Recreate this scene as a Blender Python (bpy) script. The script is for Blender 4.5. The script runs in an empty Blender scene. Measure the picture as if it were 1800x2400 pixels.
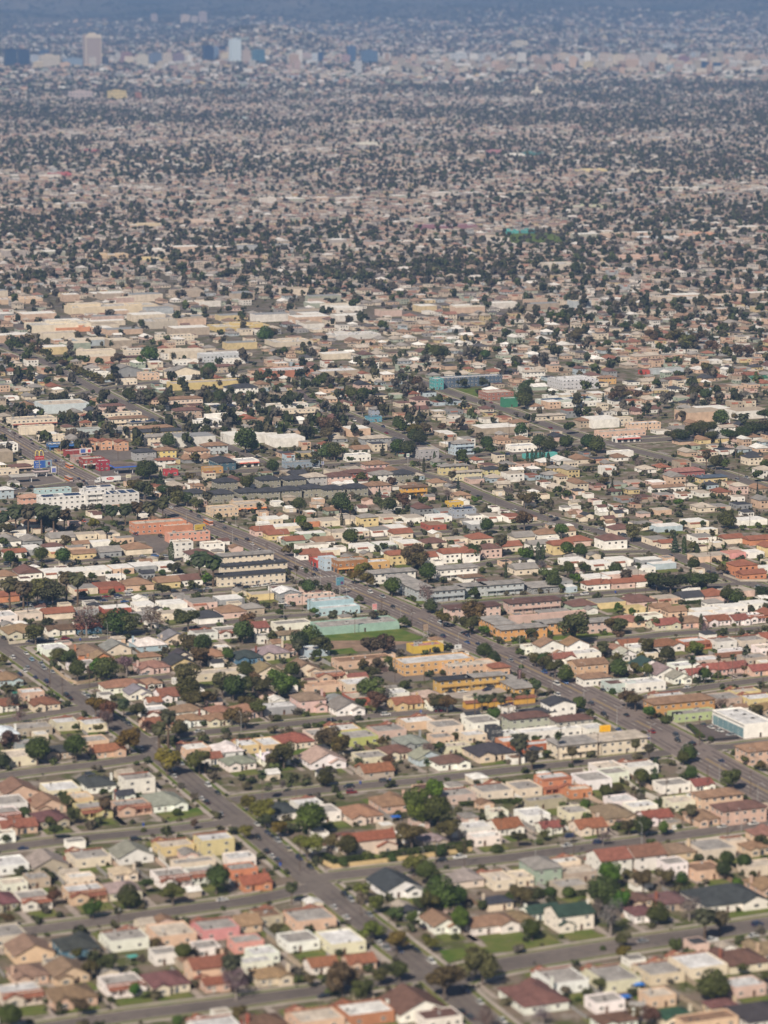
import bpy, math, random
import numpy as np
from mathutils import Vector, Matrix
random.seed(7); rng = np.random.default_rng(7)
sc = bpy.context.scene
R = math.radians
# ------------------------------------------------------------------ camera
F_PX, H, PITCH = 7240.0, 340.0, math.atan(1240/7240)
cp, sp = math.cos(PITCH), math.sin(PITCH)
cam = bpy.data.cameras.new('camera'); cam_o = bpy.data.objects.new('camera', cam)
sc.collection.objects.link(cam_o); sc.camera = cam_o
cam_o.location = (0, 0, H); cam_o.rotation_euler = (math.pi/2 - PITCH, 0, 0)
cam.sensor_fit = 'VERTICAL'; cam.sensor_height = 24; cam.sensor_width = 18
cam.lens = F_PX/2400*24; cam.clip_start = 5; cam.clip_end = 60000
cam.dof.use_dof = True; cam.dof.focus_distance = 2200
cam.dof.aperture_fstop = cam.lens/1000/2.7
# ------------------------------------------------------------------ world, sun, exposure
SUN_EL, SUN_AZ = R(39), R(21)      # light travels away from the camera and 21 degrees to its right
w = bpy.data.worlds.new('World'); sc.world = w; w.use_nodes = True
nt = w.node_tree; nt.nodes.clear()
sky = nt.nodes.new('ShaderNodeTexSky'); sky.sky_type = 'NISHITA'; sky.sun_disc = False
sky.sun_elevation = SUN_EL; sky.sun_rotation = math.pi + SUN_AZ
sky.dust_density = 1.5; sky.altitude = 300
bg = nt.nodes.new('ShaderNodeBackground'); bg.inputs[1].default_value = 0.05
wo = nt.nodes.new('ShaderNodeOutputWorld')
nt.links.new(sky.outputs[0], bg.inputs[0]); nt.links.new(bg.outputs[0], wo.inputs[0])
sun = bpy.data.lights.new('sun', 'SUN'); sun.energy = 5.0; sun.angle = R(0.5); sun.color = (1, .875, .73)
sun_o = bpy.data.objects.new('sun', sun); sc.collection.objects.link(sun_o)
ld = Vector((math.sin(SUN_AZ)*math.cos(SUN_EL), math.cos(SUN_AZ)*math.cos(SUN_EL), -math.sin(SUN_EL)))
sun_o.rotation_euler = ld.to_track_quat('-Z', 'Y').to_euler()
sc.view_settings.view_transform = 'Standard'; sc.view_settings.look = 'None'
sc.view_settings.exposure = 0.26; sc.view_settings.gamma = 1
sc.cycles.volume_bounces = 1; sc.cycles.max_bounces = 6; sc.cycles.transparent_max_bounces = 6
# ------------------------------------------------------------------ picture <-> ground
A_ = np.array([-.378, .926]); A_ /= np.linalg.norm(A_)     # avenues run this way (away, left)
C_ = np.array([A_[1], -A_[0]])                              # cross streets run this way (right)
ROT = math.atan2(C_[1], C_[0])
def terr(X, Y):
    X = np.asarray(X, float); Y = np.asarray(Y, float)
    z = np.clip(Y-9000, 0, None)*.0062
    kn = 105*np.exp(-((X+560)/330)**2-((Y-14600)/900)**2) + 45*np.exp(-((X-900)/700)**2-((Y-17200)/900)**2)
    t = np.clip((Y-17800)/6500, 0, 1)
    rid = (.55+.6*np.sin(X/410+Y/1100)*np.cos(X/830-Y/600+1)) + .32*np.sin(X/170+Y/300+1.5*np.sin(X/600))+.16*np.sin(X/67-Y/140)
    return z + kn + t**.9*(160+110*rid)
def gp(px, py, z=0.0):
    d = np.array([(px-900)/F_PX, cp + (1200-py)/F_PX*sp, -sp + (1200-py)/F_PX*cp])
    t = (z-H)/d[2]; return d[0]*t, d[1]*t
def gpt(px, py):      # with the far terrain
    d = np.array([(px-900)/F_PX, cp + (1200-py)/F_PX*sp, -sp + (1200-py)/F_PX*cp]); T_ = np.arange(8000, 26000, 10.)
    X, Y, Z = d[0]*T_, d[1]*T_, H+d[2]*T_; hit = np.nonzero(Z <= terr(X, Y))[0]; i = hit[0] if len(hit) else len(T_)-1
    return float(X[i]), float(Y[i]), float(terr(X[i], Y[i]))
def proj(X, Y, Z=0.0):
    d = Y*cp - (Z-H)*sp; return 900+F_PX*X/d, 1200-F_PX*(Y*sp+(Z-H)*cp)/d
def uv(P): return float(P[0]*C_[0]+P[1]*C_[1]), float(P[0]*A_[0]+P[1]*A_[1])
def xy(u, v): return u*C_[0]+v*A_[0], u*C_[1]+v*A_[1]
ORG = dict(A=(0,700), B=(600,700), C=(1200,700), D=(0,1200), E=(600,1200), F=(1200,1200), G=(0,1800), H=(600,1800), I=(1200,1800), S=(0,0))
def src(k, x, y):
    if k == 'S': return x, y
    o = ORG[k]; return o[0]+x*600/1659, o[1]+y*600/1659
def scl(py): return (py+40)*.9857/H         # source px per metre
# ------------------------------------------------------------------ materials
def mat(name, rough=.85, spec=.25, **k):
    m = bpy.data.materials.new(name); m.use_nodes = True
    b = m.node_tree.nodes['Principled BSDF']; b.inputs['Roughness'].default_value = rough
    b.inputs['Specular IOR Level'].default_value = spec
    return m, m.node_tree, b
def N(nt, t, **k):
    n = nt.nodes.new(t)
    for a, v in k.items(): setattr(n, a, v)
    return n
def noise(nt, scale, detail=4, coord='Object', rough=.55):
    tc = N(nt, 'ShaderNodeTexCoord'); n = N(nt, 'ShaderNodeTexNoise')
    n.inputs['Scale'].default_value = scale; n.inputs['Detail'].default_value = detail
    n.inputs['Roughness'].default_value = rough
    if coord == 'World':
        g = N(nt, 'ShaderNodeNewGeometry'); nt.links.new(g.outputs['Position'], n.inputs['Vector'])
    else: nt.links.new(tc.outputs[coord], n.inputs['Vector'])
    return n.outputs['Fac']
def rmap(nt, fac, a, b, lo=.3, hi=.7):
    m = N(nt, 'ShaderNodeMapRange'); nt.links.new(fac, m.inputs[0])
    for i, v in zip((1, 2, 3, 4), (lo, hi, a, b)): m.inputs[i].default_value = v
    return m.outputs[0]
def mulc(nt, col, fac):
    m = N(nt, 'ShaderNodeVectorMath', operation='SCALE'); nt.links.new(col, m.inputs[0]); nt.links.new(fac, m.inputs['Scale'])
    return m.outputs[0]
def mathn(nt, op, a, b):
    m = N(nt, 'ShaderNodeMath', operation=op)
    for i, v in enumerate((a, b)):
        if isinstance(v, (int, float)): m.inputs[i].default_value = v
        else: nt.links.new(v, m.inputs[i])
    return m.outputs[0]
def mixc(nt, fac, a, b):
    m = N(nt, 'ShaderNodeMix', data_type='RGBA')
    if isinstance(fac, (int, float)): m.inputs[0].default_value = fac
    else: nt.links.new(fac, m.inputs[0])
    for i, v in ((6, a), (7, b)):
        if isinstance(v, tuple): m.inputs[i].default_value = (*v, 1)
        else: nt.links.new(v, m.inputs[i])
    return m.outputs[2]
def objmat(name, scale, lo, hi, rough=.85, scale2=None, lo2=1, hi2=1, stripes=None, spec=.25, island=False):
    m, t, b = mat(name, rough, spec)
    oi = N(t, 'ShaderNodeObjectInfo')
    f = rmap(t, noise(t, scale), lo, hi)
    if scale2: f = mathn(t, 'MULTIPLY', f, rmap(t, noise(t, scale2, 2), lo2, hi2))
    if stripes:
        wv = N(t, 'ShaderNodeTexWave', wave_type='BANDS', bands_direction=stripes[0]); wv.inputs['Scale'].default_value = stripes[1]
        wv.inputs['Distortion'].default_value = .6
        tc = N(t, 'ShaderNodeTexCoord'); t.links.new(tc.outputs['Object'], wv.inputs['Vector'])
        f = mathn(t, 'MULTIPLY', f, rmap(t, wv.outputs['Fac'], stripes[2], 1.05, 0, 1))
    if island:
        g = N(t, 'ShaderNodeNewGeometry'); f = mathn(t, 'MULTIPLY', f, rmap(t, g.outputs['Random Per Island'], island[0], island[1], 0, 1))
    f = mathn(t, 'MULTIPLY', f, rmap(t, oi.outputs['Random'], .88, 1.1, 0, 1))
    t.links.new(mulc(t, oi.outputs['Color'], f), b.inputs['Base Color'])
    return m
M = {}
M['stucco'] = objmat('painted_stucco', .3, .82, 1.06, .9, 2.2, .88, 1.05)
M['shingle'] = objmat('roof_shingles', .35, .72, 1.2, .95, 2.2, .72, 1.25, ('Z', 6, .86))
M['tile'] = objmat('clay_roof_tiles', .8, .7, 1.25, .85, 5, .65, 1.35, ('X', 5, .78))
M['flatroof'] = objmat('rolled_roofing', .2, .62, 1.18, .9, .9, .78, 1.14)
M['paint'] = objmat('vehicle_paint', .5, .97, 1.03, .25, spec=.5)
M['leaf'] = objmat('foliage', .45, .72, 1.3, .7, island=(.55, 1.45))
M['frond'] = objmat('palm_fronds', .6, .7, 1.3, .6, island=(.6, 1.5))
M['bark'] = objmat('bark', 1.5, .7, 1.2, .95)
M['metal'] = objmat('painted_metal', 1., .9, 1.05, .5, spec=.5)
M['wood'] = objmat('weathered_wood', 1.2, .75, 1.2, .95)
def flat(name, col, rough=.85, spec=.25, sc_=None, lo=.85, hi=1.12, em=None):
    m, t, b = mat(name, rough, spec)
    if sc_:
        rgb = N(t, 'ShaderNodeRGB'); rgb.outputs[0].default_value = (*col, 1)
        t.links.new(mulc(t, rgb.outputs[0], rmap(t, noise(t, sc_, coord='World'), lo, hi)), b.inputs['Base Color'])
    else: b.inputs['Base Color'].default_value = (*col, 1)
    M[name] = m; return m
flat('window_glass', (.022, .028, .036), .12, .6)
flat('pale_glass', (.16, .26, .29), .12, .7, .4)
flat('white_trim', (.66, .65, .62), .7, .25, 1.)
flat('dark_opening', (.02, .018, .017), .9, .1, 1.)
flat('tyre', (.018, .018, .018), .9, .2, 3.)
flat('chrome', (.5, .5, .5), .3, .8, 3.)
flat('lamp_glass', (.75, .74, .7), .2, .6, 3.)
flat('red_glass', (.35, .02, .02), .3, .5, 3.)
flat('solar', (.012, .018, .05), .2, .6, 1.)
flat('concrete', (.37, .325, .285), .9, .2, .15, .78, 1.12)
flat('driveway_concrete', (.35, .30, .26), .9, .2, .35, .7, 1.15)
flat('lane_wear', (.115, .096, .092), .9, .2, .12, .8, 1.15)
flat('road_paint', (.5, .48, .44), .8, .2, .8, .55, 1.1)
flat('yellow_paint', (.42, .3, .1), .8, .2, .8, .6, 1.1)
flat('dry_dirt', (.26, .18, .13), .95, .1, .2, .7, 1.2)
# asphalt with patches
m, t, b = mat('asphalt', .92, .2); M['asphalt'] = m
c = mixc(t, rmap(t, noise(t, .03, 3, 'World'), 0, 1), (.120, .104, .094), (.190, .163, .146))
c = mixc(t, rmap(t, noise(t, .35, 6, 'World'), 0, .6, .45, .8), c, (.065, .058, .058))
t.links.new(c, b.inputs['Base Color'])
m, t, b = mat('boulevard_asphalt', .92, .2); M['asphalt2'] = m
c = mixc(t, rmap(t, noise(t, .02, 3, 'World'), 0, 1), (.165, .135, .125), (.225, .188, .168))
c = mixc(t, rmap(t, noise(t, .3, 6, 'World'), 0, .5, .5, .8), c, (.10, .085, .08))
t.links.new(c, b.inputs['Base Color'])
m, t, b = mat('lawn_grass', .95, .1); M['lawn'] = m
c = mixc(t, rmap(t, noise(t, .09, 3, 'World'), 0, 1), (.085, .135, .022), (.21, .19, .075))
c = mixc(t, rmap(t, noise(t, .9, 5, 'World'), 0, .45), c, (.05, .07, .02))
t.links.new(c, b.inputs['Base Color'])
m, t, b = mat('fresh_grass', .95, .1); M['fresh'] = m
c = mixc(t, rmap(t, noise(t, .12, 5, 'World'), 0, 1), (.05, .105, .014), (.15, .165, .045))
t.links.new(c, b.inputs['Base Color'])
# general ground: yards of dirt, concrete and grass
m, t, b = mat('yard_ground', .95, .15); M['ground'] = m
c = mixc(t, rmap(t, noise(t, .06, 4, 'World'), 0, 1, .42, .58), (.19, .15, .12), (.085, .095, .032))
c = mixc(t, rmap(t, noise(t, .11, 3, 'World'), 0, 1, .55, .62), c, (.27, .235, .205))
c = mixc(t, rmap(t, noise(t, .8, 5, 'World'), 0, .55, .45, .8), c, (.055, .055, .035))
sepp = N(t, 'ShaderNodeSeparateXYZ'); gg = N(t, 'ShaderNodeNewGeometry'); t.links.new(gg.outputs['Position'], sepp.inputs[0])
c = mixc(t, rmap(t, sepp.outputs[1], 0, .8, 2500, 3800), c, (.085, .073, .056))  # farther yards tinted dark: shrub shade painted into the colour, plus denser greenery
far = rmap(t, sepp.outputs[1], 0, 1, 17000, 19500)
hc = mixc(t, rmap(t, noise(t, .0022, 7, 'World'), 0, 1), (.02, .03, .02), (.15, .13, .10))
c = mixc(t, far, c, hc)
t.links.new(c, b.inputs['Base Color'])
# vertex colour materials for the uncountable masses
def vmat(name, lo, hi, s, rough=.9):
    m, t, b = mat(name, rough, .2)
    a = N(t, 'ShaderNodeVertexColor', layer_name='Col')
    t.links.new(mulc(t, a.outputs[0], rmap(t, noise(t, s, 3, 'World'), lo, hi)), b.inputs['Base Color'])
    M[name] = m
vmat('distant_building_surface', .8, 1.15, .3); vmat('distant_foliage', .7, 1.3, .5)
# towers: storeys of windows as bands
def towermat(name, ws, hs, dark, mx=.55):
    m, t, b = mat(name, .5, .4)
    oi = N(t, 'ShaderNodeObjectInfo'); tc = N(t, 'ShaderNodeTexCoord'); s = N(t, 'ShaderNodeSeparateXYZ'); t.links.new(tc.outputs['Object'], s.inputs[0])
    hh = mathn(t, 'ADD', s.outputs[0], s.outputs[1])
    fx = mathn(t, 'GREATER_THAN', mathn(t, 'FRACT', mathn(t, 'DIVIDE', hh, ws), 0), mx)
    fz = mathn(t, 'GREATER_THAN', mathn(t, 'FRACT', mathn(t, 'DIVIDE', s.outputs[2], hs), 0), .45)
    c = mixc(t, mathn(t, 'MULTIPLY', fx, fz), oi.outputs['Color'], dark)
    t.links.new(c, b.inputs['Base Color']); M[name] = m
towermat('tower_facade', 7, 9, (.07, .085, .11))
towermat('tower_ribs', 5.5, 400, (.10, .12, .15), .5)
towermat('tower_glass', 12, 9, (.02, .05, .10), .1)
TXT = {}
for s_, z_ in (('Alpro', 1.5), ("McDonald's", 1.2), ("Don't", 1.3), ('stop the', 1.2), ('heart', 1.2), ('Discover', .8), ('M', 1.15), ('O', 1.15), ('T', 1.15), ('E', 1.15), ('L', 1.15)):
    cu = bpy.data.curves.new('lettering', 'FONT'); cu.body = s_; cu.size = z_; cu.extrude = .02; cu.align_x = 'CENTER'; cu.align_y = 'CENTER'
    t_ = bpy.data.objects.new('tmp', cu); sc.collection.objects.link(t_); TXT[s_] = bpy.data.meshes.new_from_object(t_.evaluated_get(bpy.context.evaluated_depsgraph_get())); bpy.data.objects.remove(t_)
# ------------------------------------------------------------------ mesh helpers
class MB:
    def __init__(s): s.v = []; s.f = []; s.m = []
    def poly(s, pts, m=0):
        n = len(s.v); s.v += [tuple(p) for p in pts]; s.f.append(tuple(range(n, n+len(pts)))); s.m.append(m); return s
    def box(s, x0, x1, y0, y1, z0, z1, m=0, bottom=False):
        n = len(s.v)
        s.v += [(x0,y0,z0),(x1,y0,z0),(x1,y1,z0),(x0,y1,z0),(x0,y0,z1),(x1,y0,z1),(x1,y1,z1),(x0,y1,z1)]
        F = [(0,1,5,4),(1,2,6,5),(2,3,7,6),(3,0,4,7),(4,5,6,7)] + ([(3,2,1,0)] if bottom else [])
        s.f += [tuple(n+i for i in q) for q in F]; s.m += [m]*len(F); return s
    def solid(s, vs, fs, m=0):
        n = len(s.v); s.v += [tuple(p) for p in vs]; s.f += [tuple(n+i for i in q) for q in fs]; s.m += [m]*len(fs); return s
    def hip(s, x0, x1, y0, y1, z, pitch=.38, t=.14, m=0, frac=1.0):
        W, D = x1-x0, y1-y0; r = min(W, D)/2*frac; h = r*pitch
        lo = [(x0,y0,z),(x1,y0,z),(x1,y1,z),(x0,y1,z)]; hi = [(a,b_,z+t) for a,b_,_ in lo]
        if frac < 1: top = [(x0+r,y0+r,z+t+h),(x1-r,y0+r,z+t+h),(x1-r,y1-r,z+t+h),(x0+r,y1-r,z+t+h)]; cap = [(4+4,5+4,6+4,7+4)]; F2=[(4,5,9,8),(5,6,10,9),(6,7,11,10),(7,4,8,11)]+cap
        elif W > D: top = [(x0+r,(y0+y1)/2,z+t+h),(x1-r,(y0+y1)/2,z+t+h)]; F2=[(4,5,9,8),(5,6,9),(6,7,8,9),(7,4,8)]
        else: top = [((x0+x1)/2,y0+r,z+t+h),((x0+x1)/2,y1-r,z+t+h)]; F2=[(4,5,8),(5,6,9,8),(6,7,9),(7,4,8,9)]
        s.solid(lo+hi+top, [(3,2,1,0),(0,1,5,4),(1,2,6,5),(2,3,7,6),(3,0,4,7)]+F2, m); return z+t+h
    def gable(s, x0, x1, y0, y1, z, pitch=.42, t=.16, axis='y', m=0):
        # two sloping slabs; (x0..y1) includes the overhang
        if axis == 'y':
            c = (x0+x1)/2; h = (x1-x0)/2*pitch
            for a in (x0, x1):
                s.solid([(a,y0,z),(c,y0,z+h),(c,y1,z+h),(a,y1,z),(a,y0,z+t),(c,y0,z+h+t),(c,y1,z+h+t),(a,y1,z+t)],
                        [(0,1,2,3),(4,5,6,7),(0,1,5,4),(3,2,6,7),(0,3,7,4),(1,2,6,5)], m)
        else:
            c = (y0+y1)/2; h = (y1-y0)/2*pitch
            for a in (y0, y1):
                s.solid([(x0,a,z),(x0,c,z+h),(x1,c,z+h),(x1,a,z),(x0,a,z+t),(x0,c,z+h+t),(x1,c,z+h+t),(x1,a,z+t)],
                        [(0,1,2,3),(4,5,6,7),(0,1,5,4),(3,2,6,7),(0,3,7,4),(1,2,6,5)], m)
        return z+h+t
    def tube(s, p0, p1, r0, r1, n=6, m=0, cap=True):
        p0 = Vector(p0); p1 = Vector(p1); d = (p1-p0).normalized(); a = d.orthogonal().normalized(); b_ = d.cross(a)
        i0 = len(s.v)
        for p, r in ((p0, r0), (p1, r1)):
            for k in range(n):
                an = 2*math.pi*k/n; s.v.append(tuple(p+(a*math.cos(an)+b_*math.sin(an))*r))
        for k in range(n): s.f.append((i0+k, i0+(k+1)%n, i0+n+(k+1)%n, i0+n+k)); s.m.append(m)
        if cap: s.f.append(tuple(i0+n+k for k in range(n))); s.m.append(m)
        return s
    def mesh(s, name, mats):
        me = bpy.data.meshes.new(name); me.from_pydata(s.v, [], s.f); me.polygons.foreach_set('material_index', s.m)
        for q in mats: me.materials.append(M[q])
        return me
    def build(s, name, mats, parent=None, col=None, loc=None, rot=None):
        return link(name, s.mesh(name, mats if isinstance(mats, (list, tuple)) else [mats]), parent, col, loc, rot)
link_ = sc.collection.objects.link
def link(name, me, parent=None, col=None, loc=None, rot=None):
    o = bpy.data.objects.new(name, me); link_(o)
    if parent: o.parent = parent
    if col: o.color = (*col, 1)
    if loc is not None: o.location = loc
    if rot is not None: o.rotation_euler = (0, 0, rot)
    return o
def empty(name, loc, rot=0):
    o = bpy.data.objects.new(name, None); link_(o); o.location = loc; o.rotation_euler = (0, 0, rot); o.empty_display_size = .5; return o
def struct(name, mb, mats): o = mb.build(name, mats); o['kind'] = 'structure'; return o
REG = []       # (object, description, category, px, py, group)
def reg(o, desc, cat, group=None, fixed=False):
    o['category'] = cat
    if group: o['group'] = group
    x, y, z = o.location; px, py = proj(x, y, z)
    if fixed: o['label'] = desc
    else: REG.append((o, desc, cat, px, py))
RECTS = []     # occupied (u0,u1,v0,v1)
def big_mesh(name, V, F, cols, matn, kind='stuff', mats=None):
    """V (n,3), F (m,4) quads (a triangle repeats nothing: all quads), cols (m,3) per face"""
    me = bpy.data.meshes.new(name); me.vertices.add(len(V)); me.vertices.foreach_set('co', V.astype(np.float32).ravel())
    nf = len(F); me.loops.add(nf*4); me.loops.foreach_set('vertex_index', F.astype(np.int32).ravel())
    me.polygons.add(nf); me.polygons.foreach_set('loop_start', np.arange(0, nf*4, 4, dtype=np.int32))
    me.polygons.foreach_set('loop_total', np.full(nf, 4, dtype=np.int32))
    me.update(calc_edges=True)
    ca = me.color_attributes.new('Col', 'FLOAT_COLOR', 'CORNER')
    c4 = np.ones((nf*4, 4), np.float32); c4[:, :3] = np.repeat(cols, 4, axis=0); ca.data.foreach_set('color', c4.ravel())
    me.polygons.foreach_set('use_smooth', np.zeros(nf, bool)); me.materials.append(M[matn]); o = bpy.data.objects.new(name, me); link_(o); o['kind'] = kind
    return o
# ------------------------------------------------------------------ ground with far hills
ys = np.concatenate([[-1500], np.arange(0, 9000, 1500.), np.arange(9000, 30001, 150.)])
xs = np.concatenate([np.arange(-9000, -3600, 900.), np.arange(-3600, 3601, 90.), np.arange(4500, 9001, 900.)])
gx, gy = np.meshgrid(xs, ys); gz = np.where(gy < 9000, 0, terr(gx, gy))
nx, ny = len(xs), len(ys)
idx = np.arange(nx*ny).reshape(ny, nx)
Fq = np.stack([idx[:-1,:-1], idx[:-1,1:], idx[1:,1:], idx[1:,:-1]], -1).reshape(-1, 4)
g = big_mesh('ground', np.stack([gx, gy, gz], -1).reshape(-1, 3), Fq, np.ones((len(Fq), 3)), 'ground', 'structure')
g.data.polygons.foreach_set('use_smooth', np.ones(len(Fq), bool))
# ------------------------------------------------------------------ roads, from their places in the picture
# (name, half width, z, points in source pixels)
RD = [
 ('boulevard', 11.5, .07, [(-140,950),(0,1012),(145,1098),(240,1145),(380,1187),(470,1224),(600,1275),(763,1355),(925,1424),(1106,1507),(1200,1547),(1330,1608),(1440,1664),(1570,1730),(1700,1805),(1800,1857),(1960,1945)]),
 ('avenue', 6.6, .06, [(-120,1430),(20,1520),(155,1616),(250,1682),(343,1745),(452,1836),(600,1955),(727,2060),(853,2161),(998,2272),(1100,2360),(1260,2490)]),
 ('avenue', 7.0, .06, [(936,1092),(976,1109),(1052,1127),(1106,1152),(1179,1181),(1272,1214),(1381,1240),(1500,1274),(1598,1308),(1706,1352),(1800,1380),(1950,1440)]),
 ('avenue', 7.0, .06, [(700,925),(800,968),(870,997),(925,1018),(960,1033),(1034,1072)]),
 ('avenue', 7.5, .06, [(930,875),(1016,906),(1088,931),(1200,965),(1300,1003),(1424,1040),(1562,1075),(1663,1100),(1850,1160)]),
 ('avenue', 7.0, .06, [(-100,765),(0,808),(98,845),(202,902),(260,931),(362,982),(452,1011),(540,1050),(610,1085)]),
 ('arterial', 9, .065, [(-150,1140),(0,1160),(200,1131),(430,1112),(636,1101),(760,1092),(936,1083),(1034,1072),(1200,1062),(1300,1053),(1424,1038),(1560,1030),(1800,1008),(1950,995)]),
 ('cross', 7, .05, [(-120,1000),(0,957),(83,943),(246,912),(340,898),(470,882),(600,868)]),
 ('cross', 6, .05, [(-100,1340),(0,1328),(98,1321),(231,1312),(350,1307),(434,1312)]),
 ('cross', 6, .05, [(-100,1433),(0,1424),(174,1408),(271,1402),(398,1392),(535,1381),(600,1373),(763,1357)]),
 ('cross', 6, .045, [(10,1512),(60,1509),(230,1497),(336,1485),(470,1468),(600,1450),(690,1443),(875,1432)]),
 ('cross', 6, .05, [(155,1616),(250,1601),(400,1586)]),
 ('cross', 6.2, .05, [(347,1737),(430,1722),(506,1714),(600,1705),(766,1688),(925,1674),(1060,1665),(1200,1655),(1290,1642),(1380,1632)]),
 ('cross', 6.4, .05, [(545,1876),(600,1868),(770,1850),(1000,1828),(1200,1804),(1400,1784),(1580,1762),(1640,1768)]),
 ('cross', 6.8, .05, [(712,2062),(850,2046),(1000,2030),(1200,2010),(1345,1991),(1500,1972),(1670,1947),(1800,1930),(1950,1912)]),
 ('cross', 8.8, .05, [(1050,2300),(1110,2275),(1200,2258),(1345,2234),(1507,2209),(1660,2187),(1800,2165),(1970,2140)]),
 ('cross', 6, .05, [(-120,1705),(0,1692),(110,1673),(215,1655)]),
 ('cross', 6.4, .045, [(-140,1838),(0,1819),(120,1803),(225,1792),(380,1768)]),
 ('cross', 6.2, .05, [(-150,2008),(0,1988),(145,1970),(362,1949),(555,1925)]),
 ('cross', 6.6, .05, [(-170,2212),(0,2190),(181,2167),(362,2142),(600,2109),(735,2080)]),
 ('cross', 6.6, .05, [(60,2418),(180,2398),(325,2377),(524,2353),(600,2342),(755,2321),(1010,2285)]),
 ('cross', 6.2, .05, [(1150,1527),(1254,1515),(1380,1504),(1511,1493),(1562,1486),(1800,1472),(1950,1462)]),
 ('cross', 6, .045, [(985,1445),(1020,1422),(1100,1412),(1200,1404),(1308,1398),(1453,1387),(1600,1377),(1770,1366)]),
 ('cross', 6, .045, [(1000,1338),(1113,1326),(1200,1311),(1300,1302),(1413,1294),(1560,1292)]),
 ('cross', 6.2, .05, [(1470,1683),(1500,1640),(1562,1624),(1680,1607),(1800,1592),(1950,1572)]),
 ('cross', 6.2, .05, [(700,1288),(760,1266),(961,1252),(1070,1245),(1200,1235),(1330,1225)]),
 ('cross', 6.6, .05, [(1545,1722),(1640,1752),(1720,1750),(1800,1740),(1950,1722)]),
]
RL = []
for nm, hw, z, pts in RD:
    hw = hw*{'cross': .8, 'avenue': .87, 'arterial': 1, 'boulevard': .97}[nm]
    P = np.array([gp(*p) for p in pts]); RL.append((nm, hw, z, P))
def seg_dist(Q, P):
    """distance of points Q (n,2) to polyline P"""
    Q = np.atleast_2d(Q); best = np.full(len(Q), 1e9)
    for a, b_ in zip(P[:-1], P[1:]):
        d = b_-a; L = (d**2).sum(); t = np.clip(((Q-a)@d)/L, 0, 1); best = np.minimum(best, np.hypot(*(Q-(a+t[:,None]*d)).T))
    return best
def road_clear(Q, skip=None):
    """smallest (distance - half width) to any road"""
    Q = np.atleast_2d(Q); best = np.full(len(Q), 1e9)
    for i, (nm, hw, z, P) in enumerate(RL):
        if i == skip: continue
        best = np.minimum(best, seg_dist(Q, P)-hw)
    return best
def resample(P, step):
    L = np.concatenate([[0], np.cumsum(np.hypot(*np.diff(P, axis=0).T))]); n = max(2, int(L[-1]/step)+1)
    s = np.linspace(0, L[-1], n); return np.stack([np.interp(s, L, P[:,0]), np.interp(s, L, P[:,1])], 1)
def normals(P):
    d = np.gradient(P, axis=0); d /= np.hypot(*d.T)[:,None]; return np.stack([d[:,1], -d[:,0]], 1)
def ribbon(mb, P, o0, o1, z, keep=None, solid=0):
    n = normals(P); a = P+n*o0; b_ = P+n*o1
    for i in range(len(P)-1):
        if keep is not None and not keep[i]: continue
        q = [(*a[i], z), (*b_[i], z), (*b_[i+1], z), (*a[i+1], z)]
        mb.poly(q[::-1])
        if solid:
            mb.poly([(*a[i+1],0),(*a[i+1],z),(*a[i],z),(*a[i],0)][::-1]); mb.poly([(*b_[i],0),(*b_[i],z),(*b_[i+1],z),(*b_[i+1],0)][::-1])
names = {'boulevard': ('boulevard', 'asphalt2'), 'avenue': ('avenue', 'asphalt'), 'arterial': ('arterial_road', 'asphalt'), 'cross': ('side_street', 'asphalt')}
wear, paint, ypaint, walk, verge = MB(), MB(), MB(), MB(), MB()
for i, (nm, hw, z, P) in enumerate(RL):
    Q = resample(P, 12); mb = MB(); ribbon(mb, Q, -hw, hw, z); struct(names[nm][0], mb, names[nm][1])
    Qf = resample(P, 4); n = normals(Qf)
    def clear(off, m=1.5):
        c = Qf+n*off; c = (c[:-1]+c[1:])/2; return road_clear(c, i) > m
    for sd in (-1, 1):
        k = clear(sd*(hw+2.2)); ribbon(verge, Qf, sd*(hw+.0), sd*(hw+2.1), .13, k, 1)
        ribbon(walk, Qf, sd*(hw+2.1), sd*(hw+4.0) if nm != 'boulevard' else sd*(hw+4.4), .15, k, 1)
        k = clear(sd*hw, 0); ribbon(walk, Qf, sd*(hw-.02), sd*(hw+.22), .17, k, 1)
    inter = clear(0, 2)
    if nm == 'boulevard':
        for o in (-8.2, -5.4, -2.2, 2.2, 5.4, 8.2): ribbon(wear, Qf, o-.55, o+.55, z+.02, clear(o, 0))
        for o in (-3.7, 3.7):
            k = inter & (np.arange(len(inter)) % 3 == 0); ribbon(paint, Qf, o-.2, o+.2, z+.04, k)
        for o in (-.35, .35): ribbon(ypaint, Qf, o-.16, o+.16, z+.04, inter)
    elif nm == 'arterial':
        for o in (-6, -2.5, 2.5, 6): ribbon(wear, Qf, o-.5, o+.5, z+.02, clear(o, 0))
        ribbon(ypaint, Qf, -.12, .12, z+.04, inter)
        for o in (-3.7, 3.7): ribbon(paint, Qf, o-.1, o+.1, z+.04, inter & (np.arange(len(inter)) % 3 == 0))
    else:
        for o in (-1.8, 1.8): ribbon(wear, Qf, o-.4, o+.4, z+.02, inter)
    if nm == 'cross':      # stop line at the avenue end
        pass
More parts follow.
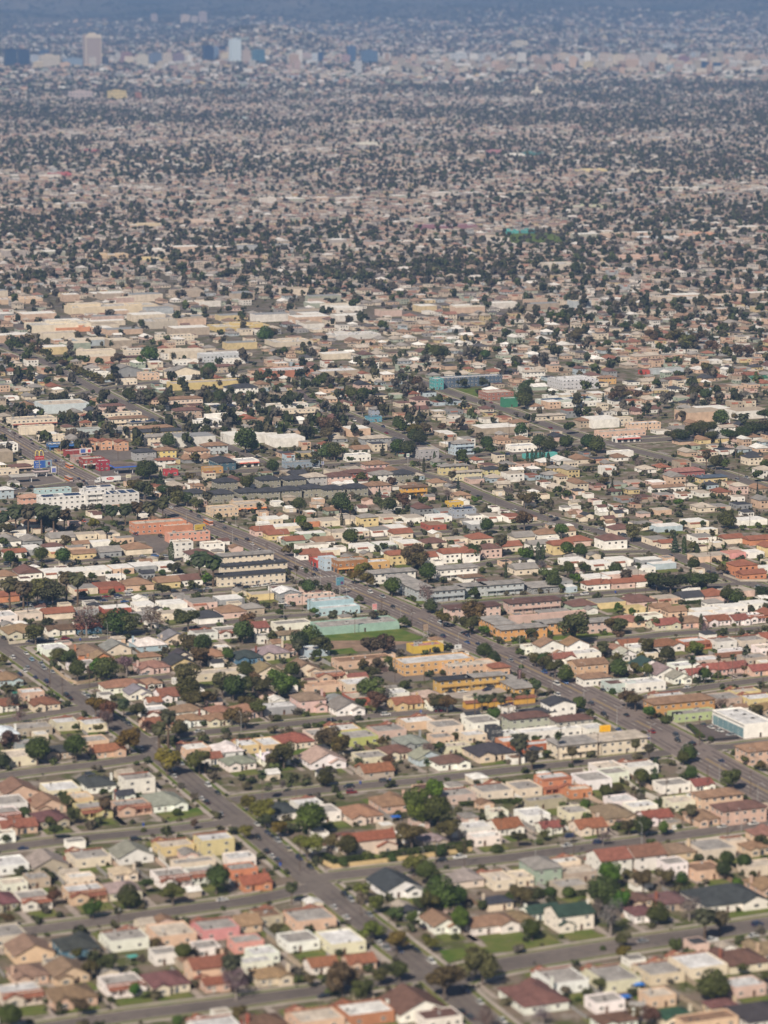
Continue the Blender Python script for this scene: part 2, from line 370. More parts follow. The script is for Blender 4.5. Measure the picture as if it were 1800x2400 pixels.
# zebra crossings at the signalled corner
def zebra(k, x, y, along, n=9, L=3.2):
    X, Y = gp(*src(k, x, y)); u0, v0 = uv((X, Y))
    for j in range(n):
        t = (j-(n-1)/2)*2.2; a, b_ = (t, 0) if along == 'u' else (0, t)
        du, dv = (.55, L/2) if along == 'u' else (L/2, .55)
        c = [xy(u0+a+s1*du, v0+b_+s2*dv) for s1, s2 in ((-1,-1),(1,-1),(1,1),(-1,1))]
        paint.poly([(*q, .115) for q in c])
zebra('E', 425, 422, 'u'); zebra('E', 560, 500, 'u'); zebra('E', 390, 465, 'v', 5); zebra('E', 590, 455, 'v', 5)
zebra('A', 560, 1180, 'u'); zebra('A', 420, 1095, 'u'); zebra('C', 640, 950, 'v', 6); zebra('C', 980, 1000, 'v', 6)
struct('tyre_worn_lanes', wear, 'lane_wear'); struct('lane_markings', paint, 'road_paint'); struct('centre_lines', ypaint, 'yellow_paint')
struct('pavement', walk, 'concrete'); struct('verge', verge, 'lawn')
# car parks, yards and the grassy vacant lot  (corners in crop pixels)
def patch(name, k, pts, matn, z=.04):
    mb = MB(); P = [gp(*src(k, *p)) for p in pts]; mb.poly([(*p, z) for p in P][::-1]); return struct(name, mb, matn)
patch('vacant_lot_grass', 'E', [(420,780),(560,765),(900,745),(1090,815),(1000,840),(760,830),(470,835)], 'fresh')
patch('vacant_lot_dirt', 'E', [(470,835),(760,830),(1000,840),(1040,850),(860,900),(480,905)], 'dry_dirt', .038)
patch('vacant_lot_grass', 'E', [(470,895),(620,880),(660,915),(500,925)], 'fresh', .046)
patch('car_park', 'E', [(780,1000),(960,985),(1110,1060),(1140,1090),(900,1110),(700,1040)], 'asphalt')
patch('car_park', 'E', [(1180,1140),(1640,1110),(1659,1160),(1350,1210),(1200,1200)], 'concrete', .042)
patch('car_park', 'E', [(860,870),(960,855),(1240,850),(1340,900),(1000,930),(870,900)], 'asphalt')
patch('car_park', 'D', [(850,140),(1110,160),(1110,210),(1000,300),(940,190),(850,180)], 'asphalt')
patch('car_park', 'D', [(480,30),(640,60),(860,130),(740,110),(560,90)], 'asphalt')
patch('car_park', 'F', [(1040,1390),(1300,1370),(1470,1440),(1500,1470),(1230,1500)], 'lane_wear')
patch('car_park', 'A', [(600,1110),(880,1100),(870,1160),(760,1190),(620,1170)], 'asphalt')
patch('car_park', 'A', [(600,970),(860,960),(860,1040),(700,1060),(600,1010)], 'asphalt')
patch('car_park', 'A', [(240,1110),(330,1130),(430,1200),(250,1210),(50,1200),(60,1150)], 'asphalt')
patch('car_park', 'C', [(810,885),(960,890),(900,930),(800,925)], 'lane_wear')
patch('playing_field', 'A', [(400,375),(530,370),(520,405),(420,410)], 'lawn')
patch('sports_court', 'B', [(1280,585),(1480,580),(1490,640),(1330,640)], 'fresh')
patch('sports_field', 'S', [(1190,548),(1290,546),(1330,566),(1200,572)], 'fresh', .3)
patch('lawn', 'H', [(480,590),(780,560),(1380,500),(1400,540),(900,620),(520,640)], 'lawn', .05)
patch('lawn', 'H', [(1180,1180),(1340,1170),(1400,1220),(1240,1260)], 'fresh', .05)
patch('lawn', 'H', [(1340,1140),(1659,1120),(1659,1190),(1400,1210)], 'lawn', .046)
patch('lawn', 'I', [(0,1090),(240,1080),(350,1150),(0,1200)], 'lawn', .046)
patch('lawn', 'I', [(400,1090),(640,1070),(660,1140),(440,1165)], 'lawn', .046)
patch('lawn', 'I', [(1380,950),(1640,930),(1659,960),(1400,1010)], 'fresh', .05)
patch('lawn', 'G', [(1060,320),(1290,250),(1320,300),(1100,350)], 'fresh', .05)
patch('lawn', 'D', [(180,890),(280,880),(330,960),(240,960)], 'fresh', .05)
patch('lawn', 'E', [(1230,570),(1480,540),(1659,545),(1659,560),(1300,585)], 'fresh', .05)
patch('lawn', 'F', [(0,835),(180,815),(600,770),(700,800),(300,835),(0,860)], 'fresh', .05)
patch('lawn', 'E', [(900,575),(1000,545),(1100,590),(1020,605)], 'fresh', .05)
patch('lawn', 'E', [(1450,810),(1600,800),(1659,840),(1560,850)], 'fresh', .05)
# ------------------------------------------------------------------ house data, read off the photograph crop by crop
WC = dict(w=(.80,.78,.73), c=(.68,.60,.48), p=(.62,.46,.40), P=(.62,.30,.28), o=(.62,.45,.33), O=(.50,.22,.12), y=(.62,.50,.27),
          b=(.42,.50,.55), B=(.10,.20,.28), g=(.30,.31,.32), G=(.36,.42,.34), t=(.43,.36,.28), r=(.33,.10,.07), k=(.06,.06,.07), l=(.42,.46,.16))
RC = dict(r=(.25,.105,.068), n=(.26,.165,.11), d=(.055,.057,.066), g=(.26,.245,.23), w=(.72,.71,.68), t=(.42,.37,.31), G=(.035,.075,.055), m=(.15,.085,.072), b=(.1,.13,.18), p=(.5,.25,.2), o=(.50,.33,.23), y=(.5,.4,.2))
WN = dict(w='white', c='cream', p='pale pink', P='bright pink', o='peach', O='orange', y='yellow', b='light blue', B='blue', g='grey', G='sage green', t='tan', r='brick red', k='black', l='lime green')
RN = dict(r='red tile roof', n='brown shingle roof', d='charcoal roof', g='grey roof', w='white roof', t='beige roof', G='dark green roof', m='maroon brown roof', b='blue roof', p='pink roof', o='peach roof', y='yellow roof')
HS = {}
HS['G'] = """110 110 g o n ^ 13 14;390 115 F c w ^ 13 13;630 70 h w d ^;880 50 2f w g ^ 12 12;1060 180 h w g 13 16;60 210 F w g;300 200 g o n;110 340 s o r 13 9;320 290 h t m;520 180 F y t 8 9;600 250 f y g;850 230 f o g 13 12;20 290 f w g;800 140 s w d 7 6;70 600 F w w ^ 12 12;290 580 g t g ^ 13 13;570 550 f c g ^ 13 14;850 520 g w g ^ 13 12;1130 480 f y t ^ 13 12;1370 440 2f y w ^ 13 12;790 640 h c t 8 8;90 730 F w t 9 7;230 700 F t g 8 8;520 700 F c r 9 6;550 790 f o w 13 12;200 830 f w g;780 750 h c g 11 11;1120 690 f w g;1290 670 f w g 10 10;1550 570 F w w 10 8;1560 640 F O g 10 8;1640 700 s O r 10 9;1250 600 F c g 15 6;10 820 h t m;190 1140 g o n ^ 13 13;490 1110 h B d ^ 12 13;800 1080 f w g ^ 13 14;1110 1050 F o t ^ 13 14;1400 1010 f P g ^ 13 14;1610 960 s o n ^ 10 10;1590 1110 F P g 10 8;1330 1140 F w g 8 8;180 1290 h o n 11 11;430 1280 g o n 12 12;130 1440 f c w 13 12;450 1430 h o n 14 12;790 1380 f w g 12 13;1070 1340 h c m 12 13;1340 1240 2s o r 12 10;1390 1350 s o r 8 6;1060 1190 F w g 8 7;1640 1230 F w w 10 8;1380 1640 f w w ^ 13 12;30 1060 F c g ^;20 420 f w t ^ 8 5"""
HS['H'] = """140 240 h w d ^ 11 13;320 215 f w w ^ 10 12;450 270 F w g 9 11;670 260 h c n 13 15;870 190 h o n ^ 12 14;1290 150 f p g ^ 12 13;1520 120 f c g ^ 13 14;720 425 2s c r 19 9;1130 430 h t g 9 8;1420 370 F w w 10 8;1480 430 f w r 11 7;1610 340 s w r 10 11;1560 280 F w t 7 6;900 720 g w d 14 17;1340 680 h c g ^ 13 10;1590 690 f c t ^ 11 15;50 700 s O r 11 11;50 930 f t n ^ 11 12;320 950 f o g ^ 15 16;290 1090 F w g 12 11;530 1100 F c w 13 15;665 1210 s o r 9 8;420 1230 s w r 9 8;50 1190 F w w 9 10;90 1300 h c n 11 9;1190 960 g w n 9 12;1560 960 h w n 19 10;1020 1500 g w m 16 17;700 1550 f O r ^ 15 14;380 1590 f o t ^ 14 14;50 1610 h r m ^ 11 10;1560 830 h c d 9 7;150 1640 F w w 9 8;1180 1590 F w m 12 9"""
HS['I'] = """90 110 F c g ^ 11 12;260 60 2f O w 13 11;430 130 F O t 9 6;520 60 F w g 12 13;650 20 F w g 11 9;210 200 F t g 16 6;130 290 F w w 10 11;240 345 s w r 8 7;30 350 s w r 11 9;400 270 F c g 9 10;490 340 s c r 11 10;650 260 h o n 13 17;700 195 F w w 10 9;830 235 F w w 11 8;920 280 s w r 11 9;1060 90 F w g 14 9;1190 75 s w r 10 8;1110 200 F c t 12 9;1240 280 h o n 10 12;1630 390 h o n ^ 10 9;1420 470 f c t ^ 9 9;170 600 2h G g ^ 12 14;320 590 f c r ^ 11 9;410 660 F t t 12 9;630 545 2s w r ^ 12 12;850 520 2s w r ^ 12 12;1060 500 h o n ^ 12 11;1050 600 2F w g 9 8;1300 500 F c g ^ 15 14;1230 640 F o n 12 11;1590 620 F c t 12 8;40 690 F c t 10 9;370 750 F t g 11 9;1000 820 h t m 11 12;820 810 h o m 9 9;1370 800 h w d 23 19;370 900 2s w G 13 11;170 890 s w G 12 8;830 900 h w m 8 9;1640 720 h o n 10 12;20 940 h w n 9 10;310 1340 f w g ^ 12 17;640 1330 f c g ^ 12 18;940 1290 f c g ^ 12 15;1200 1240 f c w ^ 14 17;1480 1200 h c m ^ 15 14;1650 1140 h o n ^ 12 11;140 1440 h w m ^ 15 19;600 1490 F w g 10 8;940 1460 F o t 9 8;660 1590 h w m 12 8;1060 1570 h c G 10 9;1370 1510 h o m 9 8;1240 1600 F o n 18 9;1580 1540 h w d 15 17;1500 1390 F p w 11 9;1640 230 h o t 8 8;1560 470 h o n 9 9"""
HS['D'] = """90 90 h w d;210 60 s w n;390 145 g c g 14 12;190 165 g g g 11 11;540 135 F c t 14 9;690 130 F c t;800 160 F o g 10 7;520 190 s c n 9 7;60 165 g w g;90 245 s w r 12 8;215 225 F g w 9 16;360 240 f y w;340 205 h t m 11 8;485 220 F o g 10 8;535 250 s y n 13 8;640 185 F w w 13 7;700 235 g g g 12 11;880 215 h c n 15 13;30 390 h c n;180 370 g w m 13 13;340 375 f w w ^;490 370 f w w ^;630 360 F w w ^;780 350 F o w ^;920 335 F g w ^;1070 330 f w w ^;750 405 F w w 9 7;950 378 s g d 7 6;1150 410 F b w 10 7;540 480 f c g 13 12;700 465 f r r 14 14;880 445 h o n 15 13;1080 430 g y n 12 11;1220 415 g w m 12 11;30 520 s O r;170 655 F c t ^ 13 9;40 660 F w w ^;370 630 s c r ^ 15 10;550 620 F g t ^ 12 8;745 610 f r w ^ 14 10;930 590 F w w ^ 10 12;1110 580 F w w ^ 13 12;1300 570 f p g ^ 13 14;1480 550 F g w ^ 13 12;1090 645 F c t 10 9;1340 655 h w d 13 13;1490 620 h p n 13 13;880 665 F g g 11 9;1630 600 h t g 10 10;130 745 h c n 16 15;390 735 s w m 14 8;560 725 s B r 12 8;360 870 F w w ^ 13 13;550 880 h O n ^ 14 18;650 920 g O n 11 8;745 855 g c g ^ 12 12;960 830 h b w ^ 14 13;1120 790 g c g ^ 12 11;1320 770 f w g ^ 12 12;1460 760 f w g;1650 720 s w r;530 980 F w g 12 12;960 910 h t n 10 7;980 975 h p n 14 11;1170 905 g c d 9 8;1160 950 g y d 12 13;1390 900 h t n 13 12;1590 910 h B d 15 13;1410 1030 F c t 24 9;40 1050 h b n;200 1160 F o w 10 8;280 1210 h c r 12 11;10 1220 s w r;800 1095 h w n 19 11;970 1080 h w n 8 9;900 1140 g w g 11 10;1090 1155 s w r 13 12;990 1200 s w r 6 7;1210 1255 h w n 13 10;1230 1315 h w n 12 9;1000 1280 f w w;1010 1340 s o r;1410 1260 h c n 10 9;1400 1310 h c n 11 9;1600 1255 h p n 11 12;190 1385 F t g 16 10;430 1345 f c w ^ 11 12;575 1355 f c w ^ 11 13;30 1400 h w w ^;600 1470 F o g 11 10;690 1510 s o r 13 9;170 1490 F g g 9 8;370 1520 h t d 12 9;120 1570 F c t;1270 1510 f o r ^;1450 1510 h w w ^ 13 13;1610 1490 f y w ^;1360 1560 s w r 9 8;1540 1590 h w g 12 10;120 505 f w w 11 8;240 1000 F c g 8 6"""
HS['E'] = """330 50 F O t;460 45 F c t;590 32 F c t;720 15 2h y g 11 8;860 20 f c t;90 35 F c w;1000 25 F w t;1160 70 F r n;1300 80 f w r;1430 65 F g w;1180 20 f w w;1530 15 f w t;1640 20 f w r;200 82 F c w 20 10;40 100 s p r;130 125 s y r;540 120 F c t;650 112 f c w;790 105 f w g;900 90 f p w;935 118 s c r;1070 95 s w r;240 165 s G r 11 9;350 130 F G w 16 8;430 170 s w n;690 210 f w w ^;830 200 F G w ^;990 188 f c w ^;1140 178 h c m ^ 13 11;1290 165 f c t ^ 12 9;1440 150 h c r ^ 13 12;360 205 F w t 18 7;450 240 F c w 14 7;340 250 s w r;430 278 s r r;910 255 2s y r 11 9;1240 245 2s w r 12 10;1370 240 2s w r 10 10;1110 270 s w r;1510 212 2h p m 11 10;1640 200 s c r;40 520 F y t 13 8;60 640 h t g 15 10;40 740 F w w;230 718 F w g 18 9;190 768 s c n 13 6;100 880 h c g 17 13;210 862 g p n 8 8;360 880 F b w 13 10;60 1005 g c n 13 12;300 990 g c n 14 12;690 950 F o n 27 10;480 1045 f o g 14 10;430 1110 F o o 16 9;640 1042 s c r 9 8;650 1100 F c w 14 12;330 1185 2h p n 15 12;150 1250 F g w 17 9;510 1180 h w g 9 8;560 1235 g w g 14 14;660 1190 F r t 12 12;910 1165 F w w 10 9;970 1205 s y r 13 10;1100 1165 h w t 12 10;1170 1210 s w n 10 9;230 1450 h c r 17 13;60 1490 F y w;380 1430 F c g 10 11;560 1388 f y r ^;660 1440 F l g 13 13;840 1395 f p g ^ 13 14;1040 1345 f o r ^ 13 14;1230 1365 F c g ^ 13 13;1440 1345 2F w g 13 13;1410 1430 F c w 10 8;1195 1450 F o g 9 8;1000 1460 h g g;1545 1390 2F k d 6 7;1640 1425 F w w 8 7;1650 1480 F O w 13 9;1520 1515 h c d 18 16;1240 1580 h w m 13 12;1300 1510 F c t 11 8;1110 1560 g b g 12 10;900 1520 h c m 12 11;740 1570 F c g 12 11;430 1570 g w t 15 14;770 1640 s t r ^;110 1560 h w w 11 10;1420 15 F w g 9 7;70 800 F w g 10 6;10 1490 s c r"""
HS['F'] = """60 140 g c g 12 11;215 122 h w n 13 11;330 105 s c n 12 9;30 205 s w r;160 190 g w g 11 9;310 190 2s y r 12 10;430 165 h p r 13 11;500 218 s p r 10 7;640 155 2h w m 14 13;700 90 h c m 13 11;990 78 F b w 16 12;850 70 f c g;930 165 f c g;1000 182 s c r 9 7;1230 150 f w g;1420 152 s c r 12 9;1580 158 s O r 13 9;1540 40 F w w 17 12;1640 205 2s y r;1260 105 F c w 11 7;1180 50 f c w;1300 270 F o t 22 12;1430 255 F P p 16 9;1560 250 F w w 14 10;1490 320 2h O r 13 11;1550 380 s O r 14 8;1650 350 F w w 9 8;70 345 g c g 13 11;400 305 f w w ^;550 318 f w w ^;690 300 f w w ^;880 298 F g w 13 9;860 350 F w w 9 8;970 325 F b w 14 7;540 412 f w w;660 392 F p w 12 8;790 388 f p t;540 448 s w r 13 8;710 438 s p r 13 8;840 425 s w r;320 435 F g g 9 9;370 475 F b w 6 7;450 580 h G m 14 12;620 568 F y g 19 12;790 608 F y y 9 8;800 555 h p m 16 13;1010 545 f o t 14 10;1130 528 g w d 14 11;1290 515 h p r 14 13;1450 500 f p t 16 11;960 597 g o n 9 8;1050 620 g o n 10 9;1300 567 h w g 9 7;1570 580 F w w 13 9;1420 602 F w w 14 9;1250 625 F c w 14 8;730 680 h o n 17 10;880 668 F w t 12 8;980 698 s c r 13 10;1160 682 h o n 13 11;1230 655 F w w 11 9;1330 672 s w r 14 9;1470 668 s w r 12 9;1390 640 F w w 11 8;1560 668 f w w 13 10;1640 642 s O r;235 840 2g w n 12 9;405 835 2g w n 11 9;290 918 s w r 15 8;470 905 F w w 13 9;750 828 s w r 11 8;820 868 F w w 10 10;640 862 h t n 13 10;730 893 g w t 9 8;990 832 h w r 15 11;1190 832 f O w 15 12;1350 828 f w g ^ 13 12;1530 818 f c g ^ 16 13;1640 790 s c r;1390 905 s t r 15 7;870 965 g w G 13 10;990 1010 g w g 14 12;1260 945 F p w 13 9;1110 985 F w w 13 9;1190 1018 s w r 12 9;1290 988 s p r 12 10;1440 978 s p r 11 10;1600 988 s o r 12 10;1560 932 F t g 12 9;1080 1042 g w g 9 8;1000 1180 f c w ^ 14 9;1380 1192 F t g 15 12;1490 1150 f y t ^ 13 10;1570 1192 f y w ^ 14 12;470 1392 F w w 12 10;780 1632 f w r ^ 15 12;640 1640 F w t ^ 13 10;1430 900 F w w 12 6;1640 870 F w t 10 9;120 870 F w t 8 6;1650 1240 h t n 9 9;1620 450 F c t 8 7"""
def parse(HS):
    out = []
    for k, s in HS.items():
        for it in s.replace('\n', '').split(';'):
            q = it.split(); 
            if not q: continue
            x, y = float(q[0]), float(q[1]); ty, wl, rf = q[2:5]; r = q[5:]
            up = bool(r and r[0] == '^'); r = r[1:] if up else r
            wd, dp = (float(r[0]), float(r[1])) if len(r) >= 2 else (None, None)
            two = ty[0] == '2'; t = ty[-1]
            z = (6.3 if two else 3.6) + (.9 if t in 'hgs' else 0)
            px, py = src(k, x, y)
            ex_ = wd is not None
            if wd is None:
                wd = random.uniform(10.2, 12); dp = {'s': 10, 'f': 13, 'F': 13, 'h': 12.5, 'g': 12.5}[t]
            X, Y = gp(px, py, z); u, v = uv((X, Y))
            out.append(dict(u=u, v=v, w=wd*(1.10 if ex_ else 1.16), d=dp*1.10, t=t, two=two, wl=wl, rf=rf, up=up, px=px, py=py))
    return out
houses = parse(HS)
print('houses', len(houses))
# ------------------------------------------------------------------ windows and doors, meshes shared by every building
def win_mesh(w, h, mull=1):
    mb = MB(); f = .11
    mb.box(-w/2, w/2, -.07, 0, 0, f, 0, True); mb.box(-w/2, w/2, -.07, 0, h-f, h, 0, True)
    mb.box(-w/2, -w/2+f, -.07, 0, f, h-f, 0); mb.box(w/2-f, w/2, -.07, 0, f, h-f, 0)
    for j in range(1, mull+1):
        x = -w/2 + w*j/(mull+1); mb.box(x-.04, x+.04, -.06, 0, f, h-f, 0)
    mb.box(-w/2+f, w/2-f, -.035, 0, f, h-f, 1)
    return mb.mesh('window', ['white_trim', 'window_glass'])
WIN = dict(s=win_mesh(.95, 1.25, 0), m=win_mesh(1.5, 1.25, 1), l=win_mesh(2.2, 1.4, 2), b=win_mesh(1.9, 1.3, 1))
GARD = MB().box(-1.3, 1.3, -.05, 0, 0, 2.1, 0).box(-1.2, 1.2, -.07, -.05, .95, 1.05, 1).mesh('garage_door', ['white_trim', 'dark_opening'])
DOOR = MB().box(-.5, .5, -.06, 0, 0, 2.1, 0).box(-.36, .36, -.09, -.06, 1.2, 1.8, 1).mesh('door', ['wood', 'window_glass'])
SHOPW = MB().box(-1.6, 1.6, -.07, 0, 0, 2.5, 0).box(-1.5, 1.5, -.1, -.07, .3, 2.4, 1).mesh('shop_window', ['metal', 'window_glass'])
VENT = MB().box(-.35, .35, -.35, .35, 0, .6, 0).box(-.42, .42, -.42, .42, .6, .68, 0).mesh('roof_vent', ['metal'])
ACU = MB().box(-1, 1, -.8, .8, .15, 1.1, 0).box(-.8, -.6, -.6, .6, 0, .15, 0).box(.6, .8, -.6, .6, 0, .15, 0).tube((0, 0, 1.1), (0, 0, 1.25), .5, .5, 10, 1).mesh('air_conditioner', ['metal', 'dark_opening'])
SIDE = {'f': 0, 'r': math.pi/2, 'b': math.pi, 'l': -math.pi/2}
def put(me, name, par, side, t, z, x0, x1, y0, y1, col=None):
    """hang a shared mesh on one wall: t runs along the wall from its middle"""
    cx, cy = (x0+x1)/2, (y0+y1)/2
    loc = {'f': (cx+t, y0, z), 'b': (cx-t, y1, z), 'r': (x1, cy+t, z), 'l': (x0, cy-t, z)}[side]
    return link(name, me, par, col, loc, SIDE[side])
def gtri(mb, x0, x1, y0, y1, z, pitch, axis, m=0):
    """walls under a gable"""
    if axis == 'y':
        c = (x0+x1)/2; h = (x1-x0)/2*pitch
        mb.solid([(x0,y0,z),(x1,y0,z),(c,y0,z+h),(x0,y1,z),(x1,y1,z),(c,y1,z+h)], [(0,1,2),(4,3,5),(0,2,5,3),(1,4,5,2)], m)
    else:
        c = (y0+y1)/2; h = (y1-y0)/2*pitch
        mb.solid([(x0,y0,z),(x0,y1,z),(x0,c,z+h),(x1,y0,z),(x1,y1,z),(x1,c,z+h)], [(1,0,2),(3,4,5),(0,3,5,2),(4,1,2,5)], m)
def parapet(mb, x0, x1, y0, y1, h, t=.22, up=.45, m=0):
    mb.box(x0, x1, y0, y1, 0, h-up, m)
    for a in ((x0, x1, y0, y0+t), (x0, x1, y1-t, y1), (x0, x0+t, y0+t, y1-t), (x1-t, x1, y0+t, y1-t)):
        mb.box(*a, h-up, h, m)
def make_house(h, name='house'):
    w, d = h['w'], h['d']; X, Y = xy(h['u'], h['v']); two = h['two']; t = h['t']
    o = empty(name, (X, Y, 0), ROT + (math.pi if h['up'] else 0) + random.uniform(-.012, .012))
    wc, rc = WC[h['wl']], RC[h['rf']]
    wc = tuple(c*random.uniform(.93, 1.04) for c in wc); mir = random.choice((-1, 1)); eh = 6.0 if two else 3.0
    x0, x1, y0, y1 = -w/2, w/2, -d/2, d/2; lit = []
    roofmat = 'tile' if h['rf'] == 'r' else 'shingle'
    tile = RC['r'] if h['wl'] != 'g' else RC['m']
    if t in 'fF':
        H_ = 6.6 if two else random.uniform(3.7, 4.3); wall = MB(); yf = y0+2.4 if t == 'f' and d > 8 else y0
        parapet(wall, x0, x1, yf, y1, H_)
        rf = MB(); rf.box(x0+.2, x1-.2, yf+.2, y1-.2, H_-.45, H_-.41)
        if t == 'f' and d > 8:
            a, b_ = sorted((mir*w/2, mir*w*.02)); wall.box(a, b_, y0, yf, 0, 3.0); gtri(wall, a, b_, y0, yf, 3.0, .42, 'y')
            tr = MB(); tr.gable(a-.3, b_+.3, y0-.35, yf, 2.93, .42, .18, 'y')
            c, e = sorted((-mir*w/2, mir*w*.02-mir*.3))     # porch on the other half
            tr.solid([(c,y0+.5,2.5),(e,y0+.5,2.5),(e,yf,3.3),(c,yf,3.3),(c,y0+.5,2.7),(e,y0+.5,2.7),(e,yf,3.5),(c,yf,3.5)], [(4,5,6,7),(3,2,1,0),(0,1,5,4),(1,2,6,5),(3,0,4,7)])
            tr.solid([(x0-.15,yf-.35,H_-.35),(x1+.15,yf-.35,H_-.35),(x1+.15,yf+1.1,H_+.3),(x0-.15,yf+1.1,H_+.3),(x1+.15,yf+1.2,H_-.2),(x0-.15,yf+1.2,H_-.2)], [(0,1,2,3),(3,2,4,5),(0,5,4,1),(0,3,5),(1,4,2)])
            po = MB()
            for q in (c+.2, (c+e)/2, e-.2): po.box(q-.18, q+.18, y0+.6, y0+.95, 0, 2.6)
            po.box(c, e, y0+.5, yf, 0, .35)
            tr.build('tile_roof_trim', 'tile', o, tile); po.build('porch', 'stucco', o, wc)
            put(WIN['l'], 'window', o, 'f', 0, 1.0, a, b_, y0, y1)
            put(DOOR, 'door', o, 'f', (c+e)/2*.6, .35, x0, x1, yf, y1, (.12, .06, .03)); put(WIN['m'], 'window', o, 'f', (c+e)/2*1.25, 1.2, x0, x1, yf, y1)
            if two: put(WIN['m'], 'window', o, 'f', w*.25, 4.1, x0, x1, yf, y1); put(WIN['m'], 'window', o, 'f', -w*.25, 4.1, x0, x1, yf, y1)
        else:
            put(DOOR, 'door', o, 'f', mir*w*.12, .1, x0, x1, y0, y1, (.12, .06, .03))
            for q in (-.3, .36): put(WIN['m'], 'window', o, 'f', w*q, 1.1, x0, x1, y0, y1)
            if two:
                for q in (-.3, .05, .34): put(WIN['s'], 'window', o, 'f', w*q, 4.1, x0, x1, y0, y1)
        wall.build('wall', 'stucco', o, wc)
        ro = rf.build('roof', 'flatroof', o, tuple(min(.66, c*(1.4 if h['rf'] in 'gt' else 1)) for c in rc) if not (h['rf'] == 'r') else RC['w'])
        for _ in range(random.choice((1, 2, 3))): link('roof_vent', VENT, ro, random.choice(((.4, .4, .4), (.12, .11, .1))), (random.uniform(x0+1, x1-1), random.uniform(yf+1, y1-1), H_-.41), 0)
        y0w = yf
    else:
        wall = MB(); wall.box(x0, x1, y0, y1, 0, eh); rf = MB(); ov = .55; pr = .4
        if t == 'h':
            rz = rf.hip(x0-ov, x1+ov, y0-ov, y1+ov, eh-.02, pr)
            ww = w*.42
            if d > 8:
                a, b_ = sorted((mir*w/2, mir*(w/2-ww))); wall.box(a, b_, y0-1.8, y0, 0, eh if not two else 3.0)
                z2 = (3.0 if two else eh)
                rf.gable(a-.5, b_+.5, y0-2.3, y0+(2.5 if not two else .0), z2-.03, .42, .16, 'y'); gtri(wall, a, b_, y0-1.8, y0, z2, .40, 'y')
                put(WIN['l'], 'window', o, 'f', 0, .95, a, b_, y0-1.8, y1)
        elif t == 'g':
            rz = rf.gable(x0-ov, x1+ov, y0-ov, y1+ov, eh-.22, .46, .18, 'y'); gtri(wall, x0, x1, y0, y1, eh, .46, 'y')
            a, b_ = sorted((mir*w*.45, mir*w*.02)); 
            wall.box(a, b_, y0-2, y0, 0, 2.6); gtri(wall, a, b_, y0-2, y0, 2.6, .42, 'y'); rf.gable(a-.4, b_+.4, y0-2.4, y0, 2.5, .42, .15, 'y')
            put(WIN['l'], 'window', o, 'f', 0, .8, a, b_, y0-2, y1)
            if two: put(WIN['m'], 'window', o, 'f', 0, 4.1, x0, x1, y0, y1)
        else:
            rz = rf.gable(x0-ov, x1+ov, y0-ov, y1+ov, eh-.2, .42, .18, 'x'); gtri(wall, x0, x1, y0, y1, eh, .42, 'x')
            if d > 6.5:
                a, b_ = sorted((mir*w/2, mir*w*.1)); wall.box(a, b_, y0-1.4, y0, 0, 3.0 if two else eh); z2 = 3.0 if two else eh
                gtri(wall, a, b_, y0-1.4, y0, z2, .40, 'y'); rf.gable(a-.35, b_+.35, y0-1.8, y0+(1.8 if not two else 0), z2-.05, .42, .16, 'y')
                put(WIN['m'], 'window', o, 'f', 0, 1, a, b_, y0-1.4, y1)
        if two:
            for q in ((-.36, .3) if t != 'g' else ()): put(WIN['m'], 'window', o, 'f', w*q, 4.0, x0, x1, y0, y1)
        put(DOOR, 'door', o, 'f', -mir*w*.15, .1, x0, x1, y0, y1, random.choice(((.1, .05, .03), (.5, .48, .44), (.05, .08, .12))))
        put(WIN['m'], 'window', o, 'f', -mir*w*.34, 1.1, x0, x1, y0, y1)
        wall.build('wall', 'stucco', o, wc); ro = rf.build('roof', roofmat, o, tuple(c*random.uniform(.85, 1.12) for c in rc))
        if random.random() < .6:
            cx = random.choice((-1, 1))*(w/2-.1); ch = MB(); cy = random.uniform(-.2, .3)*d
            ch.box(cx-.4, cx+.4, cy-.55, cy+.55, 0, (rz+.5 if t != 'g' else eh+1.5)); ch.box(cx-.48, cx+.48, cy-.63, cy+.63, (rz+.5 if t != 'g' else eh+1.5), (rz+.65 if t != 'g' else eh+1.65))
            ch.build('chimney', 'stucco', ro, random.choice((wc, wc, (.25, .1, .07))))
        y0w = y0
    n = max(1, int(d/5)); per = [(-.5+(i+.5)/n)*(y1-y0w)*.86 for i in range(n)]
    for sd in 'lr':
        for q in per:
            put(WIN[random.choice('sm')], 'window', o, sd, q, 1.15, x0, x1, y0w, y1)
            if two: put(WIN['s'], 'window', o, sd, q, 4.1, x0, x1, y0w, y1)
    for q in (-.28, .25):
        put(WIN['m'], 'window', o, 'b', w*q, 1.1, x0, x1, y0, y1)
        if two: put(WIN['m'], 'window', o, 'b', w*q, 4.1, x0, x1, y0, y1)
    sz = 'two-storey ' if two else ('small ' if w*d < 85 else '')
    st = {'f': 'flat-roofed house with red tile trim', 'F': 'house with flat ' + RN[h['rf']], 'h': 'hip-roofed house, ' + RN[h['rf']], 'g': 'gabled house, ' + RN[h['rf']], 's': 'house with long ' + RN[h['rf']]}[t]
    reg(o, sz + WN[h['wl']] + ' ' + st, 'house')
    return o
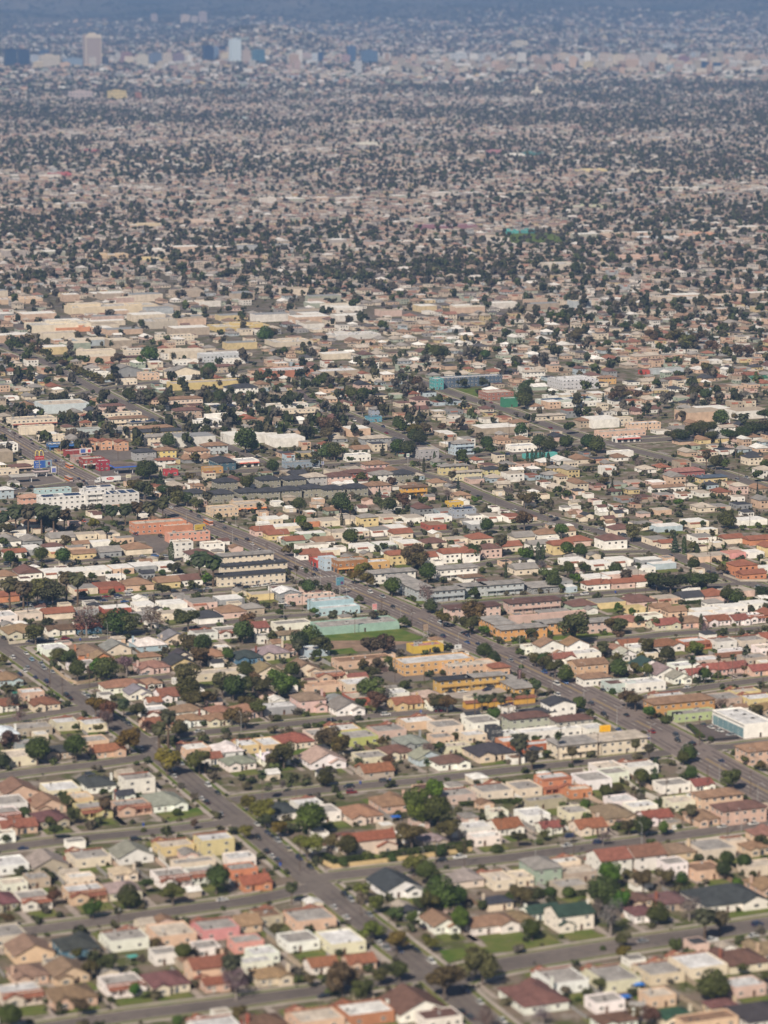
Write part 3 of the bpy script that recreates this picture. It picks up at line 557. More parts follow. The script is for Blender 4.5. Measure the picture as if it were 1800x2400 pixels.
# ------------------------------------------------------------------ larger buildings
def bldg(k, x, y, w, d, h, wl, rf, label, cat='building', style='F', name=None, shop=None, units=0, solar=0, balc=False, extra=None, back=False, wn=1, xy_=None, blank='', trim=None, fix=True):
    px, py = src(k, x, y); zz = h + (.8 if style != 'F' else 0)
    X, Y = gp(px, py, zz) if xy_ is None else xy_; u, v = uv((X, Y)); RECTS.append((u-w/2, u+w/2, v-d/2, v+d/2))
    o = empty(name or cat.replace(' ', '_'), (X, Y, 0), ROT); wc = WC[wl] if isinstance(wl, str) else wl; rc = RC[rf] if isinstance(rf, str) else rf
    x0, x1, y0, y1 = -w/2, w/2, -d/2, d/2; wall = MB(); roof = MB()
    if style == 'F':
        parapet(wall, x0, x1, y0, y1, h, .3, .6); roof.box(x0+.28, x1-.28, y0+.28, y1-.28, h-.6, h-.56); zr = h-.56
        if trim: q = MB(); q.box(x0-.08, x1+.08, y0-.08, y1+.08, h-.02, h+.12); q.box(x0+.45, x1-.45, y0+.45, y1-.45, h-.55, h-.0); 
    elif style == 'H':
        wall.box(x0, x1, y0, y1, 0, h); zr = roof.hip(x0-.7, x1+.7, y0-.7, y1+.7, h-.02, .34)
    elif style == 'S':     # low slope slab with eaves
        wall.box(x0, x1, y0, y1, 0, h); roof.box(x0-.9, x1+.9, y0-.9, y1+.9, h-.02, h+.28, 0, True); zr = h+.28
    else:
        ax = 'y' if style == 'G' else 'x'; wall.box(x0, x1, y0, y1, 0, h); gtri(wall, x0, x1, y0, y1, h, .3, ax); zr = roof.gable(x0-.5, x1+.5, y0-.5, y1+.5, h-.12, .3, .2, ax)
    if extra:      # further wings: (dx, dy, w, d, h)
        for ex, ey, ew, ed, eh in extra:
            parapet(wall, ex-ew/2, ex+ew/2, ey-ed/2, ey+ed/2, eh, .3, .6); roof.box(ex-ew/2+.28, ex+ew/2-.28, ey-ed/2+.28, ey+ed/2-.28, eh-.6, eh-.56)
            RECTS.append((u+ex-ew/2, u+ex+ew/2, v+ey-ed/2, v+ey+ed/2))
    wall.build('wall', 'stucco', o, wc); ro = roof.build('roof', 'flatroof' if style in 'FS' else ('tile' if rf == 'r' else 'shingle'), o, tuple(min(.66, c*(1.3 if rf in ('g', 't') and style in 'FS' else 1)) for c in rc))
    fl = max(1, int(round(h/3.15))) if h < 14 else int(h/3.3); far = py < 1150
    if wn:
        cnt = 0
        for sd, L in (('f', w), ('l', d), ('r', d), ('b', w)):
            if sd in blank: continue
            sp_ = 3.6 if sd in 'fl' else 6.5
            n = max(1, int(L/sp_))
            for f in range(fl):
                if shop and f == 0 and sd in 'fl': continue
                for i in range(n):
                    if cnt >= 92: break
                    cnt += 1; put(WIN[random.choice('mmbs')], 'window', o, sd, (-.5+(i+.5)/n)*L + random.uniform(-.2, .2), f*3.1+1.1, x0, x1, y0, y1)
    if shop:
        for sd, L in (('f', w), ('l', d)):
            if sd in blank: continue
            n = max(1, int(L/4.4))
            for i in range(n): put(SHOPW, 'shop_window', o, sd, (-.5+(i+.5)/n)*L, .15, x0, x1, y0, y1, (.25, .24, .22))
        if isinstance(shop, tuple):
            aw = MB(); aw.solid([(x0,y0-1.3,2.7),(x1,y0-1.3,2.7),(x1,y0,3.3),(x0,y0,3.3),(x0,y0-1.3,2.6),(x1,y0-1.3,2.6),(x1,y0,2.9),(x0,y0,2.9)], [(0,1,2,3),(4,7,6,5),(0,4,5,1),(0,3,7,4),(1,5,6,2)])
            aw.build('awning', 'metal', o, shop)
    else: put(DOOR, 'door', o, 'f', w*.06, .05, x0, x1, y0, y1, (.1, .07, .05))
    if balc:
        bb = MB(); 
        for f in range(1, fl): 
            bb.box(x0+1, x1-1, y0-1.4, y0, f*3.1-.15, f*3.1, 0, True); bb.box(x0+1, x1-1, y0-1.42, y0-1.36, f*3.1+.85, f*3.1+.95, 0, True)
            n = int((w-2)/1.2)
            for i in range(n+1): q = x0+1+(w-2)*i/n; bb.box(q-.04, q+.04, y0-1.42, y0-1.36, f*3.1, f*3.1+.85, 0)
            for i in range(int(w/6)+1): q = x0+1+(w-2)*i/max(1, int(w/6)); bb.box(q-.1, q+.1, y0-1.42, y0-1.24, (f-1)*3.1, f*3.1-.15)
        bb.build('balcony', 'stucco', o, tuple(c*.9 for c in wc))
    for _ in range(units):
        link('air_conditioner', ACU, ro, (.38, .38, .37), (random.uniform(x0+2, x1-2), random.uniform(y0+1.5, y1-1.5), zr), random.choice((0, 1.57)))
    for _ in range(units+1): 
        if style in 'FS': link('roof_vent', VENT, ro, (.3, .3, .3), (random.uniform(x0+1, x1-1), random.uniform(y0+1, y1-1), zr), 0)
    for i in range(solar):
        s = MB(); a = x0+w*(i+.5)/solar; ww = w/solar*.36
        s.solid([(a-ww,-d*.3,zr+.25),(a+ww,-d*.3,zr+.25),(a+ww,d*.3,zr+.7),(a-ww,d*.3,zr+.7),(a-ww,-d*.3,zr+.18),(a+ww,-d*.3,zr+.18),(a+ww,d*.3,zr+.63),(a-ww,d*.3,zr+.63)],[(0,1,2,3),(7,6,5,4),(0,4,5,1),(1,5,6,2),(2,6,7,3),(3,7,4,0)])
        s.build('solar_panel', 'solar', ro)
    reg(o, label, cat, fixed=fix)
    return o
AP = 'apartment building'; SH = 'shop'
T = (.48, .40, .31)
# along the boulevard, lower right to upper left
bldg('E',1000,445,11,46,6.3,(.42,.46,.48),'g','long grey-blue wing of the courtyard apartments, running beside the boulevard',AP,'S',balc=False)
bldg('E',1215,487,22,9,6.3,(.42,.46,.48),'g','grey-blue two-storey apartment block with balcony, nearest the lower lawn',AP,'S',balc=True)
bldg('E',1390,462,15,9,6.3,(.46,.49,.50),'g','grey-blue apartment block with grey roof, middle of the courtyard row',AP,'S')
bldg('E',1590,448,24,9,6.3,(.46,.49,.50),'g','grey-blue balcony apartment block at the right end of the courtyard row',AP,'S',balc=True)
bldg('E',1290,345,24,10,6.6,'w','g','white two-storey apartments with dark balcony behind the courtyard block',AP,'S',balc=True)
bldg('E',880,372,26,9,6.3,'w','g','white-walled apartment block with grey roof opposite the brown corner shop',AP,'S')
bldg('E',1390,405,12,8,3.0,'w','n','low white garage row with brown roof between the grey apartments',"garage",'S',wn=0)
bldg('F',190,460,18,15,3.6,'g','g','wide low grey-roofed carport building behind the courtyard apartments','garage','S',wn=1)
bldg('E',1400,597,30,9,6.2,'p','m','pink apartment block with dark brown roof, left half',AP,'S',balc=False)
bldg('F',130,560,30,10,6.2,'p','m','pink apartment block with dark brown roof and balconies, right half',AP,'S',balc=True)
bldg('F',260,630,17,6,2.9,'c','g','low cream garage row below the pink apartments','garage','S',wn=0)
bldg('E',1560,692,11,22,6.2,(.60,.33,.14),'g','orange apartment wing with grey-green roof behind the big olive tree',AP,'S')
bldg('F',60,732,26,9,6.2,(.62,.33,.13),'g','orange two-storey apartment block beside the street corner lawn',AP,'S')
bldg('F',300,695,22,9,6.2,(.62,.34,.15),'g','orange apartment block with grey roof, second along the green lawn',AP,'S')
bldg('F',560,690,15,9,6.2,'p','g','pale pink apartment block with grey roof at the end of the orange row',AP,'S')
bldg('F',230,655,45,3,5.2,'p','p','long narrow pink parapet building behind the orange apartments',AP,wn=0)
bldg('E',640,708,45,16,4.4,(.34,.50,.43),'g','long mint green single-storey store facing the grassy vacant lot',SH,units=3,wn=0)
bldg('E',482,562,24,9,5.8,(.36,.50,.55),'w','white-roofed light blue store, taller rear half',SH,units=3,wn=0)
bldg('E',530,608,23,8,4.3,(.40,.54,.58),'w','white-roofed light blue store, lower front half with dark slots',SH)
bldg('E',350,532,27,8,4.8,'p','t','long pale pink store with beige roof behind the light blue one',SH,units=1)
bldg('E',195,502,12,13,4.6,'g','w','pale grey workshop with shallow gable left of the pink store','workshop','G')
bldg('E',408,300,7,11,4.6,(.45,.07,.05),'w','bright red small shop beside the light blue two-storey building',SH,shop=True)
bldg('E',470,293,9,12,7,(.40,.50,.58),'w','light blue two-storey shop between the red and brown shops',SH,wn=1)
bldg('E',605,302,19,11,7.4,(.36,.18,.08),'t','brown and orange two-storey corner shop at the zebra crossing',SH,shop=(.5,.25,.08),units=2)
bldg('E',775,312,14,10,4.2,(.60,.38,.16),'w','low orange shop with white roof right of the brown corner shop',SH,units=1)
bldg('E',1095,852,17,9,4.0,(.60,.43,.08),'p','small bright yellow shop with pinkish roof beside the boulevard',SH,units=3,wn=0,blank='l')
bldg('E',1150,945,38,15,6.3,(.60,.37,.17),'w','large orange-cream two-storey building with white roof','commercial building',units=0)
bldg('E',1385,975,26,12,5.2,(.55,.38,.26),'t','beige-roofed tan hall right of the white-roofed orange building','commercial building',wn=1,units=1)
bldg('E',1568,985,9,9,4.6,(.58,.38,.25),'r','tan corner block with red tile hip roof beside the boulevard','commercial building','H')
bldg('E',1270,1065,17,7,6.2,(.58,.38,.13),'d','yellow motel wing with charcoal roof','motel','S',balc=True)
bldg('E',1480,1045,19,7,6.2,(.58,.39,.14),'g','yellow motel wing with grey roof behind the blank pale billboard','motel','S',balc=True)
bldg('E',1665,1090,10,28,3.4,(.62,.38,.12),'g','low grey-roofed motel wing running along the boulevard','motel','S')
bldg('E',1575,1203,36,4.5,2.9,(.62,.36,.08),'r','long low yellow motel wing with red tile roof behind small palms','motel','X',wn=0)
bldg('F',90,1308,20,10,6.2,(.42,.44,.36),'m','sage green two-storey apartments with brown hip roof, lower left of boulevard',AP,'H')
bldg('F',385,1325,18,9,6.0,(.44,.42,.36),'m','grey-cream apartments with brown hip roof below the white gabled building',AP,'H')
bldg('F',300,1222,13,11,7.0,'w','d','cream two-storey building with charcoal gable roof beside the boulevard',AP,'G')
bldg('F',150,1278,16,8,4.2,'c','d','long low building with charcoal roof below the motel palms','building','S')
bldg('F',235,1400,30,8,4.2,'w','w','long white flat-roofed building left of the yellow rooftop sign','building',units=1)
bldg('F',685,1440,23,13,6.6,'c','t','cream two-storey apartments with beige roof facing the boulevard',AP,'S')
bldg('F',390,1470,19,13,6.4,'c','g','cream apartments with pale grey roof and porch left of the yellow sign',AP,'S',balc=True)
bldg('F',120,1495,20,7,3.6,(.40,.12,.05),'w','low orange-red house with pale roof beside the tall date palm','house')
bldg('F',1085,1203,32,11,6.4,(.60,.33,.13),'n','long orange two-storey apartments with tan hip roof',AP,'H')
bldg('F',1170,1288,22,9,3.8,(.40,.48,.25),'g','low lime green building with grey roof in front of orange apartments',SH,units=2)
bldg('F',1645,1508,24,12,6.3,(.60,.42,.32),'n','peach two-storey apartments with brown hip roof at the right edge',AP,'H')
bldg('I',1470,232,20,11,6.3,(.60,.42,.34),'m','pink two-storey apartments with maroon hip roof below the boulevard',AP,'H')
bldg('I',1330,150,19,10,6.0,'o','n','peach apartments with brown hip roof behind the pink apartments',AP,'H')
bldg('F',490,962,17,12,6.4,(.55,.37,.24),'n','tan two-storey apartments with brown gable roof right of dark street trees',AP,'X')
bldg('F',530,1052,15,9,4.0,'w','n','white shop with brown roof and arched openings beside the boulevard',SH,'H')
bldg('F',690,1095,14,10,4.4,(.50,.58,.55),'m','pale mint shop with maroon roof beside the boulevard',SH,units=0)
bldg('F',845,1090,20,11,4.6,'w','w','white flat-roofed shop with blue windows right of the maroon roof',SH,units=1)
bldg('D',1620,385,40,9,6.3,'c','d','cream apartment block with charcoal roof, front wing facing the side street',AP,'S')
bldg('D',1640,322,40,7,6.3,'c','d','cream apartment block with charcoal roof, middle wing',AP,'S')
bldg('D',1560,262,38,9,6.0,'c','g','long grey-roofed apartment wing behind the charcoal-roofed ones',AP,'S')
bldg('D',1300,262,14,22,6.0,'w','m','white apartments with reddish brown roof left of the two date palms',AP,'H')
bldg('D',1175,186,12,9,9.4,'w','t','white three-storey cube-like building below the orange workshops',AP,balc=False)
bldg('D',1375,196,13,9,6.0,'w','t','white two-storey flat-roofed building with overhang, right of the cube-like one','building')
bldg('D',1023,57,34,12,7,(.56,.26,.16),'t','orange industrial building with three stepped pale roofs','workshop',extra=[(9.5,-8.5,19,8,5.6)],wn=1)
bldg('D',1214,126,27,8,5.6,(.58,.30,.22),'t','salmon pink lower workshop joined below the orange industrial building','workshop',units=1,wn=1,blank='l')
bldg('A',1440,1345,18,13,6,(.58,.45,.32),'t','beige two-storey building with garages underneath, left of its twin',AP,extra=None)
bldg('A',1605,1318,21,14,6,(.58,.46,.33),'t','beige two-storey building with orange stripe over its garages',AP,shop=(.55,.2,.08))
bldg('A',1470,1340,16,9,5.4,'t','t','low tan roof joined to the beige garage buildings','building',wn=0) if 0 else None
# the white block at the palms
WH = (.68,.67,.65)
bldg('A',340,1228,24,7,9.0,(.38,.52,.54),'t','pale turquoise block with dark ribbon opening behind the new white apartments',AP,wn=1)
bldg('A',395,1270,30,12,9.2,WH,'w','new white apartment block with many small windows, left wing with solar roof',AP,solar=2,units=2)
bldg('A',600,1235,14,14,11.5,WH,'w','new white apartment block, tall middle wing with stacked balconies',AP,balc=True,units=2)
bldg('A',765,1250,24,16,9.5,WH,'w','new white apartment block, right wing with four solar arrays',AP,solar=4,units=2)
bldg('A',640,1215,20,8,9.6,WH,'w','new white apartment block, rear wing beside the arterial road',AP,solar=2)
# upper left shops and warehouses
bldg('A',400,668,38,26,7.5,(.52,.58,.60),'t','large flat-roofed pale blue warehouse','warehouse',wn=0,units=1,shop=None)
bldg('A',205,770,36,18,6.5,'c','t','cream shop row with brown striped roof edge','shop',shop=(.3,.1,.07),units=4)
bldg('A',235,820,26,8,6.5,'c','t','blank cream shop wall block in front of the striped shop row',SH,wn=0,units=2)
bldg('A',440,760,16,12,4.5,(.5,.36,.3),'m','low shop with maroon roof ring right of the striped row',SH,units=2)
bldg('A',545,840,24,10,4.2,(.45,.5,.5),'g','pale grey flat-roofed shop behind the blue store',SH,units=1)
bldg('A',390,880,34,9,4.6,'c','t','long cream low shop above the blue store',SH,units=2)
bldg('A',420,932,26,9,4.8,(.05,.13,.30),'w','dark blue store with white roof beside the boulevard',SH,shop=(.05,.15,.4),units=1)
bldg('A',478,978,14,7,4.6,(.28,.06,.055),'w','dark red brick shop with white roof beside the blue billboard',SH,wn=0)
bldg('A',595,1028,16,11,7.0,(.26,.06,.05),'t','dark red two-storey corner shop with yellow banner',SH,shop=(.6,.6,.58),units=2)
bldg('A',665,1045,8,8,7.2,(.28,.035,.05),'w','maroon annexe right of the corner shop with yellow banner',SH)
bldg('A',520,1015,12,12,4.4,(.45,.3,.26),'g','low mural-painted shop left of the red corner shop',SH)
bldg('A',30,935,17,12,6,'w','w','white flat-roofed building at the left edge above the boulevard','building')
bldg('A',130,1075,15,8,4,'t','m','fast food restaurant with brown mansard roof under the tall sign','restaurant','H',shop=(.4,.3,.25))
bldg('A',40,1100,16,9,4,'c','t','low tan shop at the left edge behind the filling station',SH)
bldg('A',170,1052,12,7,4.4,'c','t','low beige building above the brown-roofed restaurant','building')
bldg('A',195,1275,15,10,5.8,(.55,.33,.26),(.42,.26,.19),'salmon pink two-storey house left of the new white apartments','house','H')
bldg('A',30,1225,10,9,6,'b','w','pale blue-grey two-storey house at the left edge above the palms','house','H')
bldg('A',740,738,42,11,6,'c','t','long beige flat apartment row below the arterial bend',AP,units=3)
bldg('A',725,685,20,8,5.2,'p','m','pinkish apartments with maroon roof right of the pale warehouse',AP,'H')
bldg('A',830,765,30,8,6.2,'c','n','long cream apartments with brown hip roof, uppermost of the stacked row',AP,'H',balc=True)
bldg('A',930,792,24,7,6.2,'c','g','cream apartments with grey roof tucked under the uppermost brown roof',AP,'S',solar=2)
bldg('A',960,828,38,8,6.2,'c','n','long cream apartments with brown roof, middle of the stacked row',AP,'H')
bldg('A',1020,850,40,8,6.2,'y','d','long yellow apartments with dark grey hip roof in the stacked row',AP,'H')
bldg('A',1090,878,40,9,6.2,'c','g','long cream apartments with grey roof, lowest of the stacked row',AP,'H')
for q, (x, y) in enumerate([(572,918),(678,912),(785,918)]):
    bldg('A',x,y,8.5,9,6.4,(.58,.34,.22),'r',['leftmost','middle','rightmost'][q]+' of three salmon townhouses with red tile gables','townhouse','G')
bldg('A',930,980,16,10,6.4,(.36,.36,.37),'d','large grey two-storey house with charcoal roof below the townhouses','house','H')
bldg('A',1065,970,15,10,6.2,(.62,.50,.20),'n','yellow two-storey house with brown hip roof right of the grey one','house','H')
bldg('A',1440,1038,13,22,5.8,(.07,.13,.17),'d','dark teal long two-storey building with charcoal roof',AP,'H')
bldg('A',1385,940,18,11,6,(.5,.54,.56),'n','white-blue house with brown hip roof beside the tree-lined avenue',AP,'H')
bldg('A',1275,972,16,12,6,'o','n','peach two-storey house with brown hip roof left of the teal building','house','H')
bldg('A',1590,1040,16,14,4.5,'w','w','white flat-roofed shop right of the dark teal building',SH,shop=(.5,.12,.08))
bldg('A',1375,1088,14,7,4.5,(.5,.3,.12),'t','small orange building above the sports nets',SH)
bldg('A',1105,1105,9,7,4.2,(.45,.06,.07),'m','small dark red shop with mural right of the petrol canopy tree',SH)
bldg('A',1070,1035,13,8,5.6,'w','r','white house with red tile hip roof below the yellow house','house','H')
bldg('A',1175,640,34,9,6.6,(.60,.50,.42),'n','cream apartments with brown hip roof and balconies beside palms',AP,'H',balc=True)
bldg('A',1210,712,22,11,6.2,(.50,.38,.30),'m','tan apartments with brown roof beside the arterial bend',AP,'H')
bldg('A',1450,688,18,9,6.2,(.4,.4,.4),'d','grey apartments with large solar roof above the white modern house',AP,'S',solar=2)
bldg('A',1335,778,22,11,6.2,'w','w','white modern flat-roofed apartments with stepped front',AP,extra=[(9,8,14,6,8.5)])
bldg('A',1490,742,24,11,6.2,'w','t','white flat apartments right of the stepped modern building',AP)
bldg('A',1560,565,26,14,6.2,'w','d','white apartments with dark hip roof beside the long yellow-based hall',AP,'H')
bldg('A',1330,532,64,16,6.0,(.62,.50,.24),'t','long beige hall with ochre base wall','warehouse',wn=0,units=0)
bldg('A',1205,500,12,6,7.5,'w','w','small white box building on the long beige hall side','building',wn=0)
bldg('A',805,455,28,18,5.2,'g','g','grey-roofed warehouse with skylights left of the tan workshop','warehouse','G',wn=0)
bldg('A',960,478,16,14,5.8,'o','t','tan flat workshop right of the grey-roofed warehouse','workshop',units=2)
bldg('A',1180,462,28,15,6,'c','g','cream warehouse with wide grey gable roof','warehouse','G',wn=0)
bldg('A',815,520,18,8,4.6,'c','w','low white store with tan wall beside the road bend',SH)
bldg('A',640,475,18,10,4.5,'w','w','white low building behind the tree-lined avenue','building')
bldg('A',1000,332,56,14,6.6,'c','t','long beige school building left of the dark window bay','school')
bldg('A',1430,350,40,16,7.5,(.50,.52,.54),'w','pale grey two-storey school block with long white roof','school')
bldg('A',1200,395,22,8,4.6,'w','t','low white school classroom block, left one','school')
bldg('A',1500,388,30,7,4.6,'w','t','low white school classroom block, right one','school')
bldg('A',1440,430,20,9,5.5,'t','m','tan hall with maroon roof beside the round dark tree','building','H')
bldg('A',820,370,30,9,4,'t','m','low brown-roofed school wing behind the bright green tree','school','S')
bldg('A',620,330,34,14,6,'c','t','beige flat-roofed warehouse at the top of the tree-lined avenue','warehouse',wn=0)
bldg('A',380,215,36,20,6,'c','t','large beige warehouse beyond the tree-lined avenue','warehouse',wn=0)
bldg('A',1130,235,36,14,5,'c','t','cream hall with dark windows beyond the school','building')
bldg('B',200,678,32,12,6.6,'w','t','white two-storey modern apartments above the cream block',AP,units=1)
bldg('B',255,712,38,9,6.2,'c','t','long cream apartment block with low balconies',AP,balc=True)
bldg('B',770,893,22,10,6.2,'g','t','pale grey apartments with wide beige hip roof beside the avenue',AP,'H')
bldg('B',760,762,11,9,4,(.10,.26,.34),'b','teal blue small house beside the avenue','house')
bldg('B',780,705,10,9,6,(.30,.34,.42),'g','slate blue two-storey house with grey roof','house','H')
bldg('B',1385,500,56,11,8.6,(.085,.12,.17),'w','long dark blue school building with turquoise edging','school')
bldg('B',1170,515,8,12,9.2,(.10,.34,.35),'w','turquoise stair block at the left end of the blue school','school')
bldg('B',1555,598,24,18,6.5,(.33,.16,.12),'t','brick school building with flat pale roof','school')
bldg('B',1640,640,12,8,7.5,(.05,.20,.12),'w','bright green panelled school end block','school',wn=0)
bldg('B',200,452,44,24,6.5,(.38,.17,.11),'w','huge white-roofed store with brick red front wall','store',wn=0,units=3)
bldg('B',520,458,36,20,5.5,'t','w','white-roofed warehouse right of the huge store','warehouse',wn=0,units=2)
bldg('B',290,1052,26,8,4.2,(.26,.32,.38),'g','low slate blue office above the arterial road','office',units=2)
bldg('B',650,1005,18,11,4.6,'w','w','white shop with red tile corner above the arterial road',SH,units=1)
bldg('B',1330,925,16,11,8.4,(.42,.50,.56),'g','pale blue three-storey apartments with balconies',AP,'H',balc=True)
bldg('B',1100,968,16,12,7,(.34,.33,.34),'t','grey modern two-storey house left of the pale blue apartments','house')
bldg('B',1275,1072,20,8,6,(.60,.52,.28),'g','pale yellow two-storey apartments beside two cypresses',AP,'S')
bldg('B',1360,1112,22,7,5.8,(.58,.53,.36),'t','pale yellow long building behind the palm garden',AP,'S')
bldg('B',1525,1092,12,9,6,(.62,.56,.30),'d','yellow two-storey house with charcoal hip roof','house','H')
bldg('B',1020,1208,17,8,6.2,(.55,.32,.08),'n','ochre two-storey building with long balcony',AP,'S',balc=True)
bldg('B',1285,1312,10,8,4,(.60,.40,.07),'t','small bright ochre house','house')
bldg('B',1340,1355,15,9,5.8,(.30,.33,.38),'d','slate two-storey flat-roofed house with solar panels','house',solar=2)
bldg('B',90,1335,12,12,5.4,(.6,.45,.36),'t','pinkish flat-roofed garage building above the salmon house','building') if 0 else None
# rows of grey hip-roofed apartment blocks
GH = [('A',1455,1172),('A',1430,1248),('A',1600,1238),('A',1255,1245),('B',75,1158),('B',240,1155),('B',70,1235),('B',210,1225),('B',355,1213),('B',490,1218),('B',640,1210),('B',945,1120)]
for q, (k, x, y) in enumerate(GH):
    bldg(k,x,y,14.5,12.5,6.0,(.27,.26,.21),'d','olive grey hip-roofed apartment block with charcoal roof',AP,'H',name='hip_roofed_apartment_block',fix=False)
bldg('B',375,1140,15,12,6.0,(.42,.42,.42),'t','pale grey apartment block with beige hip roof among charcoal ones',AP,'H')
bldg('B',815,1125,16,12,5.8,'w','g','white apartment block with pale grey hip roof',AP,'H')
bldg('B',530,1135,17,12,6,'p','m','pink apartment block with maroon hip roof among charcoal ones',AP,'H')
bldg('B',640,1115,17,10,5.6,'r','m','dark red-brown roofed block behind the pink maroon-roofed one',AP,'H')
bldg('B',770,1060,17,11,6.2,(.6,.40,.36),'n','pink apartment block with brown hip roof above the pale grey one',AP,'H')
bldg('B',780,1196,17,11,5.8,'p','n','pinkish apartment block with tan hip roof at the lower row end',AP,'H')
bldg('C',395,515,34,30,8,(.50,.50,.52),'w','grey and pink school with maroon corner panel','school',units=2)
bldg('C',350,645,50,13,4.6,(.5,.55,.5),'w','low white-roofed school wing with solar arrays and green fascia','school',solar=2)
bldg('C',460,668,36,6,3.6,'w','w','white classroom block with green fascia beside the cypress','school')
bldg('C',1040,512,15,8,5.6,'o','m','peach house with dark red hip roof beyond the school','house','H')
bldg('C',612,503,15,8,5.6,(.6,.38,.16),'n','ochre house with brown hip roof right of the school','house','H')
bldg('C',1380,822,13,9,5.8,'w','t','white gabled house between the great fig trees','house','X')
bldg('C',700,850,38,12,4.4,(.60,.42,.33),'t','salmon long store above the corner restaurant',SH,units=2)
bldg('C',740,893,20,8,3.8,'w','w','white and red corner restaurant at the wide junction','restaurant',shop=(.4,.08,.06),units=2)
bldg('C',710,768,16,9,6.5,'c','t','cream two-storey flat building right of the school grounds','building')
bldg('C',850,800,26,9,5.5,'o','w','pale peach low block above the salmon store','building')
bldg('C',700,985,18,8,4.4,'w','w','white box-shaped shop below the wide junction',SH,wn=0)
bldg('C',60,945,20,12,4.5,'w','w','white shop building left of the round fig trees',SH)
bldg('C',180,1000,26,5,3.2,(.10,.36,.34),(.12,.38,.35),'bright turquoise low building behind the cypress row','building',wn=0)
bldg('C',1120,1105,26,11,4.6,(.30,.12,.11),(.28,.14,.12),'long maroon brick church hall','church hall','H')
bldg('C',1000,1208,24,8,3.8,'w','n','white bungalow with brown roof and fenced lawn, below the maroon hall','house','X')
bldg('C',1290,1143,20,10,4,'y','b','pale yellow building with slate blue roof right of the maroon hall','building','S')
bldg('C',40,790,14,10,6,'t','n','tan two-storey apartments at the left of the school grounds',AP,'H')
bldg('C',240,745,24,9,3.8,'c','t','long low cream house row below the school','house','S')
bldg('C',1000,450,30,9,4.6,(.4,.44,.46),'g','long pale grey warehouse roof among the houses','warehouse',wn=0)
bldg('C',855,462,9,5,3.6,(.45,.09,.07),(.42,.1,.08),'bright red small store front','shop',wn=0)
bldg('C',1590,505,16,9,4,'G',(.04,.13,.08),'house with twin dark green roofs','house','X')
bldg('C',140,465,18,9,6,'w','t','white two-storey house far left above the school','house','H')
# car showroom with glazed side
def showroom():
    o = bldg('F',1495,1318,15,31,6.8,'w','w','white car showroom with tall pale glass front and three skylights','car showroom',wn=0,name='car_showroom')
    gl = MB()
    for i in range(6): a = -14.6+i*4.9; gl.box(-7.56, -7.5, a, a+4.7, .3, 4.6)
    gl.build('glass_front', 'pale_glass', o)
    bd = MB(); bd.box(-7.7, -7.5, -15.4, 15.4, 5.9, 6.1, 0, True); bd.build('dark_band', 'metal', o, (.03, .03, .035))
    for i in range(3): q = MB(); q.box(-1.1, 1.1, -1.1, 1.1, 0, .7); q.box(-.8, .8, -.8, .8, .7, .95, 1); q.build('skylight', ['metal', 'dark_opening'], o, (.45, .45, .45), (1.5, 9-i*8, 6.24), 0)
showroom()
def canopy(k, x, y, w, d, h, rc, edge, label):
    X, Y = gp(*src(k, x, y), h); u, v = uv((X, Y)); RECTS.append((u-w/2, u+w/2, v-d/2, v+d/2))
    o = empty('petrol_station_canopy', (X, Y, 0), ROT); mb = MB(); mb.box(-w/2, w/2, -d/2, d/2, h-.9, h, 0, True); mb.build('canopy_edge', 'metal', o, edge)
    mb = MB(); mb.box(-w/2+.3, w/2-.3, -d/2+.3, d/2-.3, h, h+.06); mb.build('roof', 'flatroof', o, rc)
    for a in (-.32, .32):
        for b_ in (-.3, .3): q = MB(); q.box(-.2, .2, -.2, .2, 0, h-.9); q.build('post', 'metal', o, (.6, .6, .6), (a*w, b_*d, 0), 0)
    for a in (-.32, .32): q = MB(); q.box(-.5, .5, -.25, .25, 0, 1.5); q.box(-.35, .35, -.28, -.25, .9, 1.3, 1); q.build('fuel_pump', ['metal', 'dark_opening'], o, (.5, .5, .5), (a*w, 0, 0), 0)
    reg(o, label, 'canopy', fixed=True)
canopy('A', 800, 1078, 17, 13, 5.6, (.17,.13,.12), (.05,.12,.45), 'brown petrol station canopy with blue edge above the white lorry')
canopy('A', 145, 1140, 18, 8, 5.2, (.45,.42,.38), (.5,.5,.48), 'pale petrol station canopy at the left edge')
canopy('A', 265, 1110, 11, 6, 4.6, (.05,.05,.05), (.6,.5,.5), 'dark small canopy with pale edge beside the blue billboard')
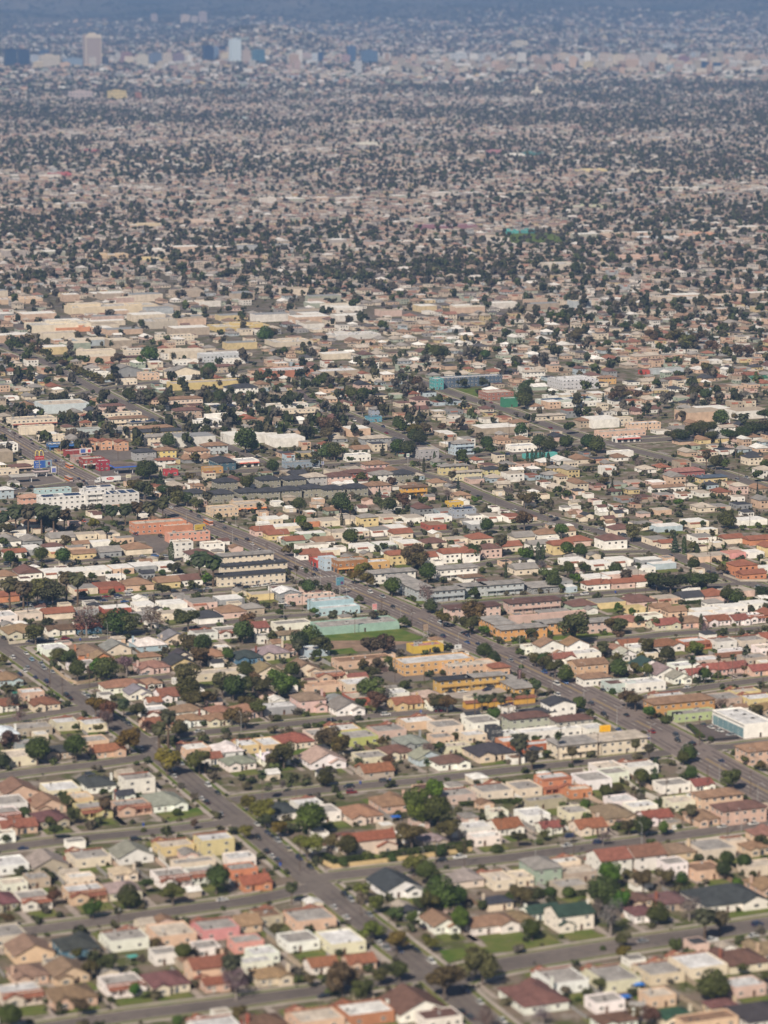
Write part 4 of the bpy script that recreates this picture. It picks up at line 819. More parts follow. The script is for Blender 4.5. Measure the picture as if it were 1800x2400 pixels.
# ------------------------------------------------------------------ settle the houses between each other, the big buildings and the roads
hs = []
for h in houses:
    if any(abs(h['u']-q['u']) < 5 and abs(h['v']-q['v']) < 5 for q in hs): continue
    hs.append(h)
def rect(h): return h['u']-h['w']/2, h['u']+h['w']/2, h['v']-h['d']/2, h['v']+h['d']/2
for it in range(14):
    for i, a in enumerate(hs):
        ra = rect(a)
        for r in RECTS:
            ou = min(ra[1], r[1])-max(ra[0], r[0])+.6; ov = min(ra[3], r[3])-max(ra[2], r[2])+.6
            if ou > 0 and ov > 0:
                if ou < ov: a['w'] = max(5.5, a['w']-ou*.5); a['u'] += ou*.5*(1 if a['u'] > (r[0]+r[1])/2 else -1)
                else: a['d'] = max(5.5, a['d']-ov*.5); a['v'] += ov*.5*(1 if a['v'] > (r[2]+r[3])/2 else -1)
                ra = rect(a)
        for b_ in hs[i+1:]:
            if abs(a['u']-b_['u']) > 22 or abs(a['v']-b_['v']) > 22: continue
            ra = rect(a); rb = rect(b_); ou = min(ra[1], rb[1])-max(ra[0], rb[0])+1.0; ov = min(ra[3], rb[3])-max(ra[2], rb[2])+.8
            if ou > 0 and ov > 0:
                if ou < ov:
                    s = 1 if a['u'] < b_['u'] else -1
                    for q, sg in ((a, -s), (b_, s)): q['w'] = max(5.5, q['w']-ou*.25); q['u'] += sg*ou*.25
                else:
                    s = 1 if a['v'] < b_['v'] else -1
                    for q, sg in ((a, -s), (b_, s)): q['d'] = max(5.5, q['d']-ov*.25); q['v'] += sg*ov*.25
def hits(a, rects, m=0):
    return any(min(a[1], r[1])-max(a[0], r[0]) > -m and min(a[3], r[3])-max(a[2], r[2]) > -m for r in rects)
kept = []
for h in hs:
    if hits(rect(h), RECTS, -.4) or any(hits(rect(h), [rect(q)], -.2) for q in kept): 
        h['w'] = max(5, h['w']-1.5); h['d'] = max(5, h['d']-1.5)
        if hits(rect(h), RECTS, -.3) or any(hits(rect(h), [rect(q)], -.1) for q in kept): continue
    c = xy(h['u'], h['v']); dd = road_clear([c])[0]
    if dd < 1: continue
    kept.append(h)
kept.sort(key=lambda h: -h['py'])
NH = 285
near, rest = kept[:NH], kept[NH:]
print('kept', len(kept), 'of', len(hs))
for h in near:
    if h['w']*h['d'] < 45: h['t'] = {'f': 'F', 'g': 's'}.get(h['t'], h['t'])
    make_house(h)
RECTS += [rect(h) for h in kept]
# driveways, front walks and lawns (part of the ground)
drv, lw, hedge = MB(), MB(), []
for h in kept:
    if h['w']*h['d'] < 70: continue
    s = random.choice((-1, 1)); f = 1 if h['up'] else -1
    for t0 in np.arange(h['d']/2-2, h['d']/2+13, 2.5):
        c = xy(h['u']+s*(h['w']/2+1.3), h['v']+f*(t0+1.25))
        if road_clear([c])[0] < 1.2: break
        q = [xy(h['u']+s*(h['w']/2+1.3)+a*1.3, h['v']+f*(t0+b_)) for a, b_ in ((-1,0),(1,0),(1,2.5),(-1,2.5))]
        drv.poly([(*p, .055) for p in (q if f > 0 else q[::-1])])
    a0 = h['d']/2+.8
    if random.random() < .85:
        L = 0
        for t0 in np.arange(a0, a0+9, 1.5):
            if road_clear([xy(h['u'], h['v']+f*(t0+1.5))])[0] < 4.2: break
            L = t0+1.5-a0
        if L > 2:
            q = [xy(h['u']-s*.6+a*(h['w']/2-.6), h['v']+f*(a0+b_)) for a, b_ in ((-1,0),(1,0),(1,L),(-1,L))]
            r_ = (h['u']-h['w']/2, h['u']+h['w']/2, *sorted((h['v']+f*a0, h['v']+f*(a0+L))))
            if not hits(r_, RECTS, -.5): lw.poly([(*p, .05+random.random()*.004) for p in (q if f > 0 else q[::-1])])
    L = 6; q = [xy(h['u']+a*(h['w']/2), h['v']-f*(h['d']/2+.8+b_)) for a, b_ in ((-1,0),(1,0),(1,L),(-1,L))]
    r_ = (h['u']-h['w']/2, h['u']+h['w']/2, *sorted((h['v']-f*(h['d']/2+.8), h['v']-f*(h['d']/2+L))))
    if random.random() < .4 and not hits(r_, RECTS, -.5): lw.poly([(*p, .04) for p in (q if f < 0 else q[::-1])])
def orient(mb):
    for i, f in enumerate(mb.f):
        a, b_, c = (Vector(mb.v[j]) for j in f[:3])
        if (b_-a).cross(c-a).z < 0: mb.f[i] = tuple(reversed(f))
orient(drv); orient(lw)
struct('driveways', drv, 'driveway_concrete'); struct('front_lawns', lw, 'lawn')
# ------------------------------------------------------------------ garages and sheds in free back yards
gar = []
cand = [(u, v) for u in np.arange(-700, 900, 7.3) for v in np.arange(900, 2050, 8.1)]
random.shuffle(cand)
cpts = np.array([xy(*c) for c in cand]); pr = np.array([proj(*c) for c in cpts]); cl = road_clear(cpts)
ok = (cl > 5) & (pr[:,0] > -60) & (pr[:,0] < 1860) & (pr[:,1] > 1130) & (pr[:,1] < 2440)
NOB = []       # keep open
for k, x0, y0, x1, y1 in [('E',430,740,1100,930),('E',1150,1080,1659,1230),('F',1000,1360,1520,1520),('D',840,130,1110,300),('H',420,500,1420,640),('A',600,960,880,1200),('A',40,1100,440,1210),('C',560,880,1060,1020),('D',1340,420,1480,520),('H',1160,1120,1659,1260)]:
    a = src(k, x0, y0); b_ = src(k, x1, y1); NOB.append((a[0], b_[0], a[1], b_[1]))
ftype = random.Random(5)
for i in np.nonzero(ok)[0]:
    if len(gar) >= 290: break
    u, v = cand[i]; w_, d_ = ftype.uniform(5.4, 7.5), ftype.uniform(5.4, 8.5); r_ = (u-w_/2, u+w_/2, v-d_/2, v+d_/2)
    if any(a < pr[i,0] < b_ and c < pr[i,1] < d for a, b_, c, d in NOB) or hits(r_, RECTS, 1.0): continue
    RECTS.append(r_); gar.append(i)
    X, Y = xy(u, v); o = empty('garage', (X, Y, 0), ROT + ftype.choice((0, math.pi))); wall, rf = MB(), MB(); t = ftype.choice('FFgsh'); wl = ftype.choice('wwccptow'); c = ftype.choice('gtwndmg')
    if t == 'F': parapet(wall, -w_/2, w_/2, -d_/2, d_/2, 3.0, .18, .25); rf.box(-w_/2+.17, w_/2-.17, -d_/2+.17, d_/2-.17, 2.75, 2.79)
    elif t == 'h': wall.box(-w_/2, w_/2, -d_/2, d_/2, 0, 2.6); rf.hip(-w_/2-.3, w_/2+.3, -d_/2-.3, d_/2+.3, 2.58)
    else:
        ax = 'y' if t == 'g' else 'x'; wall.box(-w_/2, w_/2, -d_/2, d_/2, 0, 2.6); gtri(wall, -w_/2, w_/2, -d_/2, d_/2, 2.6, .36, ax); rf.gable(-w_/2-.3, w_/2+.3, -d_/2-.3, d_/2+.3, 2.5, .36, .14, ax)
    wall.build('wall', 'stucco', o, WC[wl]); rf.build('roof', 'flatroof' if t == 'F' else 'shingle', o, RC[c])
    link('garage_door', GARD, o, None, (0, -d_/2, 0), 0); link('window', WIN['s'], o, None, (-w_/2, 0, 1.1), -math.pi/2)
    reg(o, '%s garage, %s' % (WN[wl], {'F': 'flat ' + RN[c], 'h': RN[c], 'g': 'gabled ' + RN[c], 's': RN[c]}[t]), 'garage')
# ------------------------------------------------------------------ fences and walls along the lot lines
FR = []; FPM = {a: MB().box(-.14, .14, -.14, .14, 0, 1).mesh('post', ['stucco' if a else 'wood']) for a in (True, False)}
for h in sorted(near, key=lambda q: -q['py']):
    if len(FR) >= 210: break
    for s in (-1, 1):
        f = -1 if h['up'] else 1; L = ftype.uniform(9, 17); uu = h['u']+s*(h['w']/2+.9); va = h['v']+f*(h['d']/2-2); vb = va+f*L; r_ = (uu-.1, uu+.1, min(va, vb), max(va, vb))
        if ftype.random() < .25 or hits(r_, RECTS, .15) or any(abs(uu-a) < 2.5 and abs(va-b_) < 16 for a, b_ in FR) or road_clear([xy(uu, va), xy(uu, vb)]).min() < 4.5: continue
        FR.append((uu, va)); X, Y = xy(uu, (va+vb)/2); st = ftype.random() < .5; c, cn = ftype.choice([((.62,.58,.50),'cream'),((.66,.65,.62),'white'),((.5,.38,.30),'pinkish tan'),((.33,.32,.31),'grey')] if st else [((.22,.15,.10),'brown'),((.34,.28,.21),'weathered tan'),((.26,.25,.24),'grey')])
        nm = 'masonry_fence' if st else 'wooden_fence'; o = empty(nm, (X, Y, 0), ROT); hh = ftype.uniform(1.5, 2.0); q = MB(); q.box(-.08 if st else -.03, .08 if st else .03, -L/2, L/2, 0, hh); q.build('panel', 'stucco' if st else 'wood', o, c)
        for t0 in np.linspace(-L/2+.14, L/2-.14, 4): q = link('post', FPM[st], o, tuple(k*.85 for k in c), (0, t0, 0)); q.scale = (1, 1, hh+.15)
        RECTS.append(r_)
        reg(o, cn+(' garden wall between yards' if st else ' wooden fence between yards'), 'wall' if st else 'fence'); break
# ------------------------------------------------------------------ vegetation
def crown(kind, seed, n):
    r = np.random.default_rng(seed); P = []
    if kind in 'roRfb':
        nl = {'r': 5, 'o': 9, 'R': 8, 'f': 9, 'b': 9}[kind]; c = []; 
        for i in range(nl):
            a = r.uniform(0, 6.28); q = r.uniform(.1, .62) if kind != 'r' else r.uniform(0, .32); c.append((q*math.cos(a), q*math.sin(a), r.uniform(-.3, .42)*(1 if kind != 'f' else .5), r.uniform(.30, .52) if kind != 'r' else r.uniform(.6, .74)))
        while len(P) < n:
            x, y, z, s = c[r.integers(nl)]; d = r.normal(size=3); d /= np.linalg.norm(d); q = s*(1-abs(r.normal(0, .16 if kind != 'b' else .3)))
            p = np.array([x, y, z])+d*q*np.array([1, 1, .85])
            if p[2] > -.72: P.append((p, d))
    elif kind == 'c':
        while len(P) < n:
            t = r.uniform(-1, 1); rad = (1-((t+.25)/1.25)**2)**.6 if t > -.25 else .95-(.25+t)**2*-.1*0 - (-.25-t)*.25
            a = r.uniform(0, 6.28); d = np.array([math.cos(a), math.sin(a), .35]); P.append((np.array([math.cos(a)*rad, math.sin(a)*rad, t])*np.array([1, 1, 1])*(1-abs(r.normal(0, .1))*np.array([1, 1, 0])), d))
    elif kind == 'C':
        while len(P) < n:
            t = r.uniform(-1, 1); rad = (1-t)/2*(.75+.3*math.sin(t*22+r.normal(0, .3)))
            a = r.uniform(0, 6.28); d = np.array([math.cos(a), math.sin(a), .5]); P.append((np.array([math.cos(a)*rad, math.sin(a)*rad, t])*r.uniform(.6, 1.05, 3)**[1, 1, .2], d))
    pts = np.array([p for p, d in P]); nrm = np.array([d for p, d in P]) + r.normal(0, .45, (len(P), 3)); nrm /= np.linalg.norm(nrm, axis=1)[:,None]
    t1 = np.cross(nrm, r.normal(size=(len(P), 3))); t1 /= np.linalg.norm(t1, axis=1)[:,None]; t2 = np.cross(nrm, t1)
    return pts, t1, t2, r
def crown_mesh(kind, seed, n, ls):
    pts, t1, t2, r = crown(kind, seed, n); s = ls*r.uniform(.6, 1.3, (len(pts), 1))
    if kind in 'cC': t1 = t1*[1, 1, .45]; t2 = t2*[1, 1, .45]
    V = np.stack([pts-t1*s-t2*s*.6, pts+t1*s*.8-t2*s, pts+t1*s+t2*s*.7, pts-t1*s*.7+t2*s], 1).reshape(-1, 3)
    me = bpy.data.meshes.new('crown'); me.from_pydata(V.tolist(), [], np.arange(len(V)).reshape(-1, 4).tolist()); me.materials.append(M['leaf']); return me
CR = {k: [crown_mesh(k, 11+i*7+ord(k), n, ls) for i in range(c)] for k, n, ls, c in (('r', 2600, .052, 3), ('o', 2300, .052, 5), ('R', 2600, .05, 3), ('f', 4200, .034, 3), ('b', 750, .034, 3), ('c', 1100, .10, 2), ('C', 1400, .085, 2))}
def palm_mesh(date, seed):
    r = random.Random(seed); mb = MB(); n = 74 if date else 56
    for i in range(n):
        a = i*2.399+r.uniform(-.2, .2); el = r.uniform(-.75, 1.2) if date else r.uniform(-1.2, 1.2); L = (1.0 if date else .85)*r.uniform(.85, 1.1); wd = .19 if date else .2
        x = y = z = 0.0; seg = 5 if date else 3; pp = []
        for s in range(seg+1):
            pp.append((x*math.cos(a), x*math.sin(a), z)); e = el - s*(.42 if date else .35); x += math.cos(e)*L/seg; z += math.sin(e)*L/seg
        px_, py_ = -math.sin(a), math.cos(a)
        for s in range(seg):
            w0 = wd*(.5+.9*math.sin(math.pi*min(1, (s+.3)/seg))); w1 = wd*(.5+.9*math.sin(math.pi*min(1, (s+1.2)/seg))) if s < seg-1 else .02
            if not date: w0, w1 = (.03, .16) if s == 0 else ((.16, .20) if s == 1 else (.20, .04))
            p, q = pp[s], pp[s+1]
            for sg in (-1, 1):
                dz = -.35
                mb.poly([p, q, (q[0]+px_*w1*sg, q[1]+py_*w1*sg, q[2]+dz*w1), (p[0]+px_*w0*sg, p[1]+py_*w0*sg, p[2]+dz*w0)])
    return mb.mesh('fronds', ['frond'])
PF = [palm_mesh(False, i) for i in range(3)]; PD = [palm_mesh(True, i+9) for i in range(3)]
SKIRT = MB().tube((0, 0, -1), (0, 0, 0), .22, .34, 8).mesh('dead_frond_skirt', ['frond'])
def trunk_mesh(seed, palm=False, multi=True):
    r = random.Random(seed); mb = MB()
    if palm:
        x = y = 0; n = 6
        for s in range(n):
            x2, y2 = x+r.uniform(-.012, .012), y+r.uniform(-.012, .012); mb.tube((x, y, s/n), (x2, y2, (s+1)/n), .026-.009*s/n, .026-.009*(s+1)/n, 7, 0, s == n-1); x, y = x2, y2
    else:
        mb.tube((0, 0, 0), (.01, .01, .45), .055, .04, 7)
        for i in range(6):
            a = i*1.05+r.uniform(-.3, .3); p = (.01, .01, r.uniform(.33, .45)); q = (math.cos(a)*.16, math.sin(a)*.16, .65+r.uniform(-.05, .08)); e = (q[0]*2.3, q[1]*2.3, q[2]+.2)
            mb.tube(p, q, .03, .02, 5); mb.tube(q, e, .02, .007, 4)
            for k in (-1, 1): mb.tube(q, (q[0]*1.5-q[1]*k*.9, q[1]*1.5+q[0]*k*.9, q[2]+.24), .013, .004, 4)
    return mb.mesh('trunk', ['bark'])
TR = [trunk_mesh(i) for i in range(4)]; TP = [trunk_mesh(i, True) for i in range(2)]
GRN = dict(r=[(.046,.062,.012),(.038,.052,.012),(.052,.068,.016)], o=[(.064,.066,.020),(.075,.068,.022),(.056,.060,.020),(.085,.068,.028)], R=[(.060,.105,.012),(.052,.092,.012)], f=[(.036,.048,.011),(.042,.052,.013)],
           b=[(.13,.10,.095),(.10,.075,.065)], c=[(.030,.042,.013)], C=[(.028,.040,.022),(.035,.045,.022)], y=[(.115,.10,.016),(.10,.092,.018)], p=[(.05,.055,.022)], P=[(.042,.045,.02),(.055,.05,.024)], s=[(.06,.08,.016),(.052,.065,.016)], n=[(.085,.055,.032)])
TD = {'r': ('dense rounded dark green tree', 'tree', 'broadleaf_tree'), 'o': ('irregular olive green tree', 'tree', 'broadleaf_tree'), 'R': ('bright green leafy tree', 'tree', 'broadleaf_tree'), 'f': ('wide spreading dark fig tree', 'tree', 'broadleaf_tree'),
      'b': ('bare purplish grey winter tree', 'bare tree', 'bare_tree'), 'c': ('slim pointed cypress', 'cypress', 'cypress_tree'), 'C': ('ragged conical conifer', 'conifer', 'conifer_tree'), 'y': ('yellow green street tree', 'tree', 'broadleaf_tree'), 'n': ('reddish brown thinning tree', 'tree', 'broadleaf_tree'),
      'p': ('tall thin fan palm', 'palm tree', 'fan_palm'), 'P': ('thick date palm with wide feathery crown', 'palm tree', 'date_palm'), 's': ('low rounded garden shrub', 'shrub', 'garden_shrub')}
TREES = []; BROAD = []; SMALLT = []
def tree(k, x, y, r_, t, h_=None):
    px, py = src(k, x, y); s = scl(py)*(2.765 if k != 'S' else 1); Rm = r_/s
    if t in 'cC':
        Hh = (h_ or r_*3)/s; Rm = max(.8, Rm); zc = Hh*.98
    elif t == 'p': zc = random.uniform(11, 15); Rm = max(1.7, min(2.6, Rm))
    elif t == 'P': zc = 16 if r_ >= 45 and k in 'AD' else (11.5 if Rm > 3.2 else 7.5); Rm = min(5.4, max(2.4, Rm*1.08))
    elif t == 's': Rm *= 1.1; zc = Rm*.6
    elif t == 'f': Rm = min(Rm*1.5, 13); zc = min(Rm*.66+.6, 8.2)
    else: Rm *= 1.24; zc = Rm*.85+1.2
    X, Y = gp(px, py, zc)
    if t in 'roRyfn': BROAD.append((Rm*scl(py), X, Y, Rm, t, zc))
    else: plant(X, Y, Rm, t, zc, (h_ or 0)/s)
def plant(X, Y, Rm, t, zc, Hh=0):
    d, cat, nm = TD[t]; col = tuple(c*random.uniform(.8, 1.2) for c in random.choice(GRN[t])); rot = random.uniform(0, 6.28)
    if t == 's':
        o = link(nm, random.choice(CR['r']), None, col, (X, Y, zc), rot); o.scale = (Rm, Rm, Rm*.8); reg(o, d, cat); TREES.append((X, Y)); return
    o = empty(nm, (X, Y, 0), rot); TREES.append((X, Y))
    if t in 'pP':
        q = link('trunk', random.choice(TP), o, (.16, .12, .09) if t == 'p' else (.12, .085, .06)); q.scale = (zc*.5 if t == 'p' else zc*1.5, zc*.5 if t == 'p' else zc*1.5, zc)
        q = link('fronds', random.choice(PF if t == 'p' else PD), o, col, (0, 0, zc)); q.scale = (Rm*(1.25 if t == 'p' else 1.4),)*3
        q = link('dead_frond_skirt', SKIRT, o, (.14, .10, .055), (0, 0, zc)); q.scale = (Rm*.6, Rm*.6, Rm*.7 if t == 'p' else Rm*.35)
    elif t in 'cC':
        q = link('crown', random.choice(CR[t]), o, col, (0, 0, Hh+.3)); q.scale = (Rm, Rm, Hh)
        q = link('trunk', TP[0], o, (.1, .07, .05)); q.scale = (9, 9, Hh)
    else:
        kk = {'y': 'o', 'n': 'o'}.get(t, t); fz = {'f': .74, 'r': .95, 'o': random.uniform(.78, 1.0), 'R': 1.05, 'b': .95}[kk]
        q = link('crown', random.choice(CR[kk]), o, col, (0, 0, zc)); q.scale = (Rm*1.08, Rm*1.0, Rm*fz)
        q = link('trunk', random.choice(TR), o, (.15, .12, .10) if t != 'b' else (.28, .24, .22)); q.scale = (Rm*1.1, Rm*1.1, (zc+Rm*.45) if t != 'b' else (zc+Rm*.6))
    sz = 'large ' if Rm > 5.2 and t in 'roRbyn' else ('small ' if Rm < 2.6 and t in 'roRbyn' else '')
    reg(o, sz+d, cat)
TS = {}
TS['G'] = "430 210 45 o;680 150 32 r;680 215 38 P;350 400 50 o;470 300 48 o;350 780 35 o;350 830 48 n;830 820 75 r;940 750 50 o;1120 800 75 o;1400 720 78 r;600 900 60 R;1010 1120 38 o;700 1260 65 o;580 1300 60 o;1180 1190 55 r;1500 1240 60 P;1530 1380 100 b;385 1560 28 c 45;510 1530 60 n;1560 1580 50 o;60 1610 75 r;1610 220 50 y;1590 400 45 y;1260 350 30 n;150 290 45 s;870 1430 40 R;1150 290 35 s;40 970 45 o;1440 1190 40 P;880 1310 30 R;1150 1640 50 s;500 1200 40 o;1480 1350 60 b;930 400 22 s;30 460 40 s;720 1500 30 s;330 340 35 o"
TS['H'] = "60 270 82 y;155 385 52 y;345 330 95 r;330 500 85 y;480 470 50 o;600 510 68 r;1040 190 80 R;1140 150 80 R;1060 290 80 R;1180 290 90 r;1010 430 90 o;1250 390 75 o;1020 610 72 y;1110 680 65 r;1190 800 115 r;1130 870 80 o;1310 830 60 r;680 775 52 y;790 870 55 y;900 930 50 o;1100 940 32 s;1340 970 80 R;1470 890 48 s;760 1040 72 y;910 1110 72 y;560 1340 110 n;700 1430 72 o;810 1335 55 o;930 1310 62 o;1220 1370 115 n;1470 1270 112 o;1510 1620 90 b;230 760 30 P;1140 1130 45 y;350 1360 42 o;1640 830 35 r;1400 1190 45 o;450 380 40 s;900 960 40 s;1100 1100 35 s;1060 880 50 o;1560 520 45 s;60 330 50 o;560 620 40 s;720 570 50 s;1200 540 50 s;1330 520 45 s;880 580 40 s;1290 1090 30 s;40 40 42 p;170 100 40 b;450 50 55 r;260 60 35 p;1590 300 30 p;140 1040 40 o;1010 960 40 R"
TS['I'] = "830 60 50 r;925 60 26 c 60;1160 20 42 r;1430 60 68 o;30 220 35 r;860 370 62 r;760 370 48 o;980 380 40 R;1080 375 30 s;600 150 50 s;690 140 45 s;480 240 42 R;590 440 50 b;40 450 48 o;210 420 35 o;330 350 28 p;620 690 80 R;600 800 105 r;690 850 72 R;740 680 32 o;850 715 70 n;980 700 58 o;1100 705 42 r;1390 590 48 r;1370 660 48 r;1510 610 48 r;1620 470 52 o;60 830 60 o;160 810 55 s;250 800 45 s;360 810 50 s;950 930 68 r;1150 890 80 b;640 960 110 b;560 900 60 b;1250 940 60 P;1350 960 50 P;130 1040 62 r;730 1110 48 o;730 1190 45 y;1310 1390 98 r;560 1400 42 o;850 1330 48 s;430 1500 25 s;1490 1290 35 o;1530 1430 32 s;900 1590 60 n;790 1580 50 o;1160 260 28 P;1470 740 38 R;30 800 50 o;590 1165 25 s;320 1090 20 s;200 1590 60 b;1640 1340 40 o;700 350 30 b;1100 1350 30 s;1560 690 30 s"
TS['D'] = "30 190 32 r;270 270 46 r;415 290 50 r;430 180 42 o;60 290 42 r;60 455 52 P;150 475 50 P;240 500 85 o;340 510 85 o;430 410 45 P;500 420 50 P;605 415 30 r;1110 260 20 c 65;1290 290 52 P;1380 305 55 P;1240 460 28 s;1130 360 40 o;1050 395 28 s;1050 500 45 o;1340 430 38 R;920 485 32 s;820 385 25 s;230 780 62 o;110 790 35 s;560 690 95 b;660 690 60 o;760 700 85 r;830 710 75 o;980 680 78 b;1220 690 78 o;1600 690 48 o;1570 770 68 r;1230 840 65 o;1310 850 62 r;1300 930 65 n;380 930 60 s;450 940 55 o;500 1020 58 r;620 1010 70 R;690 1030 75 r;820 980 72 b;1590 1010 48 r;1480 920 42 R;1200 1060 88 n;1230 1150 75 r;1440 1110 80 o;1510 1130 75 r;1580 1120 75 o;1640 1090 60 o;1250 1210 75 o;1330 1190 55 o;50 1140 40 p;20 950 32 o;620 1250 75 y;700 1280 60 n;800 1230 36 P;700 1340 75 b;890 1290 55 o;1090 1310 48 P;1160 1390 50 r;840 1470 80 y;240 1540 82 r;490 1530 74 r;10 1600 52 r;60 1460 58 n;490 1390 26 r;640 1400 32 o;1080 1610 80 y;1290 1610 75 o;120 1400 26 s;100 1210 60 b;130 1310 52 b;1500 1310 58 o;1590 1340 50 n;1420 690 20 s;1030 1390 45 P;340 550 40 r;740 205 28 o;1180 480 18 s;690 105 22 P;1600 1230 50 o;960 1380 40 n;1320 1370 25 s;170 560 30 R"
TS['E'] = "280 60 42 R;310 95 40 o;610 160 52 r;555 50 12 c 38;200 240 35 o;270 262 30 r;830 218 26 r;915 222 14 s;1020 265 75 o;1060 310 60 o;1110 390 58 r;260 362 22 p;325 375 22 p;340 475 42 r;475 470 16 p;690 370 52 y;640 410 42 y;720 430 48 o;880 480 55 r;1120 530 72 b;1130 600 42 r;1410 515 38 r;1410 258 46 r;1500 85 46 r;1640 110 32 p;1590 170 36 P;1620 370 20 C 60;160 650 26 r;670 560 28 o;500 652 18 P;370 640 28 R;640 660 16 p;1210 680 52 y;1400 650 78 o;1390 720 60 o;1560 770 28 o;1480 765 38 R;945 700 38 r;760 655 18 P;350 800 75 r;290 830 60 r;420 850 65 o;740 865 80 n;830 850 62 n;270 850 36 P;390 920 38 r;110 800 38 o;230 1020 52 r;150 1100 90 R;60 1120 72 o;230 1110 60 s;370 1040 34 s;700 975 32 o;750 1030 42 o;860 965 45 s;790 980 45 o;730 1130 85 o;780 1210 72 n;840 1170 50 b;1180 1220 62 o;1240 1230 60 o;960 1120 42 s;1480 910 52 r;1540 940 45 r;1210 1042 24 s;1420 1190 20 p;1465 1200 17 P;1505 1200 17 P;1545 1185 20 p;1590 1200 15 P;1635 1160 20 p;1550 1320 48 R;470 1460 75 o;560 1500 62 o;180 1560 82 o;110 1600 45 o;1130 1540 58 b;1180 1520 38 r;1290 1450 34 s;20 1260 52 o;140 1340 32 s;600 1290 25 s;1550 1590 15 c 22;1590 1580 13 c 20;680 1240 40 o;500 1100 22 s;820 1480 36 o;1110 1620 26 p;850 1600 40 n;300 1110 30 o;430 1380 30 s;1470 380 26 s;1650 690 24 o;1060 1230 35 s"
TS['F'] = "80 50 60 o;350 240 42 r;445 240 42 r;320 120 48 R;90 270 48 R;125 260 16 c 44;170 255 17 c 58;200 262 16 c 48;205 350 50 b;230 410 55 o;270 450 48 r;360 360 52 o;480 362 34 r;410 425 36 R;325 485 24 r;780 120 58 o;870 90 28 o;670 355 50 s;740 395 34 P;820 345 24 p;1110 75 24 r;1240 70 22 r;1395 40 55 r;1300 130 28 p;1055 200 42 C 65;1115 215 16 c 55;1200 255 17 c 48;1170 215 36 o;1180 325 42 r;940 435 70 f;1030 440 85 f;1170 440 70 f;1250 435 72 f;1360 362 34 o;1400 540 45 r;1460 540 50 r;1640 515 52 f;830 690 38 r;930 710 36 o;1095 700 34 C 52;1225 715 15 c 52;1260 750 36 b;650 720 50 o;710 725 55 o;690 795 34 n;780 640 26 R;410 735 105 o;600 780 22 s;590 860 38 P;60 910 30 r;110 880 18 r;150 950 42 o;220 970 48 o;280 1000 58 o;350 1040 52 r;200 960 40 r;690 1000 56 r;690 945 38 o;880 870 55 o;1000 920 46 r;1190 880 52 y;830 930 34 y;870 1015 48 y;800 1000 34 o;160 1110 30 P;60 1060 26 o;100 1165 18 p;10 1185 18 p;740 1200 58 n;800 1220 55 o;890 1290 42 R;430 1240 46 r;510 1300 34 o;1350 1240 52 b;1590 1290 50 o;990 1350 38 s;1140 1550 55 r;1110 1590 40 r;850 1430 28 o;890 1520 30 P;50 1475 55 P;300 1445 32 p;390 1540 28 P;800 1490 30 P;130 1570 42 P;230 1560 26 r;930 1640 18 c 40;1170 955 40 p;1340 945 22 p;1430 935 22 p;1510 905 26 p;1510 1010 22 o;1245 1055 42 r;1620 670 22 o;120 780 34 o;240 790 26 s;1610 1640 30 o;1140 630 30 s;650 1160 30 s;1100 1310 30 s;560 540 20 s;1540 180 20 s;930 580 30 s;1200 560 20 s;1440 730 18 s;1000 590 26 s;690 610 30 R;230 930 30 o;60 1000 20 s;1290 1470 26 s;1200 1450 20 s;1440 1560 26 s;1510 1600 30 o"
TS['A'] = "970 360 58 R;905 400 38 R;545 395 38 r;650 405 30 r;770 380 40 n;1360 465 44 r;1320 465 30 r;1090 352 18 r;710 510 38 o;195 250 34 o;70 290 38 r;120 300 30 r;400 530 22 r;462 525 20 r;80 430 26 r;125 470 32 o;155 480 28 r;600 680 26 r;580 700 22 r;830 620 40 r;855 640 34 o;970 605 36 P;1060 640 34 P;1420 640 44 r;1080 780 12 c 28;1520 780 34 c 30;1550 780 30 r;1610 770 28 r;1590 910 75 r;1630 940 45 R;1270 870 26 C 55;1330 850 36 o;1090 910 46 r;890 930 38 o;930 1100 58 r;970 1110 52 r;880 1220 55 o;940 1230 60 o;1040 1170 42 C 60;1060 1230 50 f;1120 1240 60 f;1150 1285 50 o;1210 1290 45 o;1270 1330 45 o;1600 1190 42 r;1330 1190 26 p;1230 1150 32 o;1270 1020 36 o;100 1365 48 P;180 1365 48 P;265 1360 50 P;25 1400 38 P;345 1370 45 P;415 1385 38 P;725 1360 40 P;810 1355 40 P;890 1340 40 P;975 1335 45 P;1055 1315 38 P;1345 1265 32 P;640 1345 24 r;440 1020 18 o;610 1460 42 y;40 1490 45 o;220 300 32 o;260 320 34 n;300 350 36 o;335 380 36 o;370 400 34 o;410 420 34 n;450 440 34 o;490 455 34 o;530 470 34 o;570 490 34 o;610 505 36 o;645 525 34 o;1130 700 22 s;240 1600 20 s;1210 790 18 s;1230 840 26 o;1050 700 22 P;1240 760 12 r;1660 1000 24 o;300 1420 60 r;340 1440 50 o;1420 1410 30 o;1500 730 15 c 20;760 880 16 P"
